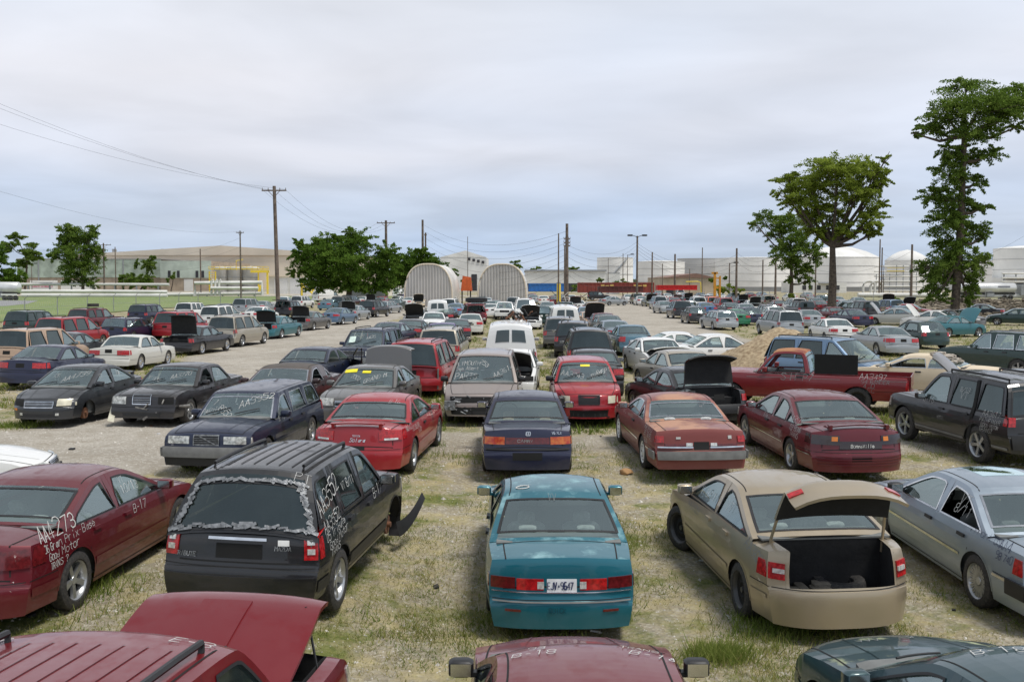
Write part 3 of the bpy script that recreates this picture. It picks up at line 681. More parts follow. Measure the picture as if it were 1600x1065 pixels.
    # mirrors
    if c.mirrors:
        for sd in (1, -1):
            b = MB(); mx_ = c.xcb - c.bowf - .28; zb = belt(mx_) + .08; y = sd * (YS(mx_, zb))
            b.rbox((mx_, y + sd * .13, zb + .02), (.07, .10, .065), .3, 0); b.box(mx_ - .03, mx_ + .04, min(y - sd * .03, y + sd * .06), max(y - sd * .03, y + sd * .06), zb - .05, zb - .01, 0)
            q = [(mx_ - .072, y + sd * .05, zb - .03), (mx_ - .072, y + sd * .21, zb - .03), (mx_ - .072, y + sd * .21, zb + .07), (mx_ - .072, y + sd * .05, zb + .07)]
            b.add(q, [(0, 1, 2, 3)], 1)
            b.build('mirror', [pm if s.get('bodymirror', 1) else M['black'], M['chrome']], root, 50)
    # roof rails
    if c.rails and not s.get('norails'):
        for sg in (-1, 1):
            b = MB(); xs = [lerp(c.xbt + .2, c.xct - .3, t / 6) for t in range(7)]
            pts = [PG(x, sg * .82) + Vector((0, 0, .055)) for x in xs]; b.tube([PG(xs[0], sg * .82)] + pts + [PG(xs[-1], sg * .82)], .022, 6); b.build('roof_rail', M[s.get('railm', 'black')], root)
        if c.rails > 1:
            b = MB()
            for x in (lerp(c.xbt, c.xct, .3), lerp(c.xbt, c.xct, .7)): b.tube([PG(x, yn) + Vector((0, 0, .07)) for yn in (-.82, -.4, 0, .4, .82)], .02, 6)
            b.build('roof_crossbar', M['black'], root)
    # wheels
    for xa, nm in ((xf, 'f'), (xr, 'r')):
        for sd in (1, -1):
            k = nm + ('l' if sd > 0 else 'r'); z = c.r
            if k in c.missing:
                b = MB(); y = sd * (hw - .16); b.cyl((xa, y - .03, z), (xa, y + sd * .06, z), .14, .14, 16); b.cyl((xa, y, z), (xa, y + sd * .11, z), .05, .04, 10); b.box(xa - .12, xa - .04, y - .03, y + .04, z - .02, z + .1)
                b.build('wheel_hub', M['rust'], root, 40); continue
            wheel(root, xa, sd * (hw * plan(xa) - .115), z, c.r, c.wheel, sd, steer=c.steer if nm == 'f' else 0)
    # open boot
    def tub(x0, x1, yn, floor, nm, mt, base=None):
        b = MB(); n = 8; ring = [PT(lerp(x0, x1, k / n), -yn) for k in range(n + 1)] + [PT(x1, lerp(-yn, yn, k / n)) for k in range(1, n + 1)] + [PT(lerp(x1, x0, k / n), yn) for k in range(1, n + 1)] + [PT(x0, lerp(yn, -yn, k / n)) for k in range(1, n)]
        m = len(ring); low_ = [Vector((p.x * .98, p.y * 1.0, floor)) for p in ring]
        b.add(ring + low_, [(k, (k + 1) % m, (k + 1) % m + m, k + m) for k in range(m)] + [tuple(range(m, 2 * m))]); return b.build(nm, mt, root, 0)
    def lid(x0, x1, yn, hx, ang, nm, inner, lift=0.):
        b = MB(); nx, ny = 14, 10; hz_ = ztop(hx); m4 = Matrix.Translation((hx - lift * .25, 0, hz_ + .01 + lift)) @ Matrix.Rotation(R(ang), 4, 'Y') @ Matrix.Translation((-hx, 0, -hz_))
        # sample by arc length along profile
        xs = [x for x in PX if x0 < x < x1]; xs = [x0] + xs[::max(1, len(xs) // nx)] + [x1]
        ou = [[m4 @ PT(x, -yn + 2 * yn * k / ny) for k in range(ny + 1)] for x in xs]
        inn = []
        for i, x in enumerate(xs):
            row = []
            for k in range(ny + 1):
                p, n = nrm(PT, x, -yn + 2 * yn * k / ny); row.append(m4 @ (p + n * .035 + Vector(((.0), 0, 0))))
            inn.append(row)
        V = [p for r_ in ou for p in r_] + [p for r_ in inn for p in r_]; nn = ny + 1; o2 = len(ou) * nn; 
        f1 = [(i * nn + k, i * nn + k + 1, (i + 1) * nn + k + 1, (i + 1) * nn + k) for i in range(len(ou) - 1) for k in range(ny)]
        b.add(V, f1, 0); b.f += [tuple(q + o2 for q in f_)[::-1] for f_ in f1]; b.m += [1] * len(f1)
        rim = [(k, k + 1, o2 + k + 1, o2 + k) for k in range(ny)] + [((len(ou) - 1) * nn + k, (len(ou) - 1) * nn + k + 1, o2 + (len(ou) - 1) * nn + k + 1, o2 + (len(ou) - 1) * nn + k) for k in range(ny)]
        rim += [(i * nn + e, (i + 1) * nn + e, o2 + (i + 1) * nn + e, o2 + i * nn + e) for i in range(len(ou) - 1) for e in (0, ny)]
        b.f += rim; b.m += [0] * len(rim)
        o = b.build(nm, [pm, inner], root, 50); return o, m4
    if c.trunk_open and not s.get('tailgate'):
        tub(xl0, xl1, lidn, c.sill + .22, 'boot_well', M['tubd']); lo, m4 = lid(xl0, xl1, lidn, xl1, c.trunk_open, 'boot_lid', M['tarp'], s.get('lift', .04)); c.tm4 = m4
        for sg in (-1, 1):
            b = MB(); p1 = m4 @ PT(xl1 - .25, sg * (lidn - .04)); b.tube([PT(xl1 - .02, sg * (lidn + .0)) - Vector((0, 0, .15)), PT(xl1 - .05, sg * (lidn + .0)) + Vector((0, 0, .05)), p1], .02, 6); b.build('hinge_arm', [pm], root)
    if c.trunk_open and s.get('tailgate'):
        b = MB(); m4 = Matrix.Translation((c.xbt, 0, c.H - .03)) @ Matrix.Rotation(R(c.trunk_open), 4, 'Y'); hgt = c.H - .72; wdt = hw * .80
        b.box(-.05, .0, -wdt, wdt, -hgt, -hgt * .5, 0, m4); b.box(-.05, 0, -wdt, -wdt + .1, -hgt * .5, 0, 0, m4); b.box(-.05, 0, wdt - .1, wdt, -hgt * .5, 0, 0, m4); b.box(-.05, 0, -wdt + .1, wdt - .1, -.1, 0, 0, m4); b.box(-.03, -.02, -wdt + .1, wdt - .1, -hgt * .5, -.1, 1, m4)
        b.build('tailgate', [pm, M['tubd']], root, 30)
    if c.hood_open:
        tub(xh0, xh1, hoodn, .35, 'engine_bay', M['tubd'])
        b = MB(); rs = random.Random(3); zt = c.hz - .02
        b.rbox((lerp(xh0, xh1, .45), 0, zt - .22), (.28, .34, .18), .2); b.box(xh1 - .12, xh1 - .06, -.35, .35, .42, zt - .05)
        for k in range(7):
            a = (lerp(xh0 + .1, xh1 - .15, rs.random()), rs.uniform(-.55, .55), zt - rs.uniform(.12, .25)); b.rbox(a, (rs.uniform(.05, .13), rs.uniform(.06, .14), rs.uniform(.05, .12)), .3)
            b.tube([Vector(a), Vector(a) + Vector((rs.uniform(-.3, .3), rs.uniform(-.3, .3), .08)), Vector((lerp(xh0, xh1, .5), 0, zt - .1))], .025, 6)
        b.build('engine', M['engine'], root, 40)
        _, c.hm4 = lid(xh0, xh1, hoodn, xh0, -c.hood_open, 'hood', M['tarp'])
    if bedx:
        b = MB(); x0, x1 = bedx; y = hw * .80; zt = ztop((x0 + x1) / 2) - .01; zf = .72
        b.box(x0, x1, -y, y, zf - .03, zf); b.box(x0 - .02, x0, -y, y, zf, zt); b.box(x1, x1 + .02, -y, y, zf, zt); b.box(x0, x1, y, y + .02, zf, zt); b.box(x0, x1, -y - .02, -y, zf, zt)
        for xa in (xr,): b.box(xa - .4, xa + .4, y - .18, y - .002, zf + .002, zf + .25); b.box(xa - .4, xa + .4, -y + .002, -y + .18, zf + .002, zf + .25)
        b.build('cargo_bed', [s.get('bedm') or pm], root, 0)
    if s.get('spoiler'):
        x, z, w_ = s['spoiler']; b = MB(); zt = ztop(x)
        pts = [PT(x, -w_ + 2 * w_ * k / 10) + Vector((-.02, 0, z)) for k in range(11)]
        vs = []
        for p in pts: vs += [p + Vector((.10, 0, -.005)), p + Vector((0, 0, .03)), p + Vector((-.10, 0, .02)), p + Vector((-.08, 0, -.005))]
        b.add(vs, [(i * 4 + k, i * 4 + (k + 1) % 4, (i + 1) * 4 + (k + 1) % 4, (i + 1) * 4 + k) for i in range(10) for k in range(4)] + [(0, 1, 2, 3), (40, 41, 42, 43)])
        for sg in (-1, 1): b.box(pts[5].x - .05, pts[5].x + .06, sg * w_ * hw * .8 - .03, sg * w_ * hw * .8 + .03, zt - .04, zt + z)
        b.build('spoiler', pm, root, 40)
    root.rotation_euler = (0, 0, R(90 - heading))
    c.root = root; c.PT = PT; c.PS = PS; c.PG = PG; c.PGz = PGz; c.PE = PE; c.belt = belt; c.YS = YS; c.F = F; c.hw = hw; c.xf = xf; c.xr = xr; c.Ra = Ra; c.pm = pm; c.ztop = ztop
    # writing
    if marks:
        for mk in marks:
            sf, text, u, v, size = mk[:5]; o = mk[5] if len(mk) > 5 else {}
            mm = M[o.get('m', 'mark')]; wd = o.get('wd', size * .068); b = MB(); ang = o.get('ang', 0); nm = o.get('nm', 'chalk_writing')
            size *= .8 if sf == 'WS' else 1.; wd *= .85 if sf == 'WS' else 1.
            if sf == 'R': scrawl(b, PS(-1), text, u, v, size, wd, .006, ang, 0, 1, 1, o.get('seed', 0))
            elif sf == 'L': scrawl(b, PS(1), text, u, v, size, wd, .006, ang, 0, -1, -1, o.get('seed', 0))
            elif sf == 'WS': scrawl(b, PGz(1), text, u, v, size, wd, .01, ang, 0, 1, 1, o.get('seed', 0)) if False else scrawl(b, lambda a, z: PGz(1)(-a, z), text, u, v, size, wd, .01, ang, 0, 1, 1, o.get('seed', 0))
            elif sf == 'BL': scrawl(b, PGz(-1), text, u, v, size, wd, .01, ang, 0, 1, 1, o.get('seed', 0))
            elif sf == 'RE': scrawl(b, lambda a, z: PE(-1)(a / hw, z), text, u, v, size, wd, o.get('off', .01), ang, 0, 1, 1, o.get('seed', 0), jit=o.get('jit', .5), slant=o.get('slant', .1), sq=o.get('sq', 1.))
            elif sf == 'TOP': scrawl(b, lambda a, x: PT(x, a / hw), text, u, v, size, wd, .008, ang, 0, 1, 1, o.get('seed', 0))
            elif sf == 'RF': scrawl(b, lambda a, x: PG(x, a / (hw * .75)), text, u, v, size, wd, .010, ang, 0, 1, 1, o.get('seed', 0))
            b.build(nm, mm, root, 0)
    return c
def drop(c, x, y, heading, roll=0, pitch=0, dz=0):
    h = R(heading); d = Vector((math.sin(h), math.cos(h), 0)); zf = gz(*(Vector((x, y, 0)) + d * c.xf).xy); zr = gz(*(Vector((x, y, 0)) + d * c.xr).xy)
    p = math.atan2(zf - zr, c.wb) + R(pitch)
    zc = (zf + zr) / 2 + (-(c.xf + c.xr) / 2) * math.sin(p)
    c.root.location = (x, y, zc + dz); c.root.rotation_euler = (R(roll), -p, R(90 - heading))
def put(c, px, py, heading, end='r', X=None, D=None, **k):
    """place by the ground point under the middle of the near bumper ('r' rear, 'f' front) or the centre ('c')"""
    if X is None: g = gp(px, py); X, D = g.x, g.y
    h = R(heading); d = Vector((math.sin(h), math.cos(h))); sg = {'r': 1, 'f': -1, 'c': 0}[end]
    drop(c, X + d.x * sg * c.L / 2, D + d.y * sg * c.L / 2, heading, **k); return c
# ------------------------------------------------------------------ paints
P = dict(
 maroon=paint('maroon_paint', (.125, .004, .012), dust=.25), maroon2=paint('faded_maroon_paint', (.16, .014, .028), dust=.5, rough=.38), red=paint('red_paint', (.32, .006, .013), metal=.15, dust=.2), redsuv=paint('deep_red_paint', (.17, .003, .008), dust=.05, metal=.3, rough=.24),
 teal=paint('teal_paint', (.004, .135, .185), metal=.45, fade=3.1, fadecol=(.30, .52, .55), fscale=2.2, flo=.52, fhi=.68, dust=.25), navy=paint('navy_paint', (.010, .013, .045), dust=.25), dnavy=paint('dark_navy_paint', (.009, .016, .045), dust=.15),
 black=paint('black_paint', (.004, .004, .005), dust=.12, metal=0), black2=paint('dusty_black_paint', (.008, .007, .009), dust=.22, metal=0), gold=paint('champagne_paint', (.40, .33, .23), metal=.6, dust=.35), silver=paint('silver_paint', (.36, .38, .39), metal=.6), bsilver=paint('blue_silver_paint', (.30, .36, .42), metal=.65, dust=.3),
 rusty=paint('sun_rusted_red_paint', (.20, .038, .032), metal=.15, rough=.42, dust=.55, fade=1.3, fadecol=(.46, .23, .14), fscale=1.2, flo=.42, fhi=.58, coat=.4), grey=paint('charcoal_paint', (.030, .033, .038), dust=.2), mgrey=paint('mid_grey_paint', (.13, .125, .12), metal=.5), white=paint('white_paint', (.74, .74, .72), metal=0, dust=.3),
 offwhite=paint('off_white_paint', (.58, .57, .52), metal=0), beige=paint('beige_paint', (.40, .36, .29), metal=.4), mauve=paint('dusty_mauve_grey_paint', (.27, .225, .205), metal=.3, dust=.5), brown=paint('dark_brown_paint', (.045, .022, .022), dust=.4), tan=paint('tan_paint', (.45, .31, .21), metal=.1, dust=.3),
 dgreen=paint('dark_green_paint', (.008, .035, .030), dust=.3), dgreenf=paint('peeling_green_paint', (.010, .050, .062), dust=.25, fade=5.3, fadecol=(.42, .46, .26), fscale=1.1, flo=.585, fhi=.64), blue=paint('blue_paint', (.05, .13, .28)), sblue=paint('slate_blue_paint', (.10, .17, .26), metal=.5), ltblue=paint('pale_blue_paint', (.17, .27, .40), metal=.5),
 green=paint('green_paint', (.01, .16, .07)), steal=paint('soft_teal_paint', (.03, .16, .19), metal=.4), olive=paint('olive_paint', (.13, .13, .06)), gblue=paint('grey_blue_paint', (.10, .20, .26), metal=.55), pickred=paint('pickup_red_paint', (.19, .004, .008), metal=.05, dust=.2), purple=paint('purple_paint', (.09, .06, .20)), orange=paint('orange_paint', (.7, .12, .02), metal=0),
 yellow=paint('yellow_paint', (.75, .55, .03), metal=0), copper=paint('copper_paint', (.30, .13, .06)), cream=paint('cream_vinyl', (.62, .52, .38), metal=0, rough=.7, coat=0), vinyl=paint('dark_vinyl_roof', (.05, .042, .042), metal=0, rough=.8, coat=0, dust=.6),
 burnt=paint('burnt_cab_paint', (.20, .03, .02), metal=.1, rough=.6, coat=0, fade=2.2, fadecol=(.36, .15, .05), fscale=1.2, flo=.35, fhi=.5, ftop=False))
near = {}
def N_(key, *a, **k): near[key] = make_car(*a, **k); return near[key]
# ---- front row -----------------------------------------------------
c = N_('gp', 'sedan', P['maroon'], 'sedan', 'maroon four-door sedan with AA4273 chalked on its rear flank, left of the black SUV', 'car', L=5.0, W=1.86, H=1.42, wb=2.8, fo=1.02, r=.345, dz=1.04, dzb=1.07, bf=.91, br=.96, xcb=1.30, xct=.45, xbt=-.72, xbb=-1.62,
  win=[(-1.24, -.30, 1.05, 9), (-.20, 1.10, 9, 9)], doors=[(-1.02, -.24), (-.24, 1.05)], side_mold=(.46, 'body', .10), rl=[(.58, .985, .74, .94, 'dred', .32)], B=.26, bodyhandle=1, bodymirror=1, plater=None,
  marks=[('R', 'AA4273', -2.12, .93, .17, dict(ang=3)), ('R', '06 Gran Prix-Base', -2.08, .82, .085, dict(ang=3)), ('R', 'Good Motor', -1.98, .72, .085, dict(ang=3)), ('R', 'TRANS ?', -1.96, .62, .08, dict(ang=3)), ('R', 'B-17', .10, .80, .11), ('R', '10/13', -.02, 1.07, .10), ('R', 'VT', .02, 1.20, .07), ('RF', 'AA4273', -.55, .15, .12, dict(m='markd'))])
put(c, 0, 0, 6, X=-6.1, D=10.7)
c = N_('trib', 'suv', P['black'], 'suv', 'black SUV with silver-taped rear window and missing right front wheel', 'car', L=4.4, W=1.83, H=1.74, wb=2.62, fo=.86, r=.365, xcb=1.05, xct=.42, xbt=-1.72, xbb=-2.08, crown=.08, tum=.27, bf=1.05, br=1.10, bz=.34, rails=1, wheel='alloy', missing=('fr',), clad=1, ribs=6,
  rl=[(.82, .985, .80, 1.10, 'red', .16)], plater=(.30, .80, .96), marks=[('R', 'AA3552', -1.80, 1.20, .17, dict(ang=12)), ('R', 'AA3552', -1.80, 1.02, .12, dict(ang=6)), ('R', '05 Tribute', -1.78, .92, .09, dict(ang=6)), ('R', 'Good Motor', -1.70, .82, .085, dict(ang=6)), ('R', 'TRANS', -1.66, .73, .08, dict(ang=6)), ('R', 'B-17', .28, .98, .13), ('R', 'VT 8/11', -.85, 1.32, .09), ('RF', 'PT', .50, -1.75, .1),
   ('RE', 'TRIBUTE', -.78, .80, .045, dict(m='silvert', wd=.009)), ('RE', 'MAZDA', .42, .90, .045, dict(m='silvert', wd=.007))],
  extra=[('tailgate_handle', -1, -.40, .36, .995, 1.025, 'chrome', .03), ('sticker', -1, .50, .64, .95, 1.01, 'white', .012), ('reversing_lens', -1, .86, .95, .86, .92, 'clear', .022), ('reversing_lens', -1, -.95, -.86, .86, .92, 'clear', .022), ('indicator_lens', -1, .86, .95, .96, 1.01, 'clear', .022), ('indicator_lens', -1, -.95, -.86, .96, 1.01, 'clear', .022), ('bumper', -1, -.97, .97, .40, .62, P['black'], .035)], side_mold=(.50, 'black', .14))
put(c, 0, 0, 7, X=-3.02, D=11.0, roll=1.0)
# silver tape round its rear window
b = MB(); rs = random.Random(4)
for (u0, v0, u1, v1) in ((-.74, 1.18, -.58, 1.58), (-.58, 1.60, .55, 1.62), (.56, 1.60, .76, 1.18), (.80, 1.16, -.78, 1.14)):
    for k in range(26):
        t = k / 25; u, v = lerp(u0, u1, t), lerp(v0, v1, t); wd = rs.uniform(.02, .045)
        ribbon(b, lambda a, z: c.PGz(-1)(a, z), [(u + rs.uniform(-.03, .03), v + rs.uniform(-.02, .02)), (u + (u1 - u0) / 18 + rs.uniform(-.03, .03), v + (v1 - v0) / 18 + rs.uniform(-.03, .02))], wd, .014 + rs.uniform(0, .012), 0, 1)
b.build('silver_tape', M['silvert'], c.root, 0)
# dangling wheel-arch liner and torn guard at its front right corner
b = MB(); pts = [Vector((c.xf + .46 * math.cos(t), -c.hw + .02 - .12 * max(0, math.sin(t * .5)), .365 + .46 * math.sin(t))) for t in [R(-35 + 12 * k) for k in range(8)]]
for i in range(len(pts) - 1):
    d = Vector((0, .16, 0)); b.add([pts[i], pts[i + 1], pts[i + 1] + d, pts[i] + d], [(0, 1, 2, 3)])
pts = [Vector((c.xf + .1 + .13 * k, -c.hw - .05 - .035 * k, .16 + .011 * k * k)) for k in range(7)]
for i in range(6): h = .20 - .02 * i; b.add([pts[i], pts[i + 1], pts[i + 1] + Vector((0, .05, h)), pts[i] + Vector((0, .05, h + .02))], [(0, 1, 2, 3)])
b.build('torn_wheel_liner', M['black'], c.root, 60)
c = N_('jeep', 'suv', P['redsuv'], 'suv', 'deep red SUV with its hood propped open, at the bottom left corner', 'car', L=4.6, W=1.84, H=1.76, wb=2.65, xcb=1.0, xct=.42, rails=1, railm='black', hood_open=22, tum=.15, ribs=7, ribm=P['redsuv'], B=.07, hz=1.0,
  marks=[('RF', 'E-8', .34, .20, .10), ('RF', 'B', -.62, .1, .09)], rl=[(.8, .98, .8, 1.05, 'red', .1)])
put(c, 0, 0, 8, 'c', X=-2.42, D=5.78)
b = MB(); patch(b, c.PT, 1.25, 2.0, -.26, .20, 6, 5, .012, .02, 0, -1); b.v = [tuple(c.hm4 @ Vector(v)) for v in b.v]; b.build('hood_bulge', P['redsuv'], c.root, 25)
b = MB()
for yn in (-.42, .36): p = c.hm4 @ (c.PT(1.22, yn) + Vector((0, 0, .01))); b.ball(p, (.03, .02, .012), 5)
b.build('washer_nozzle', M['black'], c.root)
b = MB(); pts = [c.hm4 @ c.PT(2.0, .7), c.PT(1.75, .88) - Vector((0, 0, .1))]; b.tube(pts, .010, 5); b.build('gas_strut', M['black'], c.root)
c = N_('buick', 'sedan', P['teal'], 'sedan', 'teal sedan with plate EJV-9647, in the middle of the yard behind the maroon hood', 'car', L=4.95, W=1.76, H=1.38, bz=.20, wb=2.72, fo=1.05, r=.33, xcb=1.15, xct=.38, xbt=-.80, xbb=-1.70, dz=.98, dzb=1.00, rb=.50, bf=.90, br=.94, B=.13, rs=.04,
  win=[(-1.15, -.22, 1.3, 9), (-.12, 1.0, 9, 9)], side_mold=(.46, 'body', .06), rl=[(.25, .62, .62, .745, 'red', 0), (.64, .975, .63, .755, 'dred', .16)], plater=(.205, .59, .745), platew=1, bodymirror=1,
  extra=[('reversing_lens', -1, -.335, -.245, .635, .715, 'clear', .016), ('reversing_lens', -1, .245, .335, .635, .715, 'clear', .016), ('bumper_strip', -1, -.96, .96, .485, .500, 'bump', .018), ('reflector', -1, -.80, -.58, .39, .415, 'dred', .012), ('reflector', -1, .58, .80, .39, .415, 'dred', .012), ('trim_strip', -1, -.96, .96, .588, .600, 'chrome', .014)],
  marks=[('RE', 'EJV*9647', -.172, .630, .082, dict(m='navyt', wd=.012, off=.012, jit=0, slant=0, nm='plate_lettering', sq=.58)), ('RE', 'BUICK', -.16, .385, .05, dict(m='teald', wd=.010, jit=0, slant=0, nm='bumper_lettering')), ('R', 'AA3491', -1.6, .86, .13, dict(ang=4)), ('R', '93 LESABRE', -1.55, .74, .08), ('R', 'GOOD', -1.5, .65, .08), ('L', 'AA3491', -1.0, .84, .13), ('RF', 'PT', -.48, -.55, .09), ('BL', 'VV', -.10, 1.28, .06, dict(m='markd'))]) if not MATS.get('x') and M.setdefault('teald', mat('teal_lettering', (.0, .06, .085), .5)) else None
put(c, 0, 0, -.4, X=.56, D=11.25)
b = MB()      # plate mount circle drawing on the roof
b.tube([c.PG(-.55 + .07 * math.cos(t), -.66 + .13 * math.sin(t)) + Vector((0, 0, .006)) for t in [k / 16 * 6.2832 for k in range(17)]], .008, 4); b.build('chalk_writing', M['mark'], c.root, 0)
c = N_('maroon', 'sedan', P['maroon2'], 'sedan', 'faded maroon sedan seen from above, roof and hood at the bottom edge', 'car', L=4.6, W=1.76, H=1.38, xcb=1.02, xct=.25, B=.24, hz=.70, bodymirror=0, r=.31, wb=2.6, fl=[], grille=None, marks=[('RF', 'B-18', -.56, -.10, .10), ('RF', 'B-18', .34, -.08, .11, dict(ang=-10)), ('RF', '93', -.44, .04, .08), ('RF', 'TRANS', .28, .06, .07)], noditch=0)
put(c, 0, 0, 0, 'c', X=.53, D=7.35)
c = N_('green', 'sedan', P['dgreenf'], 'sedan', 'dark green sedan with peeling yellowed hood marked B-18, bottom right corner', 'car', L=4.85, W=1.82, H=1.40, xcb=1.15, xct=.35, B=.26, hz=.74, fl=[], grille=None, marks=[('RF', 'B-18', -.40, .16, .13, dict(ang=-12)), ('TOP', 'VVV', -.35, 1.9, .10, dict(m='markd')), ('TOP', 'W', .2, 1.95, .09, dict(m='markd'))])
put(c, 0, 0, -9, 'c', X=3.72, D=7.15)
c = N_('camry', 'sedan', P['gold'], 'sedan', 'champagne gold sedan with its trunk wide open, showing the empty boot', 'car', L=4.8, W=1.84, H=1.46, wb=2.77, fo=.95, r=.33, trunk_open=66, lift=.27, dz=1.08, dzb=1.10, bf=.95, br=1.0, B=.26, lidz=.66, rb=.62, bz=.22, chin=None, rs=.06, pr=.12, xcb=1.25, xct=.45, xbt=-.75, xbb=-1.72,
  win=[(-1.45, -.28, 1.0, 9), (-.18, 1.10, 9, 9)], doors=[(-.95, -.23), (-.23, 1.05)], rl=[(.76, .985, .72, .90, 'red', .30)], plater=None, missing=(), steer=.35, wheel='steel', bodyhandle=1,
  marks=[('L', 'AA3829', -1.45, .92, .13, dict(m='markd', ang=-10)), ('L', 'AA3829', .9, .8, .10, dict(m='markd')), ('L', 'VT 8/11', .55, 1.08, .1), ('L', 'VT', -.5, 1.1, .12)],
  extra=[('reversing_lens', -1, -.93, -.80, .79, .84, 'clear', .03), ('reversing_lens', -1, .80, .93, .79, .84, 'clear', .03)])
put(c, 0, 0, -6, X=3.74, D=11.2)
b = MB()
for sg in (-1, 1): patch(b, c.PE(-1), min(sg * .60, sg * .79), max(sg * .60, sg * .79), .84, .93, 4, 3, .012, .02, 0, 1)
b.v = [tuple(c.tm4 @ Vector(v)) for v in b.v]; b.build('lid_lamp', M['red'], c.root, 40)
# spare tyre and rag in its boot
b = MB(); m4 = Matrix.Translation((-c.F + .62, -.15, .50)) @ Matrix.Rotation(R(90), 4, 'X'); b.lathe([(.17, -.08), (.2, -.1), (.29, -.1), (.31, -.05), (.31, .05), (.29, .1), (.2, .1), (.17, .08), (.17, -.08)], 24, 0, m4)
t_ = b.build('spare_tyre', M['rubber']); t_.parent = c.root
b = MB(); rs = random.Random(5)
for k in range(7): b.rbox((-c.F + .42 + rs.uniform(-.12, .12), .28 + rs.uniform(-.2, .2), .50 + k * .012), (rs.uniform(.06, .14), rs.uniform(.05, .12), .035), .4)
b.build('cloth_rag', mat('rag', (.16, .14, .11), .95, bump=.6), c.root, 60)
c = N_('bmw', 'sedan', P['bsilver'], 'sedan', 'pale blue-silver sedan with chrome window trim at the right edge beside the gold car', 'car', L=5.0, W=1.86, H=1.42, wb=2.93, fo=.85, r=.33, xcb=1.35, xct=.55, xbt=-.80, xbb=-1.55, dz=.98, dzb=1.0, bf=.88, br=.92, trim='chrome', side_mold=(.56, 'chrome', .035), wheel='lace', win=[(-1.28, -.22, 1.0, 9), (-.10, 1.18, 9, 9)], doors=[(-1.06, -.16), (-.16, 1.2)], seats='dark', noglass=((0, 1),),
  rl=[(.5, .97, .68, .86, 'red', .2)], bump_r=(.42, .60, 'black', .04), bodymirror=0, marks=[('L', 'AA4', -1.75, .88, .12, dict(m='navyt')), ('L', '98 740', -1.72, .76, .09, dict(m='navyt')), ('L', 'Front USE', -1.15, .90, .09, dict(m='navyt')), ('L', 'B-17', 1.1, .78, .10, dict(m='markd')), ('L', 'VT', -.55, 1.12, .14), ('L', '8/11', -.52, 1.02, .12)])
put(c, 0, 0, -3, X=6.72, D=11.35)
b = MB(); patch(b, c.PG, -.25, .35, -.5, .5, 6, 6, .006, .02, 0, -1); b.build('sunroof', G, c.root, 40)
# ---- second row ----------------------------------------------------
c = N_('solara', 'coupe', P['red'], 'coupe', 'bright red two-door coupe with rear spoiler, behind the black SUV', 'car', L=4.82, W=1.80, H=1.38, r=.33, dz=1.02, dzb=1.03, B=.24, rl=[(.52, .985, .76, .93, 'red', .30)], plater=(.2, .52, .66), spoiler=(-2.18, .05, .62), bodymirror=1, extra=[('reversing_lens', -1, -.9, -.62, .765, .80, 'clear', .02), ('reversing_lens', -1, .62, .9, .765, .80, 'clear', .02)],
  marks=[('RE', 'Solara', -.13, .74, .06, dict(m='chrome', wd=.010, slant=.4)), ('R', 'AA3402', -1.9, .86, .10), ('R', '00 SOLARA', -1.4, .80, .09), ('R', 'GOOD', -.9, .7, .09), ('BL', 'B-16', .3, 1.28, .06), ('RE', 'TOYOTA', -.07, .83, .03, dict(m='chrome', wd=.006))])
put(c, 0, 0, 6, X=-2.88, D=18.6)
c = N_('ncamry', 'sedan', P['navy'], 'sedan', 'dark navy sedan with full-width tail lamps, centre of the second row', 'car', L=4.75, W=1.77, H=1.41, r=.32, dz=.99, dzb=1.01, B=.12, rl=[(.52, .975, .70, .84, 'amb_red', .12)], plater=(.34, .42, .56), extra=[('lamp_panel', -1, -.50, .50, .71, .83, 'dred', .012), ('bumper_strip', -1, -.95, .95, .60, .63, 'black', .015)], win=[(-1.2, -.16, 1.2, 9), (-.07, 1.00, 9, 9)], seats='seatt',
  marks=[('RE', 'CAMRY', -.20, .745, .05, dict(m='markd', wd=.008, slant=0, jit=.1, off=.03, sq=1.5)), ('RE', 'V6 XLE', .5, .89, .04, dict(m='chrome', wd=.007)), ('RE', 'O', -.03, .87, .07, dict(m='chrome', wd=.014, jit=0)), ('RE', 'O', .01, .87, .07, dict(m='chrome', wd=.014, jit=0)), ('RF', 'B-16', -.4, -.6, .08, dict(m='markd'))]) if M.setdefault('amb_red', mat('amber_red_lens', (.42, .03, .01), .18, coat=.6, scale=10, col2=(.6, .16, .02))) else None
put(c, 0, 0, 0, X=.29, D=18.9)
c = N_('tbird', 'coupe', P['rusty'], 'coupe', 'sun-rusted red two-door coupe with orange rust on roof and chrome window trim', 'car', L=4.95, W=1.80, H=1.36, r=.33, dz=.98, dzb=1.0, B=.09, pr=.05, trim='chrome', wheel='white', rl=[(.82, .975, .72, .84, 'red', .06)], plater=(.17, .60, .74), xbt=-.72, xbb=-1.35, xcb=1.0, win=[(-1.05, -.58, 2.0, 9), (-.50, .9, 9, 9)], bump_r=(.42, .56, 'bump', .07), side_mold=(.52, 'chrome', .03),
  extra=[('trim_strip', -1, -.95, -.19, .625, .65, 'chrome', .02), ('trim_strip', -1, .19, .95, .625, .65, 'chrome', .02), ('reversing_lens', -1, -.34, -.20, .66, .72, 'clear', .02), ('reversing_lens', -1, .20, .34, .66, .72, 'clear', .02), ('lamp_panel', -1, -.80, -.35, .66, .70, 'dred', .015), ('lamp_panel', -1, .35, .80, .66, .70, 'dred', .015), ('badge', -1, -.56, -.46, .79, .83, 'mark', .008), ('badge', -1, .60, .68, .79, .85, 'mark', .008)],
  marks=[('L', 'AA3470', -1.35, .84, .13), ('L', '85 TBIRD', -1.4, .72, .10), ('L', 'GOOD', -1.45, .6, .09), ('L', 'G C', .9, .8, .12)])
put(c, 0, 0, -4, X=3.55, D=18.95)
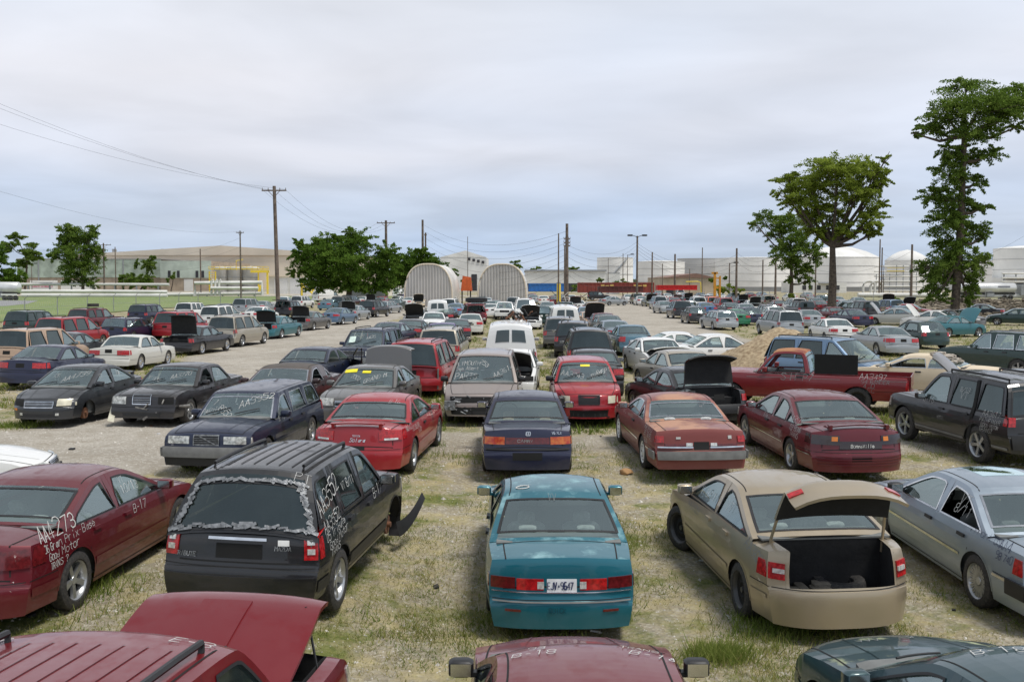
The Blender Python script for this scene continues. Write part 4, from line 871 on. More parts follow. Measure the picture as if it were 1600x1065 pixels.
c = N_('bonne', 'sedan', P['maroon'], 'sedan', 'maroon sedan with a long tail spoiler between the rusty coupe and a black SUV', 'car', L=5.1, W=1.88, H=1.42, wb=2.81, fo=1.05, r=.335, dz=1.04, dzb=1.04, B=.24, xbb=-1.62, xcb=1.3, xct=.5, rl=[(.46, .985, .73, .90, 'smoke', .28)], plater=(.22, .44, .60), spoiler=(-2.30, .05, .72), side_mold=(.52, 'chrome', .015), win=[(-1.42, -.95, .9, 9), (-.88, -.22, 9, 9), (-.12, 1.08, 9, 9)],
  extra=[('lamp_panel', -1, -.46, .46, .66, .80, 'smoke', .012), ('amber_lens', -1, -.62, -.5, .80, .88, 'amber', .02), ('amber_lens', -1, .5, .62, .80, .88, 'amber', .02)] + [('bumper_strip', -1, -.92, .92, .36 + .05 * k, .375 + .05 * k, P['maroon'], .022) for k in range(4)],
  marks=[('RE', 'Bonneville', -.22, .685, .055, dict(m='mark', wd=.010, off=.03)), ('L', 'AA3571', -1.1, .98, .12), ('L', '03 BONN', -1.25, .84, .10), ('L', 'TRANS', -1.3, .72, .1), ('L', 'B16', .3, .84, .1)])
put(c, 0, 0, -5, X=6.45, D=18.7)
c = N_('path', 'suv', P['black'], 'suv', 'black SUV with its rear side door ajar, at the right edge', 'car', L=4.65, W=1.84, H=1.74, wb=2.70, r=.38, bz=.38, rails=1, side_mold=(.44, 'grey', .05), clad=1, rl=[(.84, .985, .88, 1.10, 'red', .12)], wheel='alloy', trim='black', marks=[('L', 'AA3617', -1.35, 1.0, .11), ('L', 'PATHFINDER', -1.3, .88, .08), ('L', 'GOOD MOTOR', -1.35, .78, .07), ('L', 'TRANS?', -1.3, .68, .08), ('L', 'B-16', .75, 1.0, .12), ('L', 'VT', -.5, 1.22, .14), ('L', '8/13', -.45, 1.36, .1)], extra=[('bumper', -1, -.97, .97, .45, .70, 'black', .06)])
put(c, 0, 0, -10, X=10.5, D=19.7)
b = MB(); ribbon(b, c.PS(1), [(-.95, .5), (-1.03, .95), (-1.05, 1.15), (-1.02, 1.4), (-.98, 1.62)], .10, .015, 0, -1); b.build('open_door_gap', M['seam'], c.root, 0)
c = N_('volvo', 'wagon', P['dnavy'], 'wagon', 'navy estate wagon facing the camera with a square barred grille, behind the taped SUV', 'car', L=4.7, W=1.76, H=1.44, hz=.84, cz=.98, r=.32, wheel='alloy7', bump_f=(.40, .56, 'bump', .09), grille=(.29, .62, .80), fl=[(.40, .90, .64, .78, 'lens', .08)], B=.05, rails=0, gbar='silvert', extra=[('bumper', 1, -.96, .96, .24, .40, 'black', .03)], trim='chrome',
  marks=[('WS', 'AA3952', .06, 1.10, .15, dict(ang=22)), ('WS', '1.8952', -.55, 1.18, .13, dict(ang=-28)), ('WS', 'PARTS', -.72, 1.02, .10), ('L', 'B-15', .7, .85, .1), ('L', 'VT', -.2, 1.08, .13)])
put(c, 0, 0, 187, 'f', X=-5.72, D=18.95)
b = MB(); ribbon(b, c.PE(1), [(-.2, .64), (.2, .79)], .02, .03, 0, -1); b.build('grille_slash', M['silvert'], c.root, 0)
# ---- third row -----------------------------------------------------
c = N_('neon', 'sedan', P['grey'], 'sedan', 'charcoal compact sedan facing the camera with bare rusty front hub', 'car', L=4.43, W=1.71, H=1.42, wb=2.67, fo=.88, r=.30, xcb=1.25, xct=.42, xbt=-.75, xbb=-1.45, missing=('fl', ('headlight', 1)), B=.26, hz=.72, fl=[(.56, .93, .56, .72, 'yelens', .06)], grille=(.46, .52, .66), bf=.88, spoiler=(-2.0, .06, .6),
  marks=[('WS', 'AA4739', .0, 1.04, .13, dict(ang=20)), ('L', 'VT', .55, 1.08, .12), ('L', 'AA', -.4, 1.1, .12), ('WS', 'IS', -.35, 1.15, .1)], extra=[('fog_lamp', 1, -.66, -.56, .33, .39, 'clear', .012), ('fog_lamp', 1, .56, .66, .33, .39, 'clear', .012), ('indicator', 1, .80, .93, .44, .49, 'amber', .012)])
put(c, 0, 0, 185, 'f', X=-11.6, D=24.9)
c = N_('merc', 'boxy', P['black2'], 'sedan', 'black boxy sedan facing the camera with smashed front corner and chrome grille', 'car', L=4.75, W=1.75, H=1.42, r=.32, wb=2.80, xcb=1.0, wheel='alloy', side_mold=(.48, 'chrome', .03), missing=(('headlight', -1),), grille=(.28, .58, .80), fl=[(.5, .95, .58, .76, 'lens', .1)], noglass=((1, 1),),
  marks=[('WS', 'AA3770', .05, 1.06, .12, dict(ang=15)), ('WS', '97 BENZ', -.6, 1.1, .09, dict(ang=-15)), ('L', 'VT', -.45, 1.05, .14), ('L', '15', .7, .8, .1)])
put(c, 0, 0, 187, 'f', X=-9.15, D=25.1)
b = MB(); rs = random.Random(8)
for k in range(14):
    a = Vector((c.F - .1 + rs.uniform(-.25, .15), rs.uniform(-.1, .85), rs.uniform(.3, .72))); b.tube([a, a + Vector((rs.uniform(-.1, .15), rs.uniform(-.35, .35), rs.uniform(-.15, .15)))], rs.uniform(.015, .05), 5)
b.build('exposed_frame', M['engine'], c.root, 0)
b = MB(); pts = [Vector((c.F - .28 + .1 * k, -.90 + .01 * k, .56 - .13 * k)) for k in range(4)]
for i in range(3): b.add([pts[i], pts[i + 1], pts[i + 1] + Vector((.03, .18, -.03)), pts[i] + Vector((0, .16, 0))], [(0, 1, 2, 3)])
b.build('broken_lamp', M['yelens'], c.root, 0)
c = N_('cad', 'coupe', P['brown'], 'coupe', 'dark brown coupe with padded half-vinyl roof behind the navy wagon', 'car', L=5.1, W=1.85, H=1.38, wb=2.75, trim='chrome', roofm=P['vinyl'], B=.06, win=[(-1.15, -.80, 9, 9), (-.35, .95, 9, 9)], side_mold=(.42, 'grey', .12), wheel='steelcap', noglass=((1, 1),), xbt=-.95, xbb=-1.3, marks=[('L', '15', .6, .8, .14)])
put(c, 0, 0, 186, 'c', X=-6.05, D=27.6)
c = N_('blk5', 'sedan', P['dnavy'], 'sedan', 'dark sedan with its front door hanging open behind the brown coupe', 'car', L=4.6, W=1.75, H=1.42, wheel='steel', noglass=((1, -1), (0, -1)))
put(c, 0, 0, 10, X=-7.0, D=32.5)
b = MB(); b.box(0, -1.0, -.03, .03, .3, .95, 0, Matrix.Translation((.95, -c.hw, 0)) @ Matrix.Rotation(R(38), 4, 'Z')); b.tube([(.9, -c.hw - .0, .95), (.35, -c.hw - .42, 1.35), (.05, -c.hw - .65, 1.35), (.15, -c.hw - .62, .95)], .03, 6); b.build('door', [P['black']], c.root, 0)
c = N_('expl', 'suv', P['dnavy'], 'suv', 'navy SUV facing the camera with silver grille and a green paper in its windshield', 'car', rails=1, grille=(.5, .74, .92), fl=[(.56, .96, .74, .92, 'lens', .12)], bump_f=(.46, .68, 'silvert', .08), gbar='silvert', marks=[('WS', 'AA35', .1, 1.3, .14, dict(ang=12)), ('WS', '00', -.2, 1.4, .12)])
put(c, 0, 0, 190, 'f', X=-6.15, D=39.5)
b = MB(); patch(b, lambda a, z: c.PGz(1)(-a, z), -.62, -.36, 1.2, 1.42, 2, 2, .012, .01, 0, 1); b.build('windshield_paper', M['paper'], c.root, 0)
c = N_('rmini', 'minivan', P['red'], 'minivan', 'red minivan seen from behind, right of the navy SUV', 'minivan', rl=[(.84, .99, .72, 1.0, 'red', .08)], L=4.7, H=1.76, W=1.9, wheel='white', extra=[('bumper', -1, -.97, .97, .42, .62, P['red'], .05)], marks=[('R', 'AA362', -1.6, .9, .14), ('R', 'VT', -.6, .9, .14), ('R', 'GOOD', -1.5, .7, .12)])
put(c, 0, 0, 5, X=-3.1, D=31.3)
c = N_('lex', 'sedan', P['mgrey'], 'sedan', 'grey sedan facing the camera with raised trunk lid and yellow windshield stickers', 'car', trunk_open=82, L=4.8, W=1.8, r=.32, fl=[(.5, .96, .60, .76, 'lens', .16)], B=.2, marks=[('WS', 'GRAND M', .0, 1.02, .12, dict(ang=18)), ('WS', '2002', -.4, 1.16, .1, dict(ang=-20)), ('L', '15', .6, .84, .12), ('L', 'VT', -.3, .82, .12)])
put(c, 0, 0, 187, 'f', X=-3.95, D=24.6)
b = MB(); f_ = lambda a, z: c.PGz(1)(-a, z)
patch(b, f_, -.62, -.30, 1.27, 1.35, 4, 2, .012, .01, 0, 1, ); b.build('windshield_sticker', M['yel'], c.root, 0)
b = MB(); patch(b, f_, -.14, .08, 1.25, 1.30, 3, 1, .012, .01, 0, 1); b.build('windshield_sticker', M['yel'], c.root, 0)
c = N_('bmini', 'minivan', P['mauve'], 'minivan', 'mauve-grey minivan facing the camera with PARTS on its windshield and bumper missing', 'minivan', L=4.8, W=1.92, H=1.72, fl=[], grille=None, wheel='steel', bodymirror=0, B=.14, mirrors=1, roofm=P['mauve'], railm='black', norails=1,
  extra=[('front_opening', 1, -.86, .86, .30, .74, 'seam', .006)], marks=[('WS', 'PARTS', -.72, 1.10, .17, dict(ang=0)), ('WS', 'PLYMOUTH', -.74, 1.42, .12), ('WS', 'See Agent', -.70, 1.31, .10), ('WS', 'AA3614', .30, 1.12, .13, dict(ang=28)), ('WS', '253', -.1, 1.48, .12, dict(ang=-30))])
put(c, 0, 0, 182, 'f', X=-.80, D=25.3)
b = MB(); rs = random.Random(11); F = c.F
b.box(F - .16, F - .10, -.72, .72, .40, .46); b.box(F - .14, F - .08, -.62, .62, .66, .70); b.box(F - .12, F - .06, -.03, .03, .40, .70)
for k in range(16):
    a = Vector((F - .06 + rs.uniform(-.06, .08), rs.uniform(-.75, .75), rs.uniform(.32, .72))); b.tube([a, a + Vector((rs.uniform(-.04, .06), rs.uniform(-.22, .22), rs.uniform(-.12, .12)))], rs.uniform(.01, .035), 5)
b.box(F - .08, F + .02, -.88, -.62, .42, .64, 0); b.build('exposed_frame', M['silvert'], c.root, 0)
c = N_('pt', 'hatch', P['red'], 'hatchback', 'red retro hatchback facing the camera with round fenders, right of the navy sedan', 'car', L=4.3, W=1.72, H=1.58, r=.32, xcb=.92, xct=.45, xbt=-1.55, xbb=-1.95, cz=1.08, hz=.82, bf=.98, br=1.02, B=.36, pf=.20, fb=.54, win=[(-1.6, -.95, 2, 9), (-.85, -.1, 9, 9), (0, .8, 9, 9)], grille=(.36, .58, .80), fl=[(.66, .93, .60, .78, 'yelens', .10)], gbar='black', hh=.05,
  extra=[('crash_beam', 1, -.72, .72, .47, .54, P['red'], .05), ('front_opening', 1, -.7, .7, .28, .44, 'seam', .006)], missing=(), bodymirror=0, marks=[('WS', 'AA3743', -.62, 1.22, .14, dict(ang=-12)), ('WS', '04 PT', .3, 1.20, .12, dict(ang=18)), ('WS', 'TRANS', .15, 1.10, .12, dict(ang=25))])
put(c, 0, 0, 180, 'f', X=1.90, D=25.0)
b = MB(); patch(b, lambda a, z: c.PGz(1)(-a, z), -.12, .12, 1.40, 1.45, 3, 1, .012, .01, 0, 1); b.build('windshield_sticker', M['yel'], c.root, 0)
b = MB(); b.rbox((c.F - .35, -.72, .62), (.16, .13, .15), .3); b.build('torn_lamp_pod', M['black'], c.root, 40)
c = N_('bsed', 'sedan', P['black'], 'sedan', 'black sedan with its trunk lid raised, between the red hatchback and the red pickup', 'car', trunk_open=100, L=4.55, W=1.74, H=1.40, bump_r=(.42, .62, 'black', .10), rl=[(.78, .985, .70, .86, 'red', .2)], missing=(), wheel='alloy', lidz=.64, marks=[('L', 'AA3512', -.4, 1.05, .1, dict(m='markd'))])
put(c, 0, 0, -15, X=5.05, D=24.6)
c = N_('pick', 'pickup', P['pickred'], 'pickup', 'red pickup truck with fire-rusted cab, broadside behind the maroon sedan', 'pickup truck', L=5.7, wb=3.45, xcb=1.35, xct=.88, xbt=-.05, xbb=-.22, win=[(-.05, 1.22, 5, 9)], doors=[(-.1, 1.25)], trim='black', noglass=((0, 1), (0, -1), 'f'), roofm=P['burnt'], side_mold=(.92, 'grey', .012), marks=[('L', 'S H-P7', .6, .86, .18, dict(m='markd')), ('L', 'AA3497', -1.5, .96, .14), ('L', '94 RANGER', -1.55, .84, .1, dict(m='markd')), ('L', '4.0', -1.6, .72, .12, dict(m='markd')), ('L', 'CC', -1.7, .6, .12, dict(m='markd'))], bump_r=(.40, .56, 'bump', .1))
put(c, 0, 0, -66, 'c', X=8.45, D=29.2)
b = MB(); b.box(-1.45, -.30, .80, .83, 1.06, 1.60); b.build('cab_back_panel', M['seam'], c.root, 0)
c = N_('bvan', 'minivan', P['ltblue'], 'minivan', 'pale blue minivan nosing out from behind the red pickup', 'minivan', rails=1)
put(c, 0, 0, 140, 'c', X=10.9, D=34.6)
c = N_('wvan', 'van', P['white'], 'van', 'white cargo van with two dark rear windows in the centre row', 'van', norails=1, extra=[('bumper', -1, -.95, .95, .38, .56, 'white', .08)])
put(c, 0, 0, 0, X=-.05, D=37.6)
c = N_('whood', 'sedan', P['white'], 'sedan', 'white sedan with black-lined hood up, squeezed between the minivan and the white van', 'car', hood_open=42, missing=(('headlight', -1),), L=4.5)
put(c, 0, 0, 183, 'f', X=-.15, D=31.0)
c = N_('bptr', 'sedan', P['black2'], 'sedan', 'black sedan seen from behind just beyond the red retro hatchback', 'car', seats='seatg', rl=[(.62, .985, .74, .92, 'red', .3)])
put(c, 0, 0, 2, X=2.6, D=31.2)
c = N_('bsuv', 'minivan', P['black2'], 'suv', 'black people carrier with wide dark rear window and roof spoiler, centre right row', 'car', rl=[(.86, .99, .74, .98, 'red', .1)], crown=.08, L=4.9, H=1.76)
put(c, 0, 0, 1, X=3.05, D=39.5)
c = N_('white_l', 'sedan', P['white'], 'sedan', 'white sedan nose pointing in from the left edge', 'car', L=4.7, hz=.72, B=.2)
put(c, 0, 0, 75, 'f', X=-7.75, D=17.4)
c = N_('wimp', 'sedan', P['white'], 'sedan', 'white four-door sedan broadside beside the gravel mound', 'car', L=5.08, W=1.85, H=1.46, side_mold=(.52, 'black', .04), wb=2.8, fo=1.0)
put(c, 0, 0, 80, 'c', X=8.6, D=42.5)
c = N_('wcou', 'coupe', P['white'], 'coupe', 'white coupe with sloping side window behind the white four-door', 'car', L=4.8)
put(c, 0, 0, 85, 'c', X=7.6, D=46.0)
c = N_('alt', 'sedan', P['gblue'], 'sedan', 'grey-blue sedan seen from behind at the edge of the track, lid slightly sprung', 'car', L=4.86, W=1.79, H=1.47, rl=[(.66, .985, .72, .96, 'red', .25)], plater=(.45, .70, .78))
put(c, 0, 0, -2, X=6.0, D=49.0)
c = N_('wcr', 'sedan', P['white'], 'sedan', 'crumpled white car with huge pale hood and torn side', 'car', L=4.6, hood_open=22, missing=(('headlight', -1), ('headlight', 1), 'fr'))
put(c, 0, 0, 172, 'f', X=6.0, D=38.0)
c = N_('bei5', 'sedan', P['beige'], 'sedan', 'beige sedan with large rear glass in front of the crumpled white car', 'car', L=4.7, rl=[(.5, .97, .72, .9, 'dred', .2)])
put(c, 0, 0, -12, X=5.9, D=31.0)
c = N_('crush', 'coupe', P['cream'], 'coupe', 'cream coupe with smashed roof and cracked rear glass, behind the black SUV at right', 'car', L=5.1, trim='chrome', H=1.34, noglass=((1, 1),), wheel='steelcap')
put(c, 0, 0, -55, 'c', X=12.9, D=32.5)
b = MB(); rs = random.Random(2)
for k in range(40):
    p = c.PG(rs.uniform(-1.3, -.5), rs.uniform(-.8, .6)) + Vector((0, 0, rs.uniform(.0, .06))); b.rbox(p, (rs.uniform(.04, .16), rs.uniform(.04, .12), rs.uniform(.01, .04)), .4, 0, None)
b.build('broken_roof', mat('torn_roof', (.2, .16, .12), .95, col2=(.6, .55, .48), scale=12), c.root, 0)
c = N_('ghood', 'sedan', P['mgrey'], 'sedan', 'grey sedan with its hood raised beyond the black SUV at right', 'car', hood_open=55, L=4.7)
put(c, 0, 0, -58, 'c', X=12.7, D=25.6)
c = N_('dkr', 'suv', P['dnavy'], 'suv', 'dark navy SUV cut by the right edge, behind the black SUV', 'car', L=4.7)
put(c, 0, 0, -60, 'c', X=16.0, D=25.8)
c = N_('xc', 'wagon', P['dgreen'], 'wagon', 'dark green tall wagon with long red tail lamps up its pillars at right', 'car', L=4.8, H=1.72, W=1.9, cz=1.1, bf=1.02, br=1.06, dz=1.05, dzb=1.07, hz=.95, r=.36, rl=[(.86, .99, .80, 1.05, 'red', .14)], rails=1, railm='silvert', trim='chrome', lidz=.7)
put(c, 0, 0, -30, X=20.2, D=37.5)
b = MB()
for sg in (-1, 1): patch(b, c.PG, c.xbb + .06 if hasattr(c, 'xbb') else -2.1, -1.98, sg * .93 - .05, sg * .93 + .05, 4, 2, .012, .02, 0, -1)
b.build('tail_light', M['red'], c.root, 40)
# ------------------------------------------------------------------ ground and setting
from mathutils import noise
def poly(pts): return [gp(*p) for p in pts]
LANES = [(poly([(-260, 730), (110, 706), (290, 664), (415, 562), (480, 524), (560, 499), (640, 479), (720, 466)]), 3.4), (poly([(930, 455), (955, 466), (985, 488), (1030, 512), (1110, 545), (1240, 580), (1400, 575), (1600, 620)]), 3.6),
         ([Vector((-13, 22.6, 0)), Vector((-2, 23.0, 0)), Vector((9, 22.6, 0))], 1.3), (poly([(700, 462), (930, 462)]), 9)]
def lane(x, y):
    best = 0
    for k, (pl, hw_) in enumerate(LANES):
        for a, b2 in zip(pl, pl[1:]):
            dx_, dy_ = b2.x - a.x, b2.y - a.y; L2 = dx_ * dx_ + dy_ * dy_; t = max(0, min(1, ((x - a.x) * dx_ + (y - a.y) * dy_) / L2))
            d = math.hypot(x - a.x - t * dx_, y - a.y - t * dy_); d += noise.noise((x * .5, y * .5, 3)) * .9
            best = max(best, (1 - sst(hw_ * .75, hw_ * 1.25, d)) * (.45 if k == 2 else 1))
    return best
def rough(x, y): return gz(x, y) + (noise.noise((x * .35, y * .35, 0)) * .05 + noise.noise((x * 1.4, y * 1.4, 5)) * .022) * (1 if y < 60 else 0)
gy = [-40, -20, -8] + list(np.arange(-4, 50, .28)) + list(np.arange(50, 110, 1.2)) + list(np.arange(110, 300, 8)) + [400, 600, 1000, 2000, 4000, 8000]
gxh = list(np.arange(0, 24, .28)) + list(np.arange(24, 60, 1.0)) + [70, 90, 120, 160, 220, 300, 500, 1000, 3000, 7000]
gx = [-v for v in gxh[:0:-1]] + gxh
V = []; A = []
for y in gy:
    for x in gx: V.append((x, y, rough(x, y))); A.append(lane(x, y) if y < 300 else .5)
nx = len(gx); F_ = [(j * nx + i, j * nx + i + 1, (j + 1) * nx + i + 1, (j + 1) * nx + i) for j in range(len(gy) - 1) for i in range(nx - 1)]
me = bpy.data.meshes.new('ground'); me.from_pydata(V, [], F_); at_ = me.attributes.new('lane', 'FLOAT', 'POINT'); at_.data.foreach_set('value', A)
me.polygons.foreach_set('use_smooth', [True] * len(me.polygons)); go = bpy.data.objects.new('ground', me); SC.collection.objects.link(go); go['kind'] = 'structure'
def ground_mat():
    m, n, l, b = newmat('gravel_ground'); b.inputs['Roughness'].default_value = .95; b.inputs['Specular IOR Level'].default_value = .15
    g = n.new('ShaderNodeNewGeometry'); at2 = n.new('ShaderNodeAttribute'); at2.attribute_name = 'lane'
    def NZ(sc, det=6, ro=.6):
        x = n.new('ShaderNodeTexNoise'); x.inputs['Scale'].default_value = sc; x.inputs['Detail'].default_value = det; x.inputs['Roughness'].default_value = ro; l.new(g.outputs['Position'], x.inputs['Vector']); return x.outputs['Fac']
    def MR(s, a, b_, c_=0., d_=1.):
        x = n.new('ShaderNodeMapRange'); x.inputs[1].default_value = a; x.inputs[2].default_value = b_; x.inputs[3].default_value = c_; x.inputs[4].default_value = d_; l.new(s, x.inputs[0]); return x.outputs[0]
    def MIX(f, a, b_, bl='MIX'):
        x = n.new('ShaderNodeMix'); x.data_type = 'RGBA'; x.blend_type = bl
        for i, v in ((0, f), (6, a), (7, b_)):
            if isinstance(v, tuple): x.inputs[i].default_value = (*v, 1)
            elif isinstance(v, float): x.inputs[i].default_value = v
            else: l.new(v, x.inputs[i])
        return x.outputs[2]
    def MA(op, a, b_):
        x = n.new('ShaderNodeMath'); x.operation = op
        for i, v in enumerate((a, b_)):
            if isinstance(v, float): x.inputs[i].default_value = v
            else: l.new(v, x.inputs[i])
        return x.outputs[0]
    vo = n.new('ShaderNodeTexVoronoi'); vo.inputs['Scale'].default_value = 22; l.new(g.outputs['Position'], vo.inputs['Vector'])
    sp = n.new('ShaderNodeSeparateColor'); l.new(vo.outputs['Color'], sp.inputs[0])
    dirt = MIX(MR(NZ(.45, 8), .35, .65), (.27, .235, .18), (.38, .335, .26)); dirt = MIX(MR(NZ(3., 8, .7), .4, .62, 0, .55), dirt, (.21, .175, .125))
    dirt = MIX(MR(sp.outputs[0], .5, 1.0, 0, .75), dirt, (.52, .49, .42)); dirt = MIX(MR(sp.outputs[1], .62, 1.0, 0, .6), dirt, (.14, .12, .095))
    tr = MIX(MR(NZ(.25, 8), .35, .62), (.30, .27, .225), (.41, .375, .32)); tr = MIX(MR(sp.outputs[0], .6, 1.0, 0, .5), tr, (.62, .59, .53)); tr = MIX(MR(NZ(1.2, 8, .7), .47, .66, 0, .75), tr, (.27, .235, .185))
    straw = MIX(MR(NZ(6., 6), .35, .65), (.30, .25, .125), (.46, .39, .21)); grs = MIX(MR(NZ(9., 5), .35, .65), (.09, .115, .028), (.19, .20, .065))
    off = MR(at2.outputs['Fac'], .15, .75, 0, .22); dirt = MIX(.28, dirt, (.32, .285, .19))
    gmask = MR(MA('SUBTRACT', NZ(.75, 9, .72), off), .50, .62); smask = MR(MA('SUBTRACT', NZ(1.6, 9, .75), off), .44, .60, 0, .85)
    near_ = MIX(smask, dirt, straw); near_ = MIX(gmask, near_, grs)
    col = MIX(MR(at2.outputs['Fac'], .25, .7), near_, tr)
    l.new(col, b.inputs['Base Color'])
    bp = n.new('ShaderNodeBump'); bp.inputs['Strength'].default_value = .7; bp.inputs['Distance'].default_value = .03
    hh = MA('ADD', MA('MULTIPLY', NZ(14., 8, .8), 1.2), vo.outputs['Distance']); l.new(hh, bp.inputs['Height']); l.new(bp.outputs[0], b.inputs['Normal'])
    return m
me.materials.append(ground_mat())
def leafmat(name, c1, c2, c3, tl=.25):
    m, n, l, b = newmat(name); n.remove(b); o = n['Material Output']; g = n.new('ShaderNodeNewGeometry')
    rp = n.new('ShaderNodeValToRGB'); rp.color_ramp.elements[0].color = (*c1, 1); rp.color_ramp.elements[1].color = (*c3, 1); e = rp.color_ramp.elements.new(.55); e.color = (*c2, 1)
    no = n.new('ShaderNodeTexNoise'); no.inputs['Scale'].default_value = .5; no.inputs['Detail'].default_value = 3; l.new(g.outputs['Position'], no.inputs['Vector'])
    mm = n.new('ShaderNodeMath'); mm.operation = 'MULTIPLY_ADD'; l.new(g.outputs['Random Per Island'], mm.inputs[0]); mm.inputs[1].default_value = .6
    m2 = n.new('ShaderNodeMapRange'); m2.inputs[1].default_value = .3; m2.inputs[2].default_value = .7; m2.inputs[4].default_value = .4; l.new(no.outputs['Fac'], m2.inputs[0]); l.new(m2.outputs[0], mm.inputs[2]); l.new(mm.outputs[0], rp.inputs[0])
    d = n.new('ShaderNodeBsdfDiffuse'); t = n.new('ShaderNodeBsdfTranslucent'); l.new(rp.outputs[0], d.inputs[0]); l.new(rp.outputs[0], t.inputs[0])
    x = n.new('ShaderNodeMixShader'); x.inputs[0].default_value = tl; l.new(d.outputs[0], x.inputs[1]); l.new(t.outputs[0], x.inputs[2]); l.new(x.outputs[0], o.inputs[0]); return m
GR = leafmat('grass_blades', (.15, .17, .045), (.30, .28, .09), (.50, .43, .23), .4); GRG = leafmat('green_grass', (.09, .14, .025), (.18, .24, .05), (.34, .35, .11), .4)
LF1 = leafmat('leaf_green', (.06, .10, .018), (.14, .22, .04), (.28, .36, .09), .5); LF2 = leafmat('leaf_yellow_green', (.10, .14, .018), (.23, .30, .045), (.38, .45, .11), .5); LF3 = leafmat('leaf_deep_green', (.045, .09, .014), (.12, .21, .035), (.23, .34, .065), .5)
def soup(name, V, F_, m, kind=None, parent=None):
    me = bpy.data.meshes.new(name); V = np.asarray(V, dtype=np.float32).reshape(-1, 3); k = F_; nf = len(V) // k
    me.vertices.add(len(V)); me.vertices.foreach_set('co', V.ravel()); me.loops.add(len(V)); me.loops.foreach_set('vertex_index', np.arange(len(V), dtype=np.int32))
    me.polygons.add(nf); me.polygons.foreach_set('loop_start', np.arange(0, len(V), k, dtype=np.int32)); me.polygons.foreach_set('loop_total', np.full(nf, k, dtype=np.int32))
    me.update(calc_edges=True); me.materials.append(m); o = bpy.data.objects.new(name, me); SC.collection.objects.link(o)
    if kind: o['kind'] = kind
    if parent: o.parent = parent
    return o
rng = np.random.default_rng(5)
def blades(pts, h, wd, lean=.5):
    n = len(pts); a = rng.uniform(0, 6.283, n); hh = h * rng.uniform(.5, 1.4, n); ww = wd * rng.uniform(.6, 1.3, n); d = np.stack([np.cos(a), np.sin(a), np.zeros(n)], 1) * ww[:, None]
    ln = rng.normal(0, lean, (n, 2)) * hh[:, None]; tip = pts + np.stack([ln[:, 0], ln[:, 1], hh], 1)
    return np.stack([pts - d, pts + d, tip], 1).reshape(-1, 3)
car_boxes = []
for o in bpy.data.objects:
    if o.get('category') and o.type == 'EMPTY': car_boxes.append((o.location.x, o.location.y))
def scatter(n, y0, y1, seed, thr):
    rs = random.Random(seed); P_ = []
    while len(P_) < n:
        y = y0 + (y1 - y0) * rs.random() ** 1.3; x = rs.uniform(-.56, .56) * max(y, 4)
        q = noise.noise((x * .55, y * .55, 8)) + .5 * noise.noise((x * 2.1, y * 2.1, 2)) - lane(x, y) * 1.5
        if q < thr: continue
        k = rs.randint(3, 9); sp_ = rs.uniform(.03, .16)
        for _ in range(k):
            xx, yy = x + rs.gauss(0, sp_), y + rs.gauss(0, sp_); P_.append((xx, yy, rough(xx, yy)))
    return np.array(P_)
V1 = [blades(scatter(90000, 6.5, 30, 1, -.22), .045, .0045, .8), blades(scatter(12000, 6.5, 30, 4, .30), .11, .005, .5), blades(scatter(34000, 26, 70, 2, -.1), .12, .014, .6)]
o = soup('dry_grass', np.concatenate(V1), 3, GR, 'stuff'); tag(o, None, None)
V2 = [blades(scatter(60000, 6.5, 30, 3, .08), .05, .005, .7), blades(scatter(36000, 24, 95, 6, .02), .15, .018, .6)]
rs = random.Random(9); extra = []          # weeds growing round parked cars
for (cx_, cy_) in car_boxes:
    if cy_ > 60: continue
    for _ in range(16 if cy_ < 30 else 10):
        a = rs.uniform(0, 6.283); px_, py_ = cx_ + 1.25 * math.cos(a) * rs.uniform(.75, 1.15), cy_ + 2.6 * math.sin(a) * rs.uniform(.7, 1.1)
        if lane(px_, py_) > .5: continue
        for _ in range(rs.randint(8, 34)): xx, yy = px_ + rs.gauss(0, .12), py_ + rs.gauss(0, .12); extra.append((xx, yy, rough(xx, yy)))
for (px_, py_, r_, n_) in ((1130, 1040, .33, 1400), (215, 870, .5, 900), (95, 960, .7, 1300), (930, 960, .5, 260), (1250, 985, .8, 500), (560, 700, .5, 300), (20, 668, .8, 500), (1200, 1000, .5, 300), (620, 620, .6, 200)):
    g = gp(px_, py_)
    for _ in range(n_): xx, yy = g.x + rs.gauss(0, r_ * .5), g.y + rs.gauss(0, r_ * .35); extra.append((xx, yy, rough(xx, yy)))
V2.append(blades(np.array(extra), .15, .006, .5)); soup('green_grass', np.concatenate(V2), 3, GRG, 'stuff')
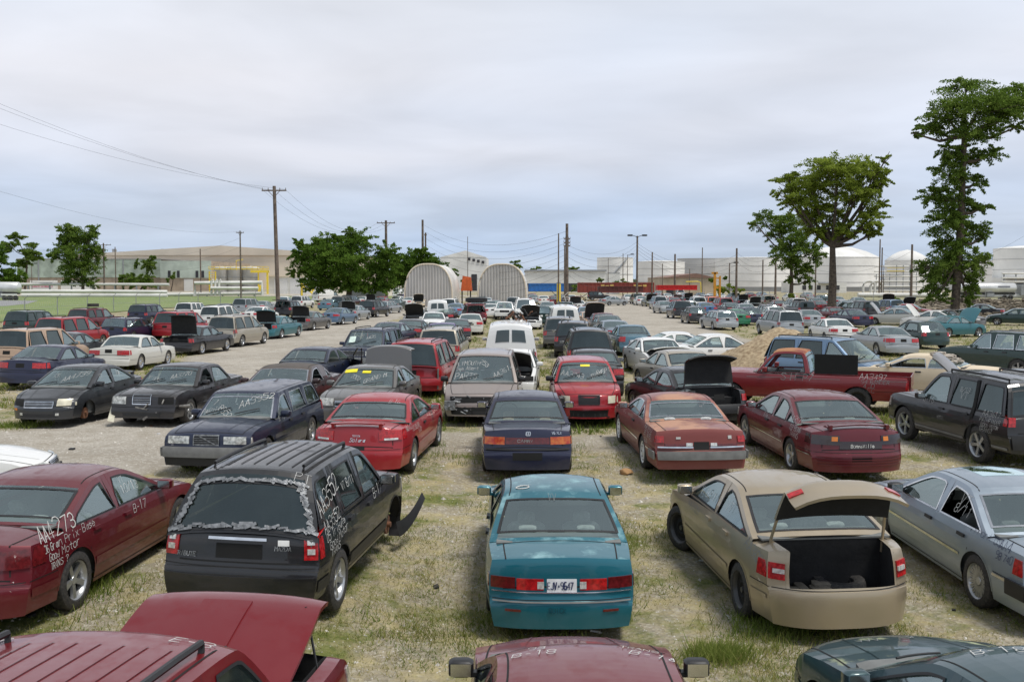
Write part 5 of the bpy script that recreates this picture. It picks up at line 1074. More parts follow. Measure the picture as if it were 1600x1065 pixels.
# loose stones
rs = random.Random(12); V3 = []
for _ in range(15000):
    y = 6.5 + 27 * rs.random() ** 1.4; x = rs.uniform(-.56, .56) * y; s_ = rs.uniform(.006, .017) * (2.2 if rs.random() < .04 else 1) * (1 if y < 15 else 1.5); z = rough(x, y)
    a = [(x + s_ * rs.uniform(.7, 1.3), y, z), (x, y + s_ * rs.uniform(.7, 1.3), z), (x - s_, y, z), (x, y - s_, z), (x, y, z + s_ * .8)]
    for i in range(4): V3 += [a[i], a[(i + 1) % 4], a[4]]
soup('loose_stones', V3, 3, mat('stone', (.25, .22, .18), .9, col2=(.62, .59, .53), scale=9), 'stuff')
for px_, py_, s_, nm in ((428, 790, .16, 0), (172, 955, .10, 1), (980, 742, .12, 2)):
    g = gp(px_, py_); b = MB(); b.ball((0, 0, s_ * .35), (s_ * 1.2, s_ * .8, s_ * .55), 6); b.v = [(x + noise.noise((x * 9, y * 9, z * 9 + nm)) * s_ * .5, y, z + noise.noise((x * 8, y * 9, z * 7)) * s_ * .4) for x, y, z in b.v]
    if nm == 0: continue
    o = b.build('rock', mat('tan_rock', (.38, .22, .10), .9, bump=.6), None, 50); o.location = g; tag(o, ['', 'tan rock on the grass left of the red SUV', 'orange-brown rock on the gravel behind the rusty coupe'][nm], 'rock')
b = MB(); rs = random.Random(31)
for _ in range(170):
    y = rs.uniform(8, 46); x = rs.uniform(-.5, .5) * y; s_ = rs.uniform(.015, .055); M4 = Matrix.Translation((x, y, rough(x, y) + s_ * .3)) @ Matrix.Rotation(rs.uniform(0, 6), 4, 'Z') @ Matrix.Rotation(rs.uniform(-.4, .4), 4, 'X')
    b.box(-s_ * rs.uniform(.6, 2.4), s_ * 1.2, -s_, s_ * rs.uniform(.3, 1), -s_ * .3, s_ * .3, rs.choice((0, 0, 1, 2, 3)), M4)
b.build('debris', [M['black'], M['rust'], M['white'], M['plate']], None, 0)['kind'] = 'stuff'
# sheets
def sheet(name, pts, z, m, kind='structure'):
    me = bpy.data.meshes.new(name); me.from_pydata([(p.x, p.y, z) for p in pts], [], [tuple(range(len(pts)))]); me.materials.append(m); o = bpy.data.objects.new(name, me); SC.collection.objects.link(o); o['kind'] = kind; return o
sheet('lawn', poly([(-700, 512), (0, 503), (250, 482), (430, 472), (640, 468), (640, 463), (-700, 463)]), .06, mat('lawn_grass', (.13, .19, .045), .95, col2=(.20, .24, .075), scale=.16))
sheet('road', poly([(-500, 487), (10, 478.5), (44, 475), (60, 470), (-500, 470)]), .075, mat('asphalt', (.24, .24, .24), .9, scale=.3))
sheet('field', poly([(1330, 470), (2300, 474), (2300, 463), (1330, 463)]), .05, mat('dry_field', (.26, .25, .14), .95, scale=.2))
sheet('yard_track', poly([(-700, 462.5), (640, 462.5), (640, 456), (-700, 456)]), .04, mat('pale_gravel', (.42, .38, .30), .95, scale=.2))
# ---- buildings ------------------------------------------------------
def S(D): return FPX / D
def zz(py, D): return CAMZ - (py - HZ) * D / FPX
def xx_(px, D): return (px - 800) * D / FPX
def bld(name, label, cat, px0, px1, ytop, D, depth, m, base=0., group=None, extra=None):
    """box building between photo columns px0..px1 at distance D (front), its parts as children"""
    x0, x1 = xx_(px0, D), xx_(px1, D); zt = zz(ytop, D); r = empty(name, ((x0 + x1) / 2, D, base), 0, label, cat, group)
    w2 = (x1 - x0) / 2; b = MB(); b.box(-w2, w2, 0, depth, 0, zt - base); b.build('wall', m, r, 0); return r, w2, zt - base
def part(r, nm, m, boxes):
    b = MB()
    for q in boxes: b.box(*q)
    return b.build(nm, m, r, 0)
WHT = mat('white_cladding', (.70, .69, .65), .7, scale=.15, var=.12); CRM = mat('cream_cladding', (.70, .61, .49), .8, scale=.06, var=.1); GRC = mat('pale_green_cladding', (.34, .40, .33), .8, scale=.3, var=.25)
BRK = mat('tan_brick', (.40, .32, .24), .9, scale=.6); DK = mat('dark_opening', (.03, .03, .035), .6); STL = mat('steel_tank', (.38, .37, .35), .4, .5, scale=.5); YL = mat('yellow_steel', (.78, .58, .05), .5); WD = mat('weathered_wood', (.10, .075, .06), .9, scale=3, col2=(.19, .15, .12))
GRY = mat('grey_steel', (.30, .31, .32), .6, .2); PIP = mat('white_pipe', (.62, .61, .57), .6, scale=.2)
r, w2, h = bld('warehouse', 'long low warehouse with pale green upper wall and tan brick base behind the left trees', 'warehouse', 30, 252, 406, 400, 60, BRK)
part(r, 'cladding', GRC, [(-w2 - .3, w2 + .3, -.4, 0, 5.2, h + .1)]); part(r, 'roof', mat('flat_roof', (.30, .29, .27), .9), [(-w2 - .4, w2 + .4, -.5, 60, h + .1, h + .5)])
for k in range(4): part(r, 'downpipe', GRY, [(-w2 + 8 + 11 * k, -w2 + 8.4 + 11 * k, -.6, -.4, 0, h)])
r, w2, h = bld('warehouse', 'tan warehouse wing with small dark windows and a pale roller door beside the steel tanks', 'warehouse', 252, 330, 408, 395, 60, BRK)
part(r, 'cladding', mat('light_green_cladding', (.46, .52, .45), .8, scale=.3), [(-w2, w2 + .3, -.4, 0, 5.0, h + .1)])
for k in (14, 28, 57, 66): part(r, 'window', DK, [(-w2 + k / 78 * 2 * w2 - .4, -w2 + k / 78 * 2 * w2 + .6, -.6, -.4, 5.2, 7.8)])
part(r, 'roller_door', WHT, [(-w2 + 9, -w2 + 12.5, -.2, 0, 0, 4.6)])
# big hall behind with shallow gable
D = 460; x0, x1 = xx_(105, D), xx_(560, D); r = empty('hall', ((x0 + x1) / 2, D, 0), 0, 'huge cream hall with a shallow white gable roof, rising behind the left warehouses', 'warehouse'); w2 = (x1 - x0) / 2
b = MB(); zt = zz(398, D); zr = zz(384, D); b.box(-w2, w2, 0, 90, 0, zt); b.build('wall', CRM, r, 0)
b = MB(); xr_ = xx_(348, D) - (x0 + x1) / 2; b.add([(-w2 - 1, -1, zt - .3), (xr_, -1, zr), (w2 + 1, -1, zt - .3), (-w2 - 1, 90, zt - .3), (xr_, 90, zr), (w2 + 1, 90, zt - .3)], [(0, 1, 4, 3), (1, 2, 5, 4), (0, 2, 1), (0, 3, 5, 2)]); b.build('roof', mat('cream_roof', (.62, .55, .45), .8, scale=.05), r, 0)
for k in range(5): part(r, 'vent', GRY, [(-w2 + 20 + 22 * k, -w2 + 21.5 + 22 * k, 2, 3.5, zt + .3, zt + 2.6)])
r, w2, h = bld('shed', 'white low shed with tall plain doors between the tank yard and the dense tree', 'shed', 421, 500, 432, 300, 25, WHT)
for k in range(3): part(r, 'door', mat('pale_door', (.68, .68, .68), .7), [(-w2 + 1.5 + 4.6 * k, -w2 + 5.4 + 4.6 * k, -.15, 0, 0, 4.4)])
part(r, 'roof', CRM, [(-w2 - .5, w2 + .5, -.6, 25, h, h + .5)])
# steel tanks with yellow platform
def tank(px0, px1, ytop, D, label, m, name='storage_tank', dome=0, group=None, stairs=0, rings=2, band=None):
    rad = (px1 - px0) / 2 / S(D); zt = zz(ytop, D); r = empty(name, (xx_((px0 + px1) / 2, D), D + rad, 0), 0, label, 'tank', group); b = MB()
    b.lathe([(rad, 0), (rad, zt)], 48, axis='Z'); b.build('wall', m, r, 60); b = MB(); dm = dome / S(D); b.lathe([(rad + .1, zt - .02), (rad + .1, zt + .25), (rad * .7, zt + .25 + dm * .5), (rad * .35, zt + .25 + dm * .85), (0.01, zt + .25 + dm)], 48, axis='Z'); b.build('roof', m if not dome else mat('tank_roof', (.66, .65, .62), .7, scale=.1), r, 60)
    for k in range(rings):
        z = zt * (k + 1) / (rings + 1); b = MB(); b.lathe([(rad, z - .12), (rad + .12, z - .12), (rad + .12, z + .12), (rad, z + .12)], 48, axis='Z'); b.build('hoop', GRY if not band else band, r, 60)
    if stairs:
        b = MB(); n = 16
        for k in range(n):
            t0, t1 = -2.5 + 1.5 * k / n, -2.5 + 1.5 * (k + 1) / n; R0 = rad + .5; b.tube([(R0 * math.cos(t0), R0 * math.sin(t0), zt * k / n), (R0 * math.cos(t1), R0 * math.sin(t1), zt * (k + 1) / n)], .35, 4)
        b.build('stair', GRY, r, 0)
    return r
for i, (a, e) in enumerate(((333, 356), (352, 378), (376, 402))): tank(a, e, 419, 300, ['steel process tank under the yellow frame, first of three', 'middle steel process tank of the yellow-framed three', 'steel process tank beside the yellow platform, last of three'][i], STL, 'process_tank', 2, 'steel process tanks')
D = 296; r = empty('platform', (xx_(365, D), D, 0), 0, 'yellow steel gantry with railings and stairs over the steel process tanks', 'gantry'); b = MB(); X0 = xx_(327, D) - xx_(365, D); X1 = xx_(420, D) - xx_(365, D)
for x in (X0, X0 + 1.8): b.box(x, x + .3, 0, .3, 0, 6.6)
for k in range(9): b.box(X0, X0 + 1.9, 0, .2, .6 + k * .7, .75 + k * .7)
b.box(X0, X1, 0, .3, zz(421, D), zz(421, D) + .25); b.box(X0, X1, 0, .2, zz(417, D), zz(417, D) + .15); xa = xx_(393, D) - xx_(365, D); b.box(xa, X1, -.6, 1.5, zz(426, D), zz(422, D)); b.box(X1 - .5, X1, -.3, .3, 0, zz(422, D)); b.box(X1 - 3, X1 - 2.7, -.3, .3, 0, zz(422, D))
for k in range(12): x = X0 + (X1 - X0) * k / 11; b.box(x, x + .12, 0, .12, zz(421, D), zz(417, D))
b.box(X1 - 2.8, X1 - 1.8, -.2, .2, .3, 2.6); b.build('frame', YL, r, 0)
b = MB(); b.tube([(X0 + 8, 0, 7), (X0 + 8, 0, 9.6), (X0 + 10, 0, 10)], .14, 6); b.build('vent_pipe', YL, r, 0)
r = empty('stair_tower', (xx_(545, 260), 260, 0), 0, 'yellow machine frame half hidden behind the dense tree', 'machine'); b = MB(); X_ = xx_(470, 260) - xx_(545, 260)
b.box(X_, X_ + .5, 0, .5, 0, 3.2); b.tube([(X_, 0, 3), (X_ + 3.5, 0, .3)], .25, 6); b.box(X_ + 2.8, X_ + 3.4, 0, .5, 0, 2.6); b.box(X_, X_ + 3.4, 0, .4, 2.6, 3.0); b.build('frame', YL, r, 0)
# white pipes along the field
def pipe(label, pts, rad, m=PIP, group=None, name='pipeline', legs=0):
    b = MB(); b.tube(pts, rad, 8); o = b.build(name, m, None, 60)
    tag(o, label, 'pipe', group)
    if legs:
        a, e = Vector(pts[0]), Vector(pts[-1])
        for k in range(legs): p = a.lerp(e, (k + .5) / legs); b = MB(); b.box(p.x - .12, p.x + .12, p.y - .2, p.y + .2, 0, p.z); b.build('support', GRY, o, 0)
    return o
pipe('upper white pipeline on posts across the left field', [at(28, 444, 250), at(140, 444, 250), at(265, 444.5, 250)], .34, legs=7)
pipe('middle thick white pipeline along the far edge of the left field', [at(30, 455, 244), at(150, 455, 246), at(262, 456, 248)], .45, legs=8)
pipe('lowest white pipeline lying along the grass edge', [at(35, 461.3, 238), at(262, 461.8, 240)], .5)
pipe('white loop pipe standing on the field in front of the tank yard', [at(305, 462, 245), at(305, 442, 245), at(410, 441, 245), at(410, 461, 245)], .42)
pipe('low white pipe run in front of the yellow platform', [at(330, 456, 243), at(330, 450, 243), at(404, 450, 243)], .35)
for k, px_ in enumerate((331, 337, 343)): pipe('white riser pipe with bend, in the cluster before the tank yard', [at(px_, 461, 243.5), at(px_, 438, 243.5), at(px_ + 3, 437, 243.5)], .28, group='white risers before the tanks')
pipe('white header pipe low across the tank yard', [at(262, 460, 247), at(410, 458, 247)], .4, legs=6)
# ---- right-hand tank farm ---------------------------------------------
TK = mat('white_tank', (.80, .78, .73), .7, scale=.12, var=.08); TK2 = mat('grey_white_tank', (.50, .49, .47), .7, scale=.12, var=.08)
for (a, e, yt, D, dm, lb, st, m) in ((935, 992, 403, 430, 1, 'narrow white tank left of the tank farm with a diagonal stair', 1, TK), (1000, 1075, 409, 520, 2, 'squat white storage tank behind the tall lamp pole', 0, TK), (1064, 1140, 404, 560, 0, 'grey-white open-top tank behind the beige depot', 0, TK2),
   (1130, 1258, 403, 520, 2, 'very wide white tank between the poles and the small tree', 0, TK), (1262, 1392, 402, 430, 19, 'big white tank with a conical roof behind the bare-trunk tree', 0, TK), (1395, 1462, 407, 480, 17, 'white tank with conical roof partly hidden by the tall ivy-clad tree', 0, TK), (1480, 1568, 407, 560, 0, 'flat-topped white tank right of the ivy-clad tree', 0, TK2), (1578, 1680, 388, 420, 5, 'tall white tank cut off by the right edge', 0, TK)):
    tank(a, e, yt, D, lb, m, 'storage_tank', dm, None, st, rings=3, band=TK2)
r, w2, h = bld('office', 'low white terminal office with small dark windows in front of the conical tank', 'building', 1238, 1322, 441, 330, 14, WHT)
for k in (.18, .30, .45, .62, .80): part(r, 'window', DK, [(-w2 + k * 2 * w2, -w2 + k * 2 * w2 + 1.2, -.1, 0, 1.0, 2.4)])
part(r, 'canopy', GRY, [(-.5, 3.6, -1.8, 0, 3.0, 3.3)])
r, w2, h = bld('depot', 'beige metal depot with shallow gable roof behind the red trailer', 'building', 1036, 1118, 433, 260, 30, mat('beige_metal', (.46, .38, .28), .7, scale=.4))
b = MB(); b.add([(-w2 - .3, -.4, h - .2), (w2 * .25, -.4, h + 1.0), (w2 + .3, -.4, h - .2), (-w2 - .3, 30, h - .2), (w2 * .25, 30, h + 1.0), (w2 + .3, 30, h - .2)], [(0, 1, 4, 3), (1, 2, 5, 4), (0, 2, 1)]); b.build('roof', mat('brown_roof', (.22, .13, .10), .8), r, 0); part(r, 'door', DK, [(-w2 + .8, -w2 + 2.6, -.1, 0, 0, 2.4)])
r, w2, h = bld('warehouse', 'long white flat warehouse seen right of the second arched shed', 'warehouse', 822, 946, 424, 370, 40, WHT); part(r, 'roof', GRY, [(-w2 - .3, w2 + .3, -.6, 40, h, h + .6)]); part(r, 'base_band', DK, [(-w2, w2, -.15, 0, 0, 3.0)])
r, w2, h = bld('warehouse', 'tall white warehouse between the two arched sheds with four small vents', 'warehouse', 688, 760, 402, 400, 40, WHT)
b = MB(); b.add([(-w2, -.1, h), (w2 * .1, -.1, h + 2.6), (w2, -.1, h), (-w2, 40, h), (w2 * .1, 40, h + 2.6), (w2, 40, h)], [(0, 1, 4, 3), (1, 2, 5, 4), (0, 2, 1)]); b.build('roof', WHT, r, 0)
for k in range(4): part(r, 'vent', DK, [(w2 * .2 + 1.8 * k, w2 * .2 + 2.6 + 1.8 * k - 1.6, -.3, 0, h - 1.2 - .4 * k, h - .2 - .4 * k)])
part(r, 'door', DK, [(w2 * .35, w2 * .35 + 2.2, -.15, 0, 0, 6.5)])
r, w2, h = bld('trailer_office', 'white box trailer standing among the poles left of the tank farm', 'trailer', 951, 968, 426, 300, 8, WHT); part(r, 'frame', GRY, [(-w2 - .1, w2 + .1, -.05, 0, h - .2, h)])
r, w2, h = bld('terminal', 'low white terminal shed with sloping roof right of the ivy-clad tree', 'building', 1520, 1640, 434, 420, 30, WHT); part(r, 'opening', DK, [(-w2 + 2, w2 * .3, -.1, 0, 0, 3)]); part(r, 'canopy', GRY, [(-w2 * .2, w2, -8, 0, h - .2, h + .4)])
b = MB(); xw = xx_(1170, 380); b.box(xx_(1090, 380), xx_(1420, 380), 380, 380.4, 0, zz(448, 380)); tag(b.build('dike_wall', mat('grey_dike', (.24, .24, .23), .9, scale=.2), None, 0), 'long grey containment wall at the foot of the tank farm', 'wall')
b = MB(); b.box(xx_(950, 400), xx_(1040, 400), 400, 400.4, 0, zz(446, 400)); tag(b.build('dike_wall', mat('grey_dike', (.24, .24, .23), .9), None, 0), 'short grey wall at the foot of the narrow white tank', 'wall')
r = empty('skyscraper', (xx_(1559, 5200), 5200, 0), 0, 'tiny blue glass skyscraper on the horizon at the right', 'skyscraper'); GLB = mat('blue_glass', (.16, .28, .46), .3); b = MB(); w_ = 5.5 / S(5200); zt = zz(402, 5200); b.box(-w_, w_, 0, 40, 0, zt); b.build('wall', GLB, r, 0); b = MB(); b.add([(-w_, 0, zt), (w_, 0, zt), (w_, 40, zt), (-w_, 40, zt), (0, 20, zz(393, 5200))], [(0, 1, 4), (1, 2, 4), (2, 3, 4), (3, 0, 4)]); b.build('roof', GLB, r, 0)
# pipe racks
D = 300; r = empty('pipe_rack', (xx_(1400, D), D, 0), 0, 'tiered white pipe rack on steel frames before the conical tanks', 'pipe rack'); X0, X1 = xx_(1368, D) - xx_(1400, D), xx_(1462, D) - xx_(1400, D)
for zlev in (416, 424, 431.5, 439, 447, 454):
    b = MB(); b.tube([(X0 - (2 if zlev > 440 else 0), 0, zz(zlev, D)), (X1, 0, zz(zlev, D))], .28 if zlev > 430 else .18, 6)
    for q in (.9, 1.8): b.tube([(X0, q, zz(zlev, D)), (X1, q, zz(zlev, D))], .2, 6)
    b.build('pipe', PIP, r, 50)
for k in range(10): b = MB(); x = X0 + (X1 - X0) * k / 9; b.box(x - .1, x + .1, -.2, 0, 0, zz(414 if k > 2 else 428, D)); b.build('post', GRY, r, 0)
b = MB(); b.box(X0 + 3, X0 + 8, -.5, .5, zz(424, D), zz(423, D)); b.box(X0 + 3, X0 + 8, -.5, -.4, zz(419, D), zz(418.4, D)); b.build('yellow_walkway', YL, r, 0)
for i, px_ in enumerate((1348, 1360)): pipe('white looped pipe arch left of the pipe rack, %s one' % ('outer' if i == 0 else 'inner'), [at(px_, 458, 290)] + [at(px_ + 9 * (1 - math.cos(t)), 446 - 7 * math.sin(t), 290) for t in [k * math.pi / 8 for k in range(9)]] + [at(px_ + 18, 458, 290)], .35)
pipe('long white pipeline along the field edge at right', [at(1340, 460.5, 230), at(1480, 461, 230)], .5, legs=6); pipe('white pipeline under the tanker trailer at right', [at(1500, 461.5, 205), at(1700, 463, 205)], .42, legs=5)
D = 300; r = empty('pipe_rack', (xx_(1580, D), D, 0), 0, 'white pipe gantry behind the silver tanker trailer', 'pipe rack'); b = MB()
for z_ in (427, 434, 440): b.tube([(-3, 0, zz(z_, D)), (14, 0, zz(z_, D))], .25, 6)
b.build('pipe', PIP, r, 50)
for x in (-2.5, 1, 4): b = MB(); b.box(x, x + .3, 0, .3, 0, zz(426, D)); b.build('post', GRY, r, 0)
# tanker trailer and truck
TNK = mat('tanker_skin', (.66, .66, .65), .3, .35, scale=.4)
def tanker(name, label, px0, px1, D, ztank, rad, flip=1):
    x0, x1 = xx_(px0, D), xx_(px1, D); r = empty(name, ((x0 + x1) / 2, D, 0), 0, label, 'tanker'); w2 = (x1 - x0) / 2; b = MB(); M4 = Matrix.Translation((0, 0, ztank)) @ Matrix.Rotation(R(90), 4, 'Z')
    b.lathe([(.01, -w2), (rad * .7, -w2 + .08), (rad, -w2 + .35), (rad, w2 - .35), (rad * .7, w2 - .08), (.01, w2)], 24, 0, M4); b.build('tank', TNK, r, 50)
    part(r, 'chassis', M['black'], [(-w2 + .4, w2 - .3, -.5, .5, ztank - rad - .25, ztank - rad)]); part(r, 'side_box', GRY, [(0, 1.4, -1.1, -.6, .6, ztank - rad)])
    for xw_ in (-w2 + 1.2, -w2 + 2.4, w2 - 2.6, w2 - 1.4):
        for sd in (-1, 1): o = wheel(r, xw_, sd * .95, .5, .5, 'steel', -1 if sd < 0 else 1)
    return r, w2
r, w2 = tanker('tanker_trailer', 'long silver tanker trailer parked beyond the ivy-clad tree', 1490, 1586, 205, 2.35, 1.0)
part(r, 'placard', mat('tanker_lettering', (.2, .2, .24), .6), [(w2 - 4.0, w2 - 1.6, -1.04, -1.0, 2.5, 2.75)])
part(r, 'cab', GRY, [(w2 + .6, w2 + 2.6, -1.1, 1.1, .9, 3.1)])
r, w2 = tanker('tanker_truck', 'grey steel tanker at the left edge on the asphalt', -40, 33, 195, 2.5, 1.05)
part(r, 'mudguard', WHT, [(w2 - 3.2, w2 - .2, -1.15, -1.0, 1.0, 1.35)])
for (a, e, lb) in ((48, 86, 'white box van with pink graffiti behind the left pipelines'), (96, 128, 'pale camper van behind the leftmost full tree'), (128, 147, 'white cab truck right of the camper, behind the tree trunk')):
    D = 330; r, w2, h = bld('parked_truck', lb, 'truck', a, e, 438, D, 2.4, WHT, .6)
    part(r, 'window', DK, [(-w2 + .4, w2 - .6, -.05, 0, h * .62, h * .8)])
    if 'graffiti' in lb: part(r, 'graffiti', mat('pink_graffiti', (.45, .10, .16), .8, scale=1.2, col2=(.65, .6, .6)), [(-w2 + .5, w2 - .5, -.07, -.052, h * .35, h * .6)])
    for x in (-w2 + 1, w2 - 1.2): o = wheel(r, x, 0, -.15, .45, 'steel', -1)
# arched sheds
def hoop(px0, px1, ytop, D, depth, head, label):
    w2 = (px1 - px0) / 2 / S(D); H = zz(ytop, D); r = empty('arched_shed', (xx_((px0 + px1) / 2, D), D, 0), R(-head), label, 'shed')
    n = 28; arc = [(w2 * math.copysign(abs(math.cos(t)) ** .72, math.cos(t)), 1.4 + (H - 1.4) * math.sin(t) ** .86 if math.sin(t) > 0 else 1.4) for t in [math.pi * k / n for k in range(n + 1)]]; arc = [(w2, 0)] + arc + [(-w2, 0)]
    CO = mat('corrugated_steel', (.52, .50, .48), .6, .15, scale=.3, var=.10); b = MB(); m = len(arc); rows = [0] + [depth * k / 12 for k in range(1, 13)]
    b.v = [(x, y, z) for y in rows for x, z in arc]; b.f = [(j * m + i, j * m + i + 1, (j + 1) * m + i + 1, (j + 1) * m + i) for j in range(12) for i in range(m - 1)]; b.m = [0] * len(b.f); b.build('roof', mat('bright_steel', (.66, .64, .60), .55, .25, scale=.5), r, 40)
    # corrugated end wall: vertical ribs
    b = MB(); nr_ = 64; xs = [-w2 + 2 * w2 * k / nr_ for k in range(nr_ + 1)]
    def top(x): return float(np.interp(x, [p[0] for p in arc[::-1]], [p[1] for p in arc[::-1]]))
    yy = [-.02 - (.14 if (k // 2) % 2 else 0) for k in range(nr_ + 1)]; b.v = [(x, y, 0) for x, y in zip(xs, yy)] + [(x, y, max(.2, top(x * .995))) for x, y in zip(xs, yy)]
    b.f = [(k, k + 1, nr_ + 2 + k, nr_ + 1 + k) for k in range(nr_)]; b.m = [0] * nr_; b.build('end_wall', CO, r, 0)
    b = MB(); b.tube([(x, -.1, z) for x, z in arc], .12, 6); b.build('edge_trim', CRM, r, 50); return r
hoop(632, 707, 412.5, 150, 8, 5, 'arched corrugated steel shed beside the dark green trees'); hoop(747, 822, 412.5, 152, 8, 3, 'second arched corrugated steel shed, in the middle of the view')
# containers
def cont(label, px0, px1, y0, y1, D, m, name='shipping_container', cat='container', lines=8):
    r, w2, h = bld(name, label, cat, px0, px1, y0, D, 2.5, m, max(0, zz(y1, D))); b = MB()
    for k in range(int(w2 * 2 / .8)): x = -w2 + .4 + k * .8; b.box(x - .12, x + .12, -.06, 0, .15, h - .15)
    b.build('rib', m, r, 0); part(r, 'rail', m, [(-w2, w2, -.09, 0, h - .14, h + .02), (-w2, w2, -.09, 0, 0, .14)]); return r, w2, h
cont('bright blue shipping container right of the second arched shed', 826, 886, 443, 455, 190, mat('blue_steel', (.03, .17, .50), .6))
RB = mat('rust_red_steel', (.26, .055, .04), .8, scale=.6); r, w2, h = cont('long rust-red container with yellow wing marks at the end of the yard', 903, 1022, 441.5, 457, 200, RB)
for q in (-.28, .58): part(r, 'emblem', mat('yellow_emblem', (.62, .42, .12), .7), [(w2 * q + dx_, w2 * q + dx_ + .7, -.12, -.095, h - .9 + abs(k - 1) * .12, h - .5 + abs(k - 1) * .12) for k, dx_ in enumerate((-.9, 0, .9))])
cont('dark rust-red flatbed rack lower in front of the long container', 935, 1005, 447, 456, 185, mat('dark_rust_steel', (.11, .035, .03), .85, scale=.8), 'flatbed_rack', 'rack')
cont('bright red flat trailer body behind the right car row', 1027, 1089, 445.5, 453, 175, mat('bright_red_steel', (.55, .012, .012), .5), 'flat_trailer', 'trailer')
D = 210; r = empty('yellow_pipe_frame', (xx_(1085, D), D, 0), 0, 'bent yellow pipe frame rising behind the red trailer body', 'frame'); b = MB(); b.tube([(-1.8, 0, zz(440, D)), (.6, 0, zz(439.6, D)), (1.2, 0, zz(441, D)), (1.4, 0, 0)], .1, 6); b.build('pipe', YL, r, 50)
D = 150; r = empty('loader_mast', (xx_(1118, D), D, 0), 0, 'orange-yellow loader mast standing up behind the right car row', 'mast'); OY = mat('orange_yellow_steel', (.62, .28, .03), .6)
part(r, 'mast', OY, [(-.3, .05, 0, .3, 0, zz(426, D)), (.5, .75, 0, .3, 0, zz(431, D)), (-.3, .75, .05, .2, 2.6, 2.9), (-.3, .75, .05, .2, 4.0, 4.2), (-.6, .3, .0, .3, zz(428, D), zz(425, D))])
D = 158; r = empty('skip', (xx_(728, D), D, 0), 0, 'orange steel skip between the two arched sheds', 'skip'); b = MB(); b.add([(-.8, 0, 2.2), (.95, 0, 2.2), (.75, 0, 4.3), (-.5, 0, 4.5), (-.8, 1.5, 2.2), (.95, 1.5, 2.2), (.75, 1.5, 4.3), (-.5, 1.5, 4.5)], [(0, 1, 2, 3), (4, 7, 6, 5), (0, 3, 7, 4), (1, 5, 6, 2), (3, 2, 6, 7)]); b.build('hopper', mat('orange_steel', (.62, .12, .03), .7, scale=2), r, 0); part(r, 'leg', M['black'], [(-.7, -.5, .2, .4, 0, 2.2), (.6, .8, .2, .4, 0, 2.2)])
D = 120; r = empty('bollard_post', (xx_(873, D), D, 0), 0, 'thick yellow bollard around the pole foot near the centre', 'bollard'); b = MB(); b.cyl((0, 0, 0), (0, 0, zz(443, D)), .24, .24, 12); b.build('post', YL, r, 50); part(r, 'cap', GRY, [(-.2, .2, -.2, .2, zz(443, D), zz(441, D))])
# ---- poles -------------------------------------------------------------
def pole(px_, yt, D, rad, label, arms=(), lean=0, lamp=0, m=WD, cat='utility pole', name='utility_pole'):
    r = empty(name, (xx_(px_, D), D, 0), 0, label, cat); zt = zz(yt, D); b = MB(); b.tube([(lean * S(D) ** -1, 0, 0), (0, 0, zt)], [rad, rad * .72], 8); b.build('shaft', m, r, 50)
    for (ya, hw_) in arms:
        b = MB(); z = zz(ya, D); w_ = hw_ / S(D); b.box(-w_, w_, -.16, -.04, z - .07, z + .07)
        for k in (-1, -.5, .5, 1): b.cyl((w_ * k * .95, -.1, z + .05), (w_ * k * .95, -.1, z + .28), .05, .03, 6)
        b.tube([(-w_ * .5, -.1, z), (0, -.1, z - .7)], .03, 4); b.tube([(w_ * .5, -.1, z), (0, -.1, z - .7)], .03, 4); b.build('crossarm', m, r, 0)
    if lamp:
        b = MB()
        for sg in ((-1, 1) if lamp == 2 else (1,)): b.tube([(0, 0, zt - .2), (sg * .5, 0, zt), (sg * 1.0, 0, zt + .1)], .05, 5); b.rbox((sg * 1.2, 0, zt + .1), (.45, .2, .14), .3)
        b.build('lamp_head', M['black'], r, 30)
    return r
pole(431, 292, 108, .24, 'tallest brown utility pole with crossarm, left of centre', ((299, 19),), lean=4)
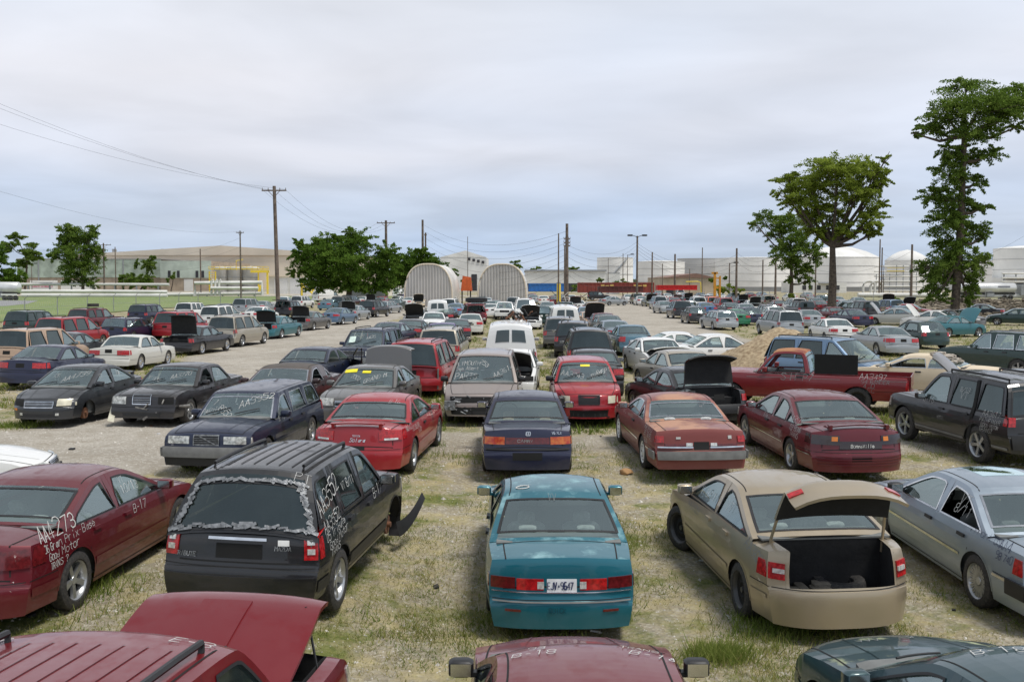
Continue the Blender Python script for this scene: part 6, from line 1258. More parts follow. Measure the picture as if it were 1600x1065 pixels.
PL = [(164, 380, 250, .25, 'dark utility pole beside the left leafy tree', ((383, 12),), 0), (182, 386, 250, .16, 'thin grey pole between the leafy tree and the vines', (), 0), (314.5, 389, 280, .22, 'short pole in front of the pale green warehouse', (), 0), (377, 361, 220, .2, 'utility pole with small crossarm before the steel tanks', ((364, 6),), 0),
  (604, 345, 175, .28, 'utility pole with wide crossarm rising from the dense trees', ((349, 14),), 0), (661, 344, 185, .26, 'plain leaning pole above the first arched shed', (), 0), (665.5, 364, 190, .2, 'shorter pole beside the leaning one above the first arched shed', ((368, 2),), 0), (731, 370, 260, .1, 'slender light mast between the arched sheds', (), 0),
  (872.5, 365, 118, .10, 'thin grey pole with the yellow bollard foot', (), 0), (885.5, 350, 130, .24, 'thick dark pole with three short crossarms in the centre', ((374, 5), (379.5, 5), (384.5, 5)), 0), (882, 384, 150, .12, 'thin pole close behind the thick centre pole', (), 0), (995, 369, 170, .2, 'tall pole with floodlights at its top over the end of the lane', (), 2),
  (1018.5, 394, 200, .18, 'bare pole right of the floodlight pole', (), 0), (1054, 397, 190, .22, 'bare pole before the beige depot', (), 0), (1034.5, 412, 210, .12, 'thin short pole left of the beige depot', (), 0), (1096.5, 387, 230, .14, 'slim pole rising behind the beige depot', (), 0), (1150, 388, 175, .22, 'grey-green pole in front of the very wide tank', (), 0), (1139, 411, 190, .14, 'short lamp pole left of the grey-green pole', (), 1),
  (1191, 406, 190, .16, 'thin pole before the wide tank', (), 0), (1211, 389, 170, .2, 'pole with crossarm touching the small tree', ((391, 6),), 0), (1273.5, 400, 190, .16, 'thin pole between the two right trees', (), 0), (1373, 374, 230, .2, 'reddish pole by the pipe rack, the taller of a pair', (), 0), (1376.5, 387, 235, .2, 'reddish pole by the pipe rack, the shorter of a pair', (), 0), (1379.5, 415, 240, .12, 'thin dark post in front of the pipe rack', (), 0), (1423, 382, 170, .24, 'dark leaning pole before the pipe rack', (), 0),
  (973, 396, 260, .12, 'thin mast before the narrow white tank', (), 0), (980, 398, 260, .1, 'thin lamp mast before the narrow white tank', (), 1), (51, 412, 300, .12, 'small lamp post left of the leafy trees', (), 1), (950, 403, 300, .10, 'hair-thin mast left of the narrow white tank', (), 0), (1077, 420, 250, .12, 'short thin post behind the depot roof', (), 0)]
for p in PL: pole(p[0], p[1], p[2], p[3], p[4], p[5], lamp=p[6])
def cable(p0, p1, sag, label, rad=.02, n=18):
    rad *= .6; p0, p1 = Vector(p0), Vector(p1); b = MB(); b.tube([p0.lerp(p1, t) - Vector((0, 0, sag * 4 * t * (1 - t))) for t in [k / n for k in range(n + 1)]], rad, 4, cap=False); tag(b.build('overhead_cable', M['black'], None, 60), label, 'cable', 'overhead power cables')
for i, (x0, y0, x1, y1) in enumerate(((-220, 62, 413, 297), (-220, 76, 431, 299), (-220, 118, 448, 297))): cable(at(x0, y0, 70), at(x1, y1, 108), 1.2, ['highest sagging cable from the top left to the tall pole', 'second sagging cable from the top left to the tall pole', 'third and lowest of the cables from top left to the tall pole'][i], .013)
cable(at(-100, 268, 90), at(377, 362, 220), 2.0, 'single faint cable from the left edge down to the pole before the steel tanks', .016)
for i, (x0, x1) in enumerate(((413, 592), (431, 604), (449, 616))): cable(at(x0, 298, 108), at(x1, 348, 175), 3.0, 'cable from the tall pole to the dense trees, %s' % ('on the left arm', 'on the pole top', 'on the right arm')[i], .018)
for k in range(9):
    y = 352 + k * 9.5; cable(at(663, y if k < 8 else 430, 186), at(884, 362 + k * 9, 131), 2.6 + .15 * k, 'one of the stacked cables between the leaning pole and the thick centre pole', .022)
for k in range(6): cable(at(886, 383 + k * 9, 131), at(995, 378 + k * 5, 170), 1.6 + .3 * k, 'one of the cables rising from the thick centre pole to the floodlight pole', .022)
for k in range(4): cable(at(995, 380 + k * 5, 170), at(1150, 398 + k * 8, 175), 2.6, 'one of the cables between the floodlight pole and the grey-green pole', .024)
for k in range(3): cable(at(1150, 394 + k * 7, 175), at(1211, 394 + k * 9, 170), 1.6, 'one of the cables between the grey-green pole and the small tree', .022)
for k in range(2): cable(at(1211, 396 + k * 22, 170), at(1423, 392 + k * 26, 170), 3.4, 'one of the cables behind the right trees to the dark leaning pole', .022)
cable(at(1376, 396, 232), at(1640, 340, 150), 5, 'cable dipping from the reddish poles up to the right edge', .024)
for k in range(3): cable(at(164, 386 + k * 9, 250), at(377, 372 + k * 14, 220), 3, 'one of the faint cables across the left warehouses', .022)
cable(at(-60, 366, 240), at(164, 388, 250), 2, 'faint cable passing behind the left trees', .022)
# chain-link fence
fp = [gp(-60, 505), gp(39, 497), gp(90, 493), gp(137, 489.5), gp(178, 487), gp(213, 484.5), gp(250, 482), gp(280, 480), gp(310, 478), gp(345, 476), gp(400, 473), gp(470, 470)]
r = empty('chain_link_fence', (0, 0, 0), 0, 'grey chain-link fence with angled tops along the left field', 'fence')
for p in fp: b = MB(); b.tube([(p.x, p.y, 0), (p.x, p.y, 1.9), (p.x + .35, p.y, 2.25)], .045, 6); b.build('post', GRY, r, 50)
b = MB()
for a, e in zip(fp, fp[1:]):
    for z in (.1, 1.0, 1.88, 2.05, 2.2): b.tube([(a.x + max(0, z - 1.9), a.y, z), (e.x + max(0, z - 1.9), e.y, z)], .012, 4, cap=False)
    n = int((e - a).length / .45)
    for k in range(n): p = a.lerp(e, k / n); q = a.lerp(e, min(1, (k + 2) / n)); b.tube([(p.x, p.y, .1), (q.x, q.y, 1.88)], .006, 3, cap=False); b.tube([(q.x, q.y, .1), (p.x, p.y, 1.88)], .006, 3, cap=False)
b.build('wire_mesh', GRY, r, 0)
r = empty('chain_link_fence', (0, 0, 0), 0, 'thin grey fence in front of the tank farm and rubble at right', 'fence'); fp = [at(1100, 464, 190) + Vector((k * 5.5, -k * 2.2, 0)) for k in range(24)]
for p in fp: b = MB(); b.tube([(p.x, p.y, 0), (p.x, p.y, 2.0)], .05, 5); b.build('post', GRY, r, 50)
b = MB()
for a, e in zip(fp, fp[1:]):
    for z in (.5, 1.2, 1.95): b.tube([(a.x, a.y, z), (e.x, e.y, z)], .012, 3, cap=False)
    for k in range(10): p = a.lerp(e, k / 10); q = a.lerp(e, (k + 1) / 10); b.tube([(p.x, p.y, .1), (q.x, q.y, 1.95)], .006, 3, cap=False); b.tube([(q.x, q.y, .1), (p.x, p.y, 1.95)], .006, 3, cap=False)
b.build('wire_mesh', GRY, r, 0)
# grey screen fence under the dark trees
b = MB(); a, e = gp(560, 466), gp(612, 464); b.box(a.x, xx_(612, a.y), a.y - 12, a.y - 11.8, 0, 3.0); tag(b.build('screen_fence', mat('grey_screen', (.14, .14, .15), .8, scale=.8), None, 0), 'grey screen fence under the dark trees left of the arched shed', 'fence')
# ---- gravel mound, rubble -----------------------------------------------
def mound(name, label, cx_, cy_, rx, ry, h, m, n=46, rough_=.12, seed=0):
    b = MB(); b.v = []; 
    for j in range(n + 1):
        for i in range(n + 1):
            u, v = -1 + 2 * i / n, -1 + 2 * j / n; d = math.hypot(u, v); z = h * max(-.15, (1 - d ** 1.5)) ; z = z * (1 + .35 * noise.noise((u * 2 + seed, v * 2, 1))) + rough_ * noise.noise((u * 9, v * 9, seed)) + .5 * rough_ * noise.noise((u * 24, v * 24, seed)); b.v.append((u * rx, v * ry, z))
    b.f = [(j * (n + 1) + i, j * (n + 1) + i + 1, (j + 1) * (n + 1) + i + 1, (j + 1) * (n + 1) + i) for j in range(n) for i in range(n)]; b.m = [0] * len(b.f); o = b.build(name, m, None, 60); o.location = (cx_, cy_, 0); return tag(o, label, 'mound')
MD = mat('gravel_heap', (.22, .155, .09), .95, col2=(.42, .33, .21), scale=7, bump=.9)
mound('gravel_mound', 'brown heap of gravel between the white sedans and the red pickup', xx_(1238, 40.5), 40.5, 3.8, 4.4, 1.72, MD)
rs = random.Random(21)
def rocks(name, label, cx_, cy_, rx, ry, h, cnt, s0, s1, m):
    b = MB()
    for _ in range(cnt):
        u, v = rs.gauss(0, .42), rs.gauss(0, .42); z = max(0, h * (1 - math.hypot(u, v))); s_ = rs.uniform(s0, s1); M4 = Matrix.Translation((cx_ + u * rx, cy_ + v * ry, z)) @ Matrix.Rotation(rs.uniform(0, 6), 4, 'Z') @ Matrix.Rotation(rs.uniform(0, 6), 4, 'X')
        b.box(-s_, s_, -s_ * .6, s_ * .6, -s_ * .4, s_ * .4, 0, M4)
    o = b.build(name, m, None, 0); return tag(o, None, None, None, 'stuff')
RK = mat('grey_brown_rubble', (.10, .08, .055), .95, col2=(.27, .23, .17), scale=1.5, bump=.5)
rocks('rubble', '', xx_(1010, 52), 53, 3.2, 2.4, .5, 260, .06, .22, RK); rocks('rubble', '', xx_(1180, 38), 38.5, 1.6, 1.5, .4, 130, .04, .12, RK)
b = MB()
for _ in range(5200):
    px_ = rs.uniform(1335, 1680); D = rs.uniform(92, 150); x = xx_(px_, D); hgt = (.45 + .8 * noise.noise((x * .08, D * .08, 3))) * sst(92, 108, D) * (1 - sst(135, 150, D)) * sst(1335, 1400, px_); s_ = rs.uniform(.12, .5); M4 = Matrix.Translation((x, D, max(.05, hgt * rs.uniform(.3, 1.5)))) @ Matrix.Rotation(rs.uniform(0, 6), 4, 'Z') @ Matrix.Rotation(rs.uniform(0, 6), 4, 'X'); b.box(-s_, s_, -s_ * .7, s_ * .7, -s_ * .3, s_ * .3, 0, M4)
b.build('rubble_field', RK, None, 0)['kind'] = 'stuff'
# ---- trees ---------------------------------------------------------------
def tree(label, D, basepx, lobes, leafn, leafs, lm, trunk_r=.3, trunk_to=None, depth=.8, kind='tree', cat='tree', seed=0, limbs=True, ivy=None, bark=None, clump=.16):
    if seed in (2, 3): lobes = [(a_[0], a_[1], a_[2] * 1.12, a_[3] * 1.2) for a_ in lobes]
    rs = random.Random(seed); rg_ = np.random.default_rng(seed); s_ = S(D); bx = xx_(basepx, D); r = empty(kind, (bx, D, 0), 0, label, cat); tot = sum(l[2] * l[3] for l in lobes); VV = []
    L3 = []
    for (lx, ly, rx, ry) in lobes:
        c3 = Vector((xx_(lx, D) - bx, rs.uniform(-.5, .5) * depth * rx / s_, zz(ly, D))); rr = (rx / s_, depth * rx / s_, ry / s_); L3.append((c3, rr)); n = int(leafn * lx * 0 + leafn * rx * ry / tot); nc = max(6, int(n / 70))
        tw = max(5, int(n / 130)); cp = []; wgt = []
        for _ in range(tw):
            d0 = rg_.normal(0, 1, 3); d0 /= np.linalg.norm(d0); s0 = rg_.normal(0, .22, 3) * np.array(rr); e0 = d0 * np.array(rr) * rg_.uniform(.75, 1.28); md = (s0 + e0) / 2 + np.array([0, 0, rr[2] * .18])
            t = rg_.uniform(.22, 1, max(4, n // tw)) ** .8; t = t[:, None]; pp = (1 - t) ** 2 * s0 + 2 * t * (1 - t) * md + t * t * (e0 - np.array([0, 0, rr[2] * .15])); sp_ = (clump * np.array(rr).mean() * (1.15 - .75 * t)); VV.append(np.array(c3) + pp + rg_.normal(0, 1, pp.shape) * sp_ * np.array([1, 1, .55]))
    P_ = np.concatenate(VV); P_[:, 2] = np.maximum(P_[:, 2], .1); n = len(P_); a = rg_.normal(0, 1, (n, 3)); a /= np.linalg.norm(a, axis=1)[:, None]; b_ = np.cross(a, rg_.normal(0, 1, (n, 3))); b_ /= np.linalg.norm(b_, axis=1)[:, None]; sz = leafs * rg_.uniform(.6, 1.35, n)[:, None]
    quad = np.stack([P_ - a * sz, P_ - b_ * sz * .5, P_ + a * sz, P_ + b_ * sz * .5], 1).reshape(-1, 3); soup('crown', quad, 4, lm, None, r)
    if trunk_r:
        b = MB(); bk = bark or mat('bark', (.05, .038, .03), .95, scale=5, col2=(.12, .095, .07), bump=.6); tt = trunk_to or (basepx, lobes[0][1]); tp = Vector((xx_(tt[0], D) - bx, 0, zz(tt[1], D)))
        path = [Vector((0, 0, -.1)), Vector((0, 0, .5)), tp * .45 + Vector((.1, 0, 0)), tp]; b.tube(path, [trunk_r * 1.45, trunk_r * 1.05, trunk_r * .9, trunk_r * .62], 10); b.build('trunk', bk, r, 60)
        if limbs:
            for i, (c3, rr) in enumerate(L3):
                st_ = tp * (1 if c3.z > tp.z else max(.35, (c3.z - .5) / max(.1, tp.z))); b = MB(); mid = st_.lerp(c3, .5) + Vector((0, 0, -abs(c3.x - st_.x) * .12)); b.tube([st_, mid, c3, c3 + (c3 - mid) * .15], [trunk_r * .55, trunk_r * .34, trunk_r * .15, .02], 7)
                for _ in range(5):
                    e = c3 + Vector((rs.uniform(-1, 1) * rr[0], rs.uniform(-1, 1) * rr[1], rs.uniform(-.6, .9) * rr[2])) * .8; b.tube([mid.lerp(c3, rs.random()), e], [trunk_r * .12, .015], 5)
                b.build('limb', bk, r, 60)
    return r
tree('broad flat-topped yellow-green tree on a bare brown trunk, right of centre', 110, 1299, [(1300, 268, 58, 24), (1235, 282, 34, 14), (1352, 268, 36, 22), (1262, 300, 42, 24), (1330, 305, 42, 26), (1220, 300, 22, 9), (1372, 285, 20, 18), (1290, 335, 42, 22), (1355, 345, 28, 20), (1240, 320, 28, 16), (1375, 318, 16, 10), (1310, 360, 30, 16), (1380, 250, 14, 7), (1270, 365, 22, 16), (1360, 365, 20, 12)], 52000, .125, LF2, .46, (1299, 385), seed=1, clump=.13)
tree('small drooping tree with dark foliage left of the flat-topped tree', 135, 1235, [(1235, 350, 30, 18), (1195, 345, 24, 13), (1245, 380, 26, 22), (1225, 395, 24, 18), (1240, 415, 18, 16), (1255, 425, 16, 16), (1215, 365, 20, 14), (1270, 395, 16, 20), (1262, 438, 8, 12), (1236, 432, 12, 8), (1180, 352, 10, 6)], 24000, .13, LF1, .28, (1235, 400), seed=2, clump=.17)
tree('very tall slender tree wrapped in ivy at the right', 84, 1491, [(1520, 165, 62, 26), (1468, 180, 34, 18), (1560, 180, 30, 24), (1590, 160, 24, 26), (1450, 205, 26, 12), (1512, 205, 42, 18), (1422, 213, 12, 6), (1500, 245, 26, 20), (1535, 245, 28, 12), (1470, 238, 20, 14), (1585, 200, 16, 10), (1478, 275, 30, 22), (1525, 285, 18, 14), (1455, 305, 26, 14), (1490, 318, 32, 22), (1530, 325, 16, 14), (1480, 350, 34, 22), (1520, 360, 24, 18), (1488, 385, 32, 20), (1535, 372, 10, 8), (1475, 415, 36, 22), (1520, 410, 24, 20), (1465, 440, 28, 18), (1515, 442, 22, 16), (1462, 465, 20, 12), (1508, 468, 16, 10), (1440, 418, 12, 8), (1500, 135, 34, 10)], 84000, .095, LF1, .34, (1500, 215), depth=.7, seed=3, clump=.16)
tree('dense dark green spreading tree left of the first arched shed', 165, 545, [(560, 378, 30, 24), (515, 392, 36, 26), (475, 395, 24, 20), (605, 398, 24, 20), (545, 410, 48, 30), (498, 420, 40, 24), (590, 425, 34, 26), (465, 425, 18, 10), (545, 440, 48, 18), (500, 445, 34, 12), (590, 448, 28, 12), (548, 362, 12, 10), (470, 380, 14, 8), (527, 375, 18, 12)], 70000, .17, LF3, .5, (545, 430), seed=4, clump=.13, limbs=False)
tree('lower rounded tree behind the first arched shed', 185, 640, [(655, 405, 34, 18), (630, 420, 32, 22), (675, 420, 28, 18), (610, 435, 24, 18), (645, 440, 34, 16), (700, 425, 14, 12), (660, 395, 16, 8)], 34000, .18, LF3, .4, (640, 430), seed=5, limbs=False, clump=.13)
tree('tall airy leafy tree in front of the green warehouse at left', 250, 130, [(125, 372, 30, 16), (105, 365, 20, 18), (145, 362, 16, 14), (118, 395, 34, 16), (90, 398, 14, 10), (150, 395, 18, 20), (125, 418, 32, 16), (115, 435, 20, 10), (140, 440, 16, 12), (98, 378, 16, 12)], 30000, .22, LF1, .4, (130, 420), seed=6, clump=.18)
tree('slim leaning tree left of the tall leafy tree', 265, 39, [(30, 372, 14, 9), (20, 385, 18, 10), (48, 392, 18, 13), (62, 400, 14, 9), (40, 410, 14, 9)], 9000, .24, LF1, .3, (45, 400), seed=7, clump=.2)
tree('dark bushy tree at the far left edge', 255, 5, [(5, 400, 22, 20), (20, 425, 20, 18), (-15, 415, 24, 26), (12, 438, 26, 10)], 14000, .26, LF3, .3, (5, 430), seed=8, limbs=False)
tree('vine-covered bush climbing the tan brick warehouse wall', 385, 220, [(235, 415, 12, 14), (205, 435, 16, 10), (225, 440, 20, 12), (190, 440, 5, 14), (215, 412, 6, 8), (240, 400, 8, 6)], 12000, .32, LF1, .25, (238, 425), kind='vine_bush', cat='bush', seed=9, limbs=False)
tree('thin bare-stemmed sapling leaning against the brick wall', 380, 268, [(272, 430, 5, 5), (262, 438, 4, 4)], 260, .5, LF1, .2, (272, 432), kind='sapling', cat='tree', seed=10, limbs=False)
for i, (px_, y_, D, rx, lb) in enumerate(((937, 436, 280, 6, 'little round tree at the white warehouse end'), (1128, 449, 180, 14, 'left green hedge bush behind the right car row'), (1153, 450, 180, 12, 'right green hedge bush behind the right car row'), (1235, 462, 125, 6, 'small shrub at the foot of the drooping tree'), (806, 412, 520, 12, 'distant dark tree top over the second arched shed'), (838, 421, 620, 10, 'far tree over the white flat warehouse'), (893, 421, 600, 11, 'far tree behind the thick centre pole'), (866, 424, 650, 5, 'tiny far tree left of the centre poles'), (970, 441, 300, 12, 'green scrub in front of the narrow white tank'), (728, 437, 300, 9, 'scrub bush between the arched sheds'), (905, 446, 260, 14, 'green scrub behind the blue container'), (1398, 468, 140, 12, 'brown-green shrub on the rubble strip'), (1111, 437, 200, 5, 'vine clump hanging on the loader mast'), (1133, 434, 200, 4, 'slim conical bush behind the loader mast'))):
    tree(lb, D, px_, [(px_, y_, rx, rx * .6), (px_ + rx * .4, y_ + rx * .25, rx * .7, rx * .4), (px_ - rx * .4, y_ + rx * .3, rx * .6, rx * .4)], 1500, 1.3 * D / 1600, LF2 if i in (1, 2, 3) else LF1, 0, kind='bush' if 'tree' not in lb else 'far_tree', cat='bush' if 'tree' not in lb else 'tree', seed=20 + i)
# far low tree line on the horizon
rs = random.Random(77); Pn = []
for k in range(9000): px_ = rs.uniform(-300, 1900); D = rs.uniform(900, 1400); Pn.append((xx_(px_, D), D, rs.uniform(0, 1) ** 1.5 * (6 + 7 * noise.noise((px_ * .02, 0, 0)))))
P_ = np.array(Pn); a = rng.normal(0, 1, P_.shape) * 2.2; b_ = rng.normal(0, 1, P_.shape) * 1.4; soup('far_tree_line', np.stack([P_ - a, P_ - b_, P_ + a, P_ + b_], 1).reshape(-1, 3), 4, leafmat('far_leaf', (.06, .09, .05), (.09, .12, .07), (.13, .15, .10)), 'stuff')
# ------------------------------------------------------------------ car rows: one build per kind, then copies
PROTO = mat('proto_paint', (.5, .5, .5)); KIN = dict(
 se=('sedan', {}), st=('sedan', dict(trunk_open=88)), sh=('sedan', dict(hood_open=62)), bo=('boxy', {}), co=('coupe', {}), su=('suv', {}), mv=('minivan', {}), wa=('wagon', {}), ha=('hatch', {}), va=('van', dict(norails=1)), pu=('pickup', {}), bt=('boxy', dict(trunk_open=88)), so=('suv', dict(trunk_open=95, tailgate=1)), sx=('sedan', dict(missing=('fl', 'fr', ('headlight', 1)), fb=.45)), cv=('coupe', dict(hood_open=70)))
PRO = {}
def proto(k):
    if k not in PRO:
        kd, ov = KIN[k]; c = make_car(kd, PROTO, {'se': 'sedan', 'st': 'sedan', 'sh': 'sedan', 'bo': 'sedan', 'co': 'coupe', 'su': 'suv', 'mv': 'minivan', 'wa': 'wagon', 'ha': 'hatchback', 'va': 'van', 'pu': 'pickup', 'bt': 'sedan', 'so': 'suv', 'sx': 'sedan', 'cv': 'coupe'}[k], 'x', 'car', low=True, **ov); c.used = False; PRO[k] = c
    return PRO[k]
def recolor(o, pm):
    for sl in o.material_slots:
        if sl.material == PROTO: sl.link = 'OBJECT'; sl.material = pm
def copy_car(c, pm):
    kids = list(c.root.children); r = c.root.copy(); SC.collection.objects.link(r)
    for ch in kids:
        q = ch.copy(); SC.collection.objects.link(q); q.parent = r
        for gch in ch.children: s_ = gch.copy(); SC.collection.objects.link(s_); s_.parent = q
    return r
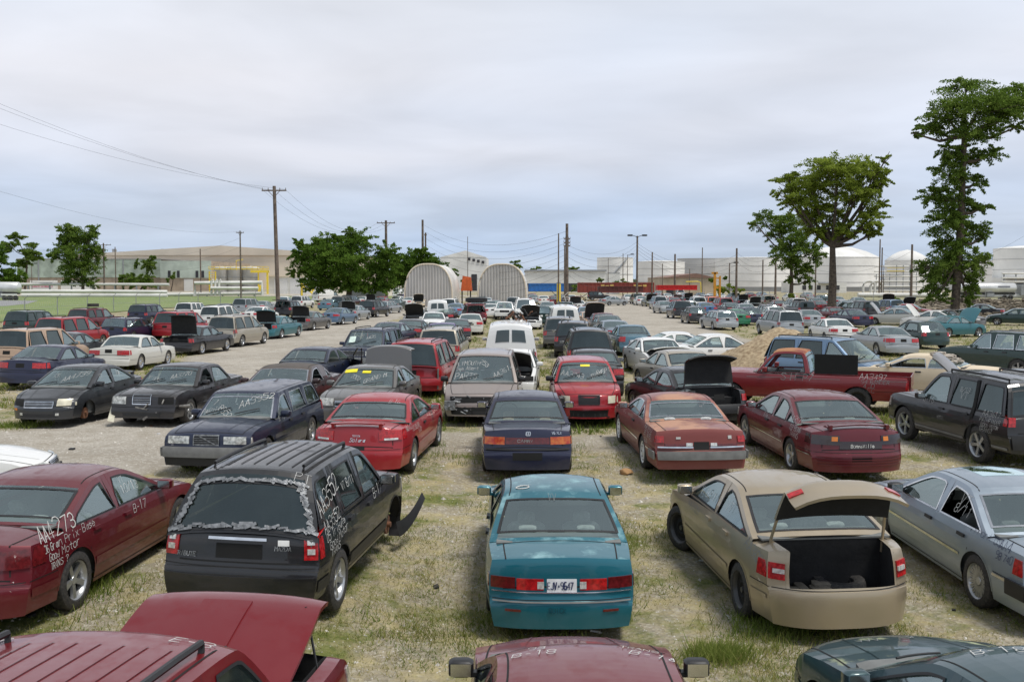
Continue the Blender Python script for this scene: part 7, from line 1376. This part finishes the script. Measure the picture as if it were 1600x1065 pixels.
ROWS = """
se grey 60 575 22 r|grey-teal sedan with sunken black tail panel, second row at the left edge
se navy 25 612 20 r|navy sedan with a white cross chalked on its rear side window
bo offwhite 166 582 24 r|off-white boxy sedan with orange-red tail lamps and dark panel at left
mv tan 5 585 28 r|tan van with sliding door ajar at the left edge
mv red 70 548 26 r|red minivan behind the grey-teal sedan at left
su maroon 118 520 28 r|dark red SUV with a spare tyre on its roof rack
wa navy 172 536 28 r|navy estate with a tall orange-red corner lamp
su dgreen 20 528 30 r|dark SUV roof at the far left edge by the field fence
su navy 212 508 28 r|dark navy SUV nearest the field fence
su white 285 503 28 r|white SUV with broken-out rear glass near the fence
mv red 255 532 28 r|red minivan behind the open-boot black sedan at left
bt black2 272 556 30 r|black square sedan with its boot lid up and white-wall tyre, left block
mv beige 342 543 28 r|beige minivan with orange tail lamp beside the left track
sx grey 345 497 150 f|dark wreck with crushed front near the fence
mv silver 372 491 30 r|silver minivan in front of the grass field
st steal 408 530 30 r|teal sedan with its boot open, left track side
se white 388 505 28 r|white sedan behind the open-boot teal one
st mgrey 463 517 30 r|grey sedan with its boot open next to the open teal one
se sblue 512 508 32 r|slate blue sedan with a wide red lamp bar, left track side
st silver 540 501 32 r|silver sedan with raised boot lid, left track side
pu white 432 484 25 r|white pickup at the foot of the tallest pole
su white 462 482 30 r|white SUV with its doors open behind the grey sedan
so black 440 497 25 r|black hatch-up SUV between the white pickup and open grey sedan
su black 571 496 32 r|dark SUV with red lamps, far along the left track
wa silver 594 490 32 r|silver estate, far along the left track
ha dgreen 612 486 32 r|green hatchback with red lamps, far along the left track
se white 632 480 35 r|white car near the end of the left track
sh cream 655 480 150 f|cream car facing the camera with crumpled front, end of the left track
va white 492 472 60 r|white van under the dense tree edge
se gblue 505 485 30 r|blue-grey car roof under the dense tree
su grey 540 480 30 r|dark grey car in the shade of the dense tree
st black 577 480 30 r|black car with lid raised by the grey screen fence
va white 619 464 10 r|white box van left of the first arched shed
se purple 618 472 40 r|purple-grey car in front of the white box van
su grey 645 470 60 r|grey car in front of the first arched shed
se white 612 477 40 r|white car roof before the grey screen fence
sx black 680 476 20 r|wreck with twisted metal piled on top before the first shed
va white 684 507 -4 r|white van with one barn door swung open, centre left row
sh mgrey 645 512 183 f|grey car with its hood up and facing the camera, centre left
se white 678 520 160 f|white car with black mirror, nose toward the camera, centre left
se black2 692 508 20 r|dark sedan between the white-nosed car and the barn-door van
co black2 634 537 3 r|black sedan with a full-width red lamp bar and blue plate panel
se navy 592 547 10 r|navy SUV-height car close behind the navy SUV
se offwhite 735 524 -2 r|off-white sedan with round red lamps, centre left row
co grey 713 536 -3 r|dark grey coupe with bright red lamps, centre left row
se purple 690 549 -2 r|purple-grey sedan behind the tan SUV
su beige 684 579 3 r|tan SUV with wide dark rear glass behind the red minivan
so maroon 745 507 -8 r|maroon hatch-up wagon carrying a black roof box
se ltblue 708 496 5 r|pale blue car right of the barn-door van
se white 770 497 -10 r|white sedan left of the white truck cab
pu silver 758 487 0 r|silver pickup before the second arched shed
pu white 788 500 180 f|white truck cab facing the camera, centre row
va white 822 503 178 f|white van with its door frame open, centre row
sh white 830 515 175 f|white damaged car just behind the cargo van roof
su purple 790 470 0 r|purple car roof in front of the second arched shed
se dgreen 731 478 90 r|dark green car body between the arched sheds
se red 725 486 90 r|red car body under the dark green one between the sheds
se mgrey 765 478 10 r|grey car before the left side of the second arched shed
pu dgreen 846 512 0 r|dark green truck right of the white vans
se white 857 505 0 r|white sedan with red lamp, left of the grey capped pickup
se silver 856 492 0 r|silver sedan further behind, left of the grey capped pickup
su dgreen 884 500 0 r|grey-green capped pickup above the white van roof
va white 884 527 0 r|tall white van in the centre right row
su mgrey 875 546 2 r|dark silver SUV with its hatch glass, centre right row
su black2 895 560 4 r|black truck squeezed between the silver SUV and the people carrier
se ltblue 920 505 0 r|light blue sedan in the centre right row
cv tan 934 517 170 f|tan fender wreck with black hood up, centre right row
se maroon 948 522 -2 r|maroon sedan nose in the centre right row
se mgrey 958 528 -4 r|grey sedan with flat roof, centre right row
se bsilver 968 542 -3 r|pale silver sedan behind the grey-blue one
st maroon 900 488 0 r|dark car with raised red lid in the far centre
se maroon 868 478 0 r|dark red car in the far centre
se white 850 476 0 r|white car beyond the dark red one, far centre
se silver 835 474 -5 r|silver car right of the second arched shed
se red 828 470 30 r|red car at the foot of the second arched shed
se navy 880 474 5 r|dark car beside the yellow bollard
sx tan 862 470 60 r|rusty wreck at the yellow bollard
se white 893 474 20 r|pale car beside the thick centre pole
se silver 958 477 62 c|silver sedan broadside at the end of the middle lane
su black2 935 469 90 c|dark wreck under the flatbed rack
se white 985 472 150 f|white small car at the end of the middle lane
su olive 997 475 -15 r|olive car at the left end of the right row
se white 1005 477 -18 r|white sedan, second in the right row
sh olive 1020 479 165 f|olive-tan car with black hood up in the right row
mv silver 1033 483 -18 r|silver minivan in the right row
se silver 1046 490 160 f|silver car nosing toward the lane with damaged bumper
mv black2 1068 498 -20 r|charred black wagon missing a door in the right row
ha black2 1092 506 -22 r|black hatchback with dusty rear, right row
wa silver 1138 516 -18 r|silver estate with white rear glass, right row
se white 1046 470 -15 r|white sedan in the second line of the right block
se dgreen 1062 473 -15 r|dark green car with a lid up in the second line
st black 1078 476 -15 r|black car with lid raised, second line of the right block
se white 1093 476 -15 r|white car beside the lid-up black one
su white 1094 485 -18 r|white SUV in the second line
se sblue 1020 465 -30 r|blue car far at the depot end
wa white 1006 462 -30 r|white car far at the depot end by the container
se silver 1030 464 -20 r|silver car under the floodlight pole
su white 1064 464 -20 r|white SUV in front of the bright red trailer body
su silver 1108 478 -18 r|silver SUV left of the red SUV
su red 1136 488 -18 r|red SUV in the second line of the right block
su orange 1116 484 -18 r|orange-brown car at the foot of the loader mast
se white 1130 470 -20 r|white rounded roof behind the red SUV
co green 1158 510 -20 r|bright green coupe between the silver estate and minivan
ha navy 1180 508 -35 r|dark blue small car left of the silver minivan
mv silver 1238 526 -27 r|silver minivan with raked rear glass in the right block
st navy 1163 480 -20 r|navy car with its boot open in the right block
st white 1183 488 -20 r|white car with its boot open in the right block
so beige 1204 480 -20 r|beige SUV with rear hatch up in the right block
se maroon 1224 488 -22 r|maroon sedan with pale rear glass in the right block
se red 1258 482 -30 r|red sedan with sloping roof in the right block
su black2 1262 497 -30 r|black people carrier with glossy rear in the right block
se silver 1275 513 -28 r|silver sedan left of the white sedan with a holed lamp
se white 1322 537 -26 r|white sedan with a torn-out tail lamp
se bsilver 1195 466 -20 r|pale car under the drooping tree
se maroon 1176 467 -20 r|maroon roof left of the drooping tree
se silver 1267 467 -25 r|silver car in front of the terminal office
se silver 1315 478 -25 r|silver car at the foot of the flat-topped tree
wa dgreen 1290 475 -30 r|green-grey estate at the foot of the flat-topped tree
ha dgreen 1340 494 -35 r|dark green hatchback right of the black people carrier
co maroon 1318 504 -40 r|dark maroon coupe behind the white sedan
se navy 1352 512 -35 r|navy sedan behind the round cream hood
sh offwhite 1398 507 -60 c|white sedan with a round cream hood raised
se silver 1414 558 -30 r|silver sedan with tall red lamps and black plate panel
cv tan 1388 484 200 f|tan car with its lid up on the rubble edge
su sblue 1404 494 -40 r|blue-grey car before the rubble
sh silver 1426 489 160 f|silver wreck with junk on its hood by the rubble
sh white 1458 513 -50 c|white car with white hood raised, left of the tall tree
se red 1462 497 120 f|red coupe by the trunk of the tall tree
ha dgreen 1468 546 -40 r|dark green hatchback with black mirror beside the silver sedan
sh steal 1488 526 65 c|teal car with its big pale teal hood raised
se black2 1530 497 -60 c|dark car behind the tall tree trunk
se mgrey 1538 512 140 f|grey sedan nose right of the teal hood
se dgreen 1590 508 -60 c|dark sedan at the right edge before the rubble
se maroon 1290 490 -30 r|maroon car deep in the right block
se grey 1150 494 -20 r|dark roof between the red SUV and the green coupe
wa mgrey 1210 500 -25 r|grey estate behind the silver minivan
se blue 1110 494 -20 r|blue car behind the dusty black hatchback
se white 1240 470 -25 r|white car before the terminal office
se silver 1348 480 -30 r|pale silver car on the right before the rubble
bo offwhite 705 478 20 r|off-white car between the sheds and the barn-door van
se silver 775 488 -5 r|silver car under the purple roof, centre
se white 1222 505 -20 r|white sedan tucked behind the silver minivan with raked glass
se silver 1172 497 -20 r|silver sedan between the green coupe and the red SUV
wa white 1080 490 -18 r|white estate behind the charred black wagon
se red 1058 480 -18 r|small red sedan in the second line behind the silver car
se white 1115 470 -18 r|white sedan left of the red SUV, third line
su silver 1150 472 -18 r|silver SUV in the third line of the right block
se silver 1210 472 -20 r|silver sedan below the drooping tree, third line
mv white 1250 490 -20 r|white minivan in front of the terminal office row
se mgrey 1285 482 -20 r|grey sedan just left of the flat-topped tree trunk
se silver 1330 488 -20 r|silver sedan just right of the flat-topped tree trunk
mv black2 1365 498 -25 r|black minivan beyond the round cream hood
se white 1375 490 -25 r|white sedan by the rubble edge, right of the flat-topped tree
se gblue 1425 503 -30 r|grey-blue sedan before the rubble, left of the tall tree
se white 1000 468 -20 r|white sedan at the very end of the right row
se silver 1075 468 -20 r|silver sedan in front of the depot
se navy 1098 468 -20 r|navy sedan left of the loader mast
su white 700 490 5 r|white SUV between the wreck pile and the barn-door van
se silver 745 490 0 r|silver sedan in front of the gap between the arched sheds
se white 765 488 0 r|white sedan left of the silver pickup
mv silver 802 486 0 r|silver minivan behind the white truck cab
se mgrey 818 482 0 r|grey sedan below the right side of the second arched shed
se white 905 488 0 r|white sedan left of the lid-up dark car, far centre
se silver 928 492 0 r|silver sedan near the lane in the far centre right row
se red 590 478 30 r|red sedan at the edge of the dense tree shade
se white 560 478 30 r|white sedan at the edge of the dense tree shade
mv mgrey 525 484 30 r|grey minivan behind the slate blue sedan
se silver 400 490 25 r|silver sedan by the fence, left of the tallest pole
mv white 325 512 28 r|white minivan behind the beige one at left
"""
GRP = {}
for ln in ROWS.strip().split('\n'):
    a, lb = ln.split('|'); k, col, px_, py_, hd, end = a.split(); c = proto(k); pm = P[col]; px_, py_, hd = float(px_), float(py_), float(hd)
    if end == 'r' and hd >= 18: hd = hd - 19 + random.uniform(-2, 3)
    if end == 'r' and hd <= -12: hd = -3 + random.uniform(-3, 3) - (6 if hd <= -35 else 0)
    if end == 'f' and 140 < hd < 172: hd = 174 + random.uniform(-4, 3)
    if not c.used: c.used = True; r = c.root; src = c; first = True
    else: first = False; r = copy_car(c, pm)
    h = R(hd); d = Vector((math.sin(h), math.cos(h))); sg = {'r': 1, 'f': -1, 'c': 0}[end]; g = gp(px_, py_); X_, Y_ = g.x + d.x * sg * c.L / 2, g.y + d.y * sg * c.L / 2
    r.location = (X_, Y_, gz(X_, Y_)); r.rotation_euler = (R(random.uniform(-1, 1)), R(random.uniform(-1, 1)), R(90 - hd)); r['label'] = lb; r['group'] = 'scrapped cars in the rows of the yard'; r['category'] = {'mv': 'minivan', 'va': 'van', 'pu': 'pickup truck'}.get(k, 'car')
    c.insts = getattr(c, 'insts', []) + [(r, pm)]
for c in PRO.values():
    for r, pm in c.insts:
        for ch in r.children: recolor(ch, pm)
# junk piled on car roofs
def junk(name, label, X, Y, Z, cnt, s, mats, cat='scrap', seed=0):
    rs = random.Random(seed); b = MB()
    for _ in range(cnt):
        a = Vector((rs.uniform(-s, s), rs.uniform(-.5, .5), rs.uniform(0, s * .6))); e = a + Vector((rs.uniform(-s, s) * .8, rs.uniform(-.4, .4), rs.uniform(-.2, .5) * s)); b.tube([a, a.lerp(e, .5) + Vector((0, 0, rs.uniform(-.1, .15))), e], rs.uniform(.02, .055), 5, rs.randrange(len(mats)))
    o = b.build(name, mats, None, 0); o.location = (X, Y, Z); tag(o, label, cat)
junk('scrap_heap', 'heap of twisted axles and frames on the roof of the white cargo van', .25, 40.8, 2.0, 22, .55, [M['rust'], M['white'], M['seam']], seed=3)
junk('scrap_heap', 'tangle of dark metal on the wreck before the first arched shed', xx_(683, 155), 157, 1.5, 26, 1.6, [M['black'], M['seam']], seed=4)
junk('scrap_heap', 'pile of black scrap lying around the thick centre pole', xx_(893, 128), 128, 0.2, 40, 2.2, [M['seam'], M['rust'], M['white']], seed=5)
b = MB(); g = gp(118, 520); b.tube([(g.x + .35, g.y + 2.2, 1.80), (g.x + .35, g.y + 2.2, 2.02)], .40, 20); tag(b.build('spare_tyre', M['rubber'], None, 40), 'black tyre lying on the roof of the dark red SUV at left', 'tyre')
g = gp(745, 507); b = MB(); b.rbox((g.x - .1, g.y + 2.0, 2.05), (.95, .9, .22), .3); tag(b.build('roof_box', M['black'], None, 50), 'black cargo box on the maroon wagon roof', 'roof box')
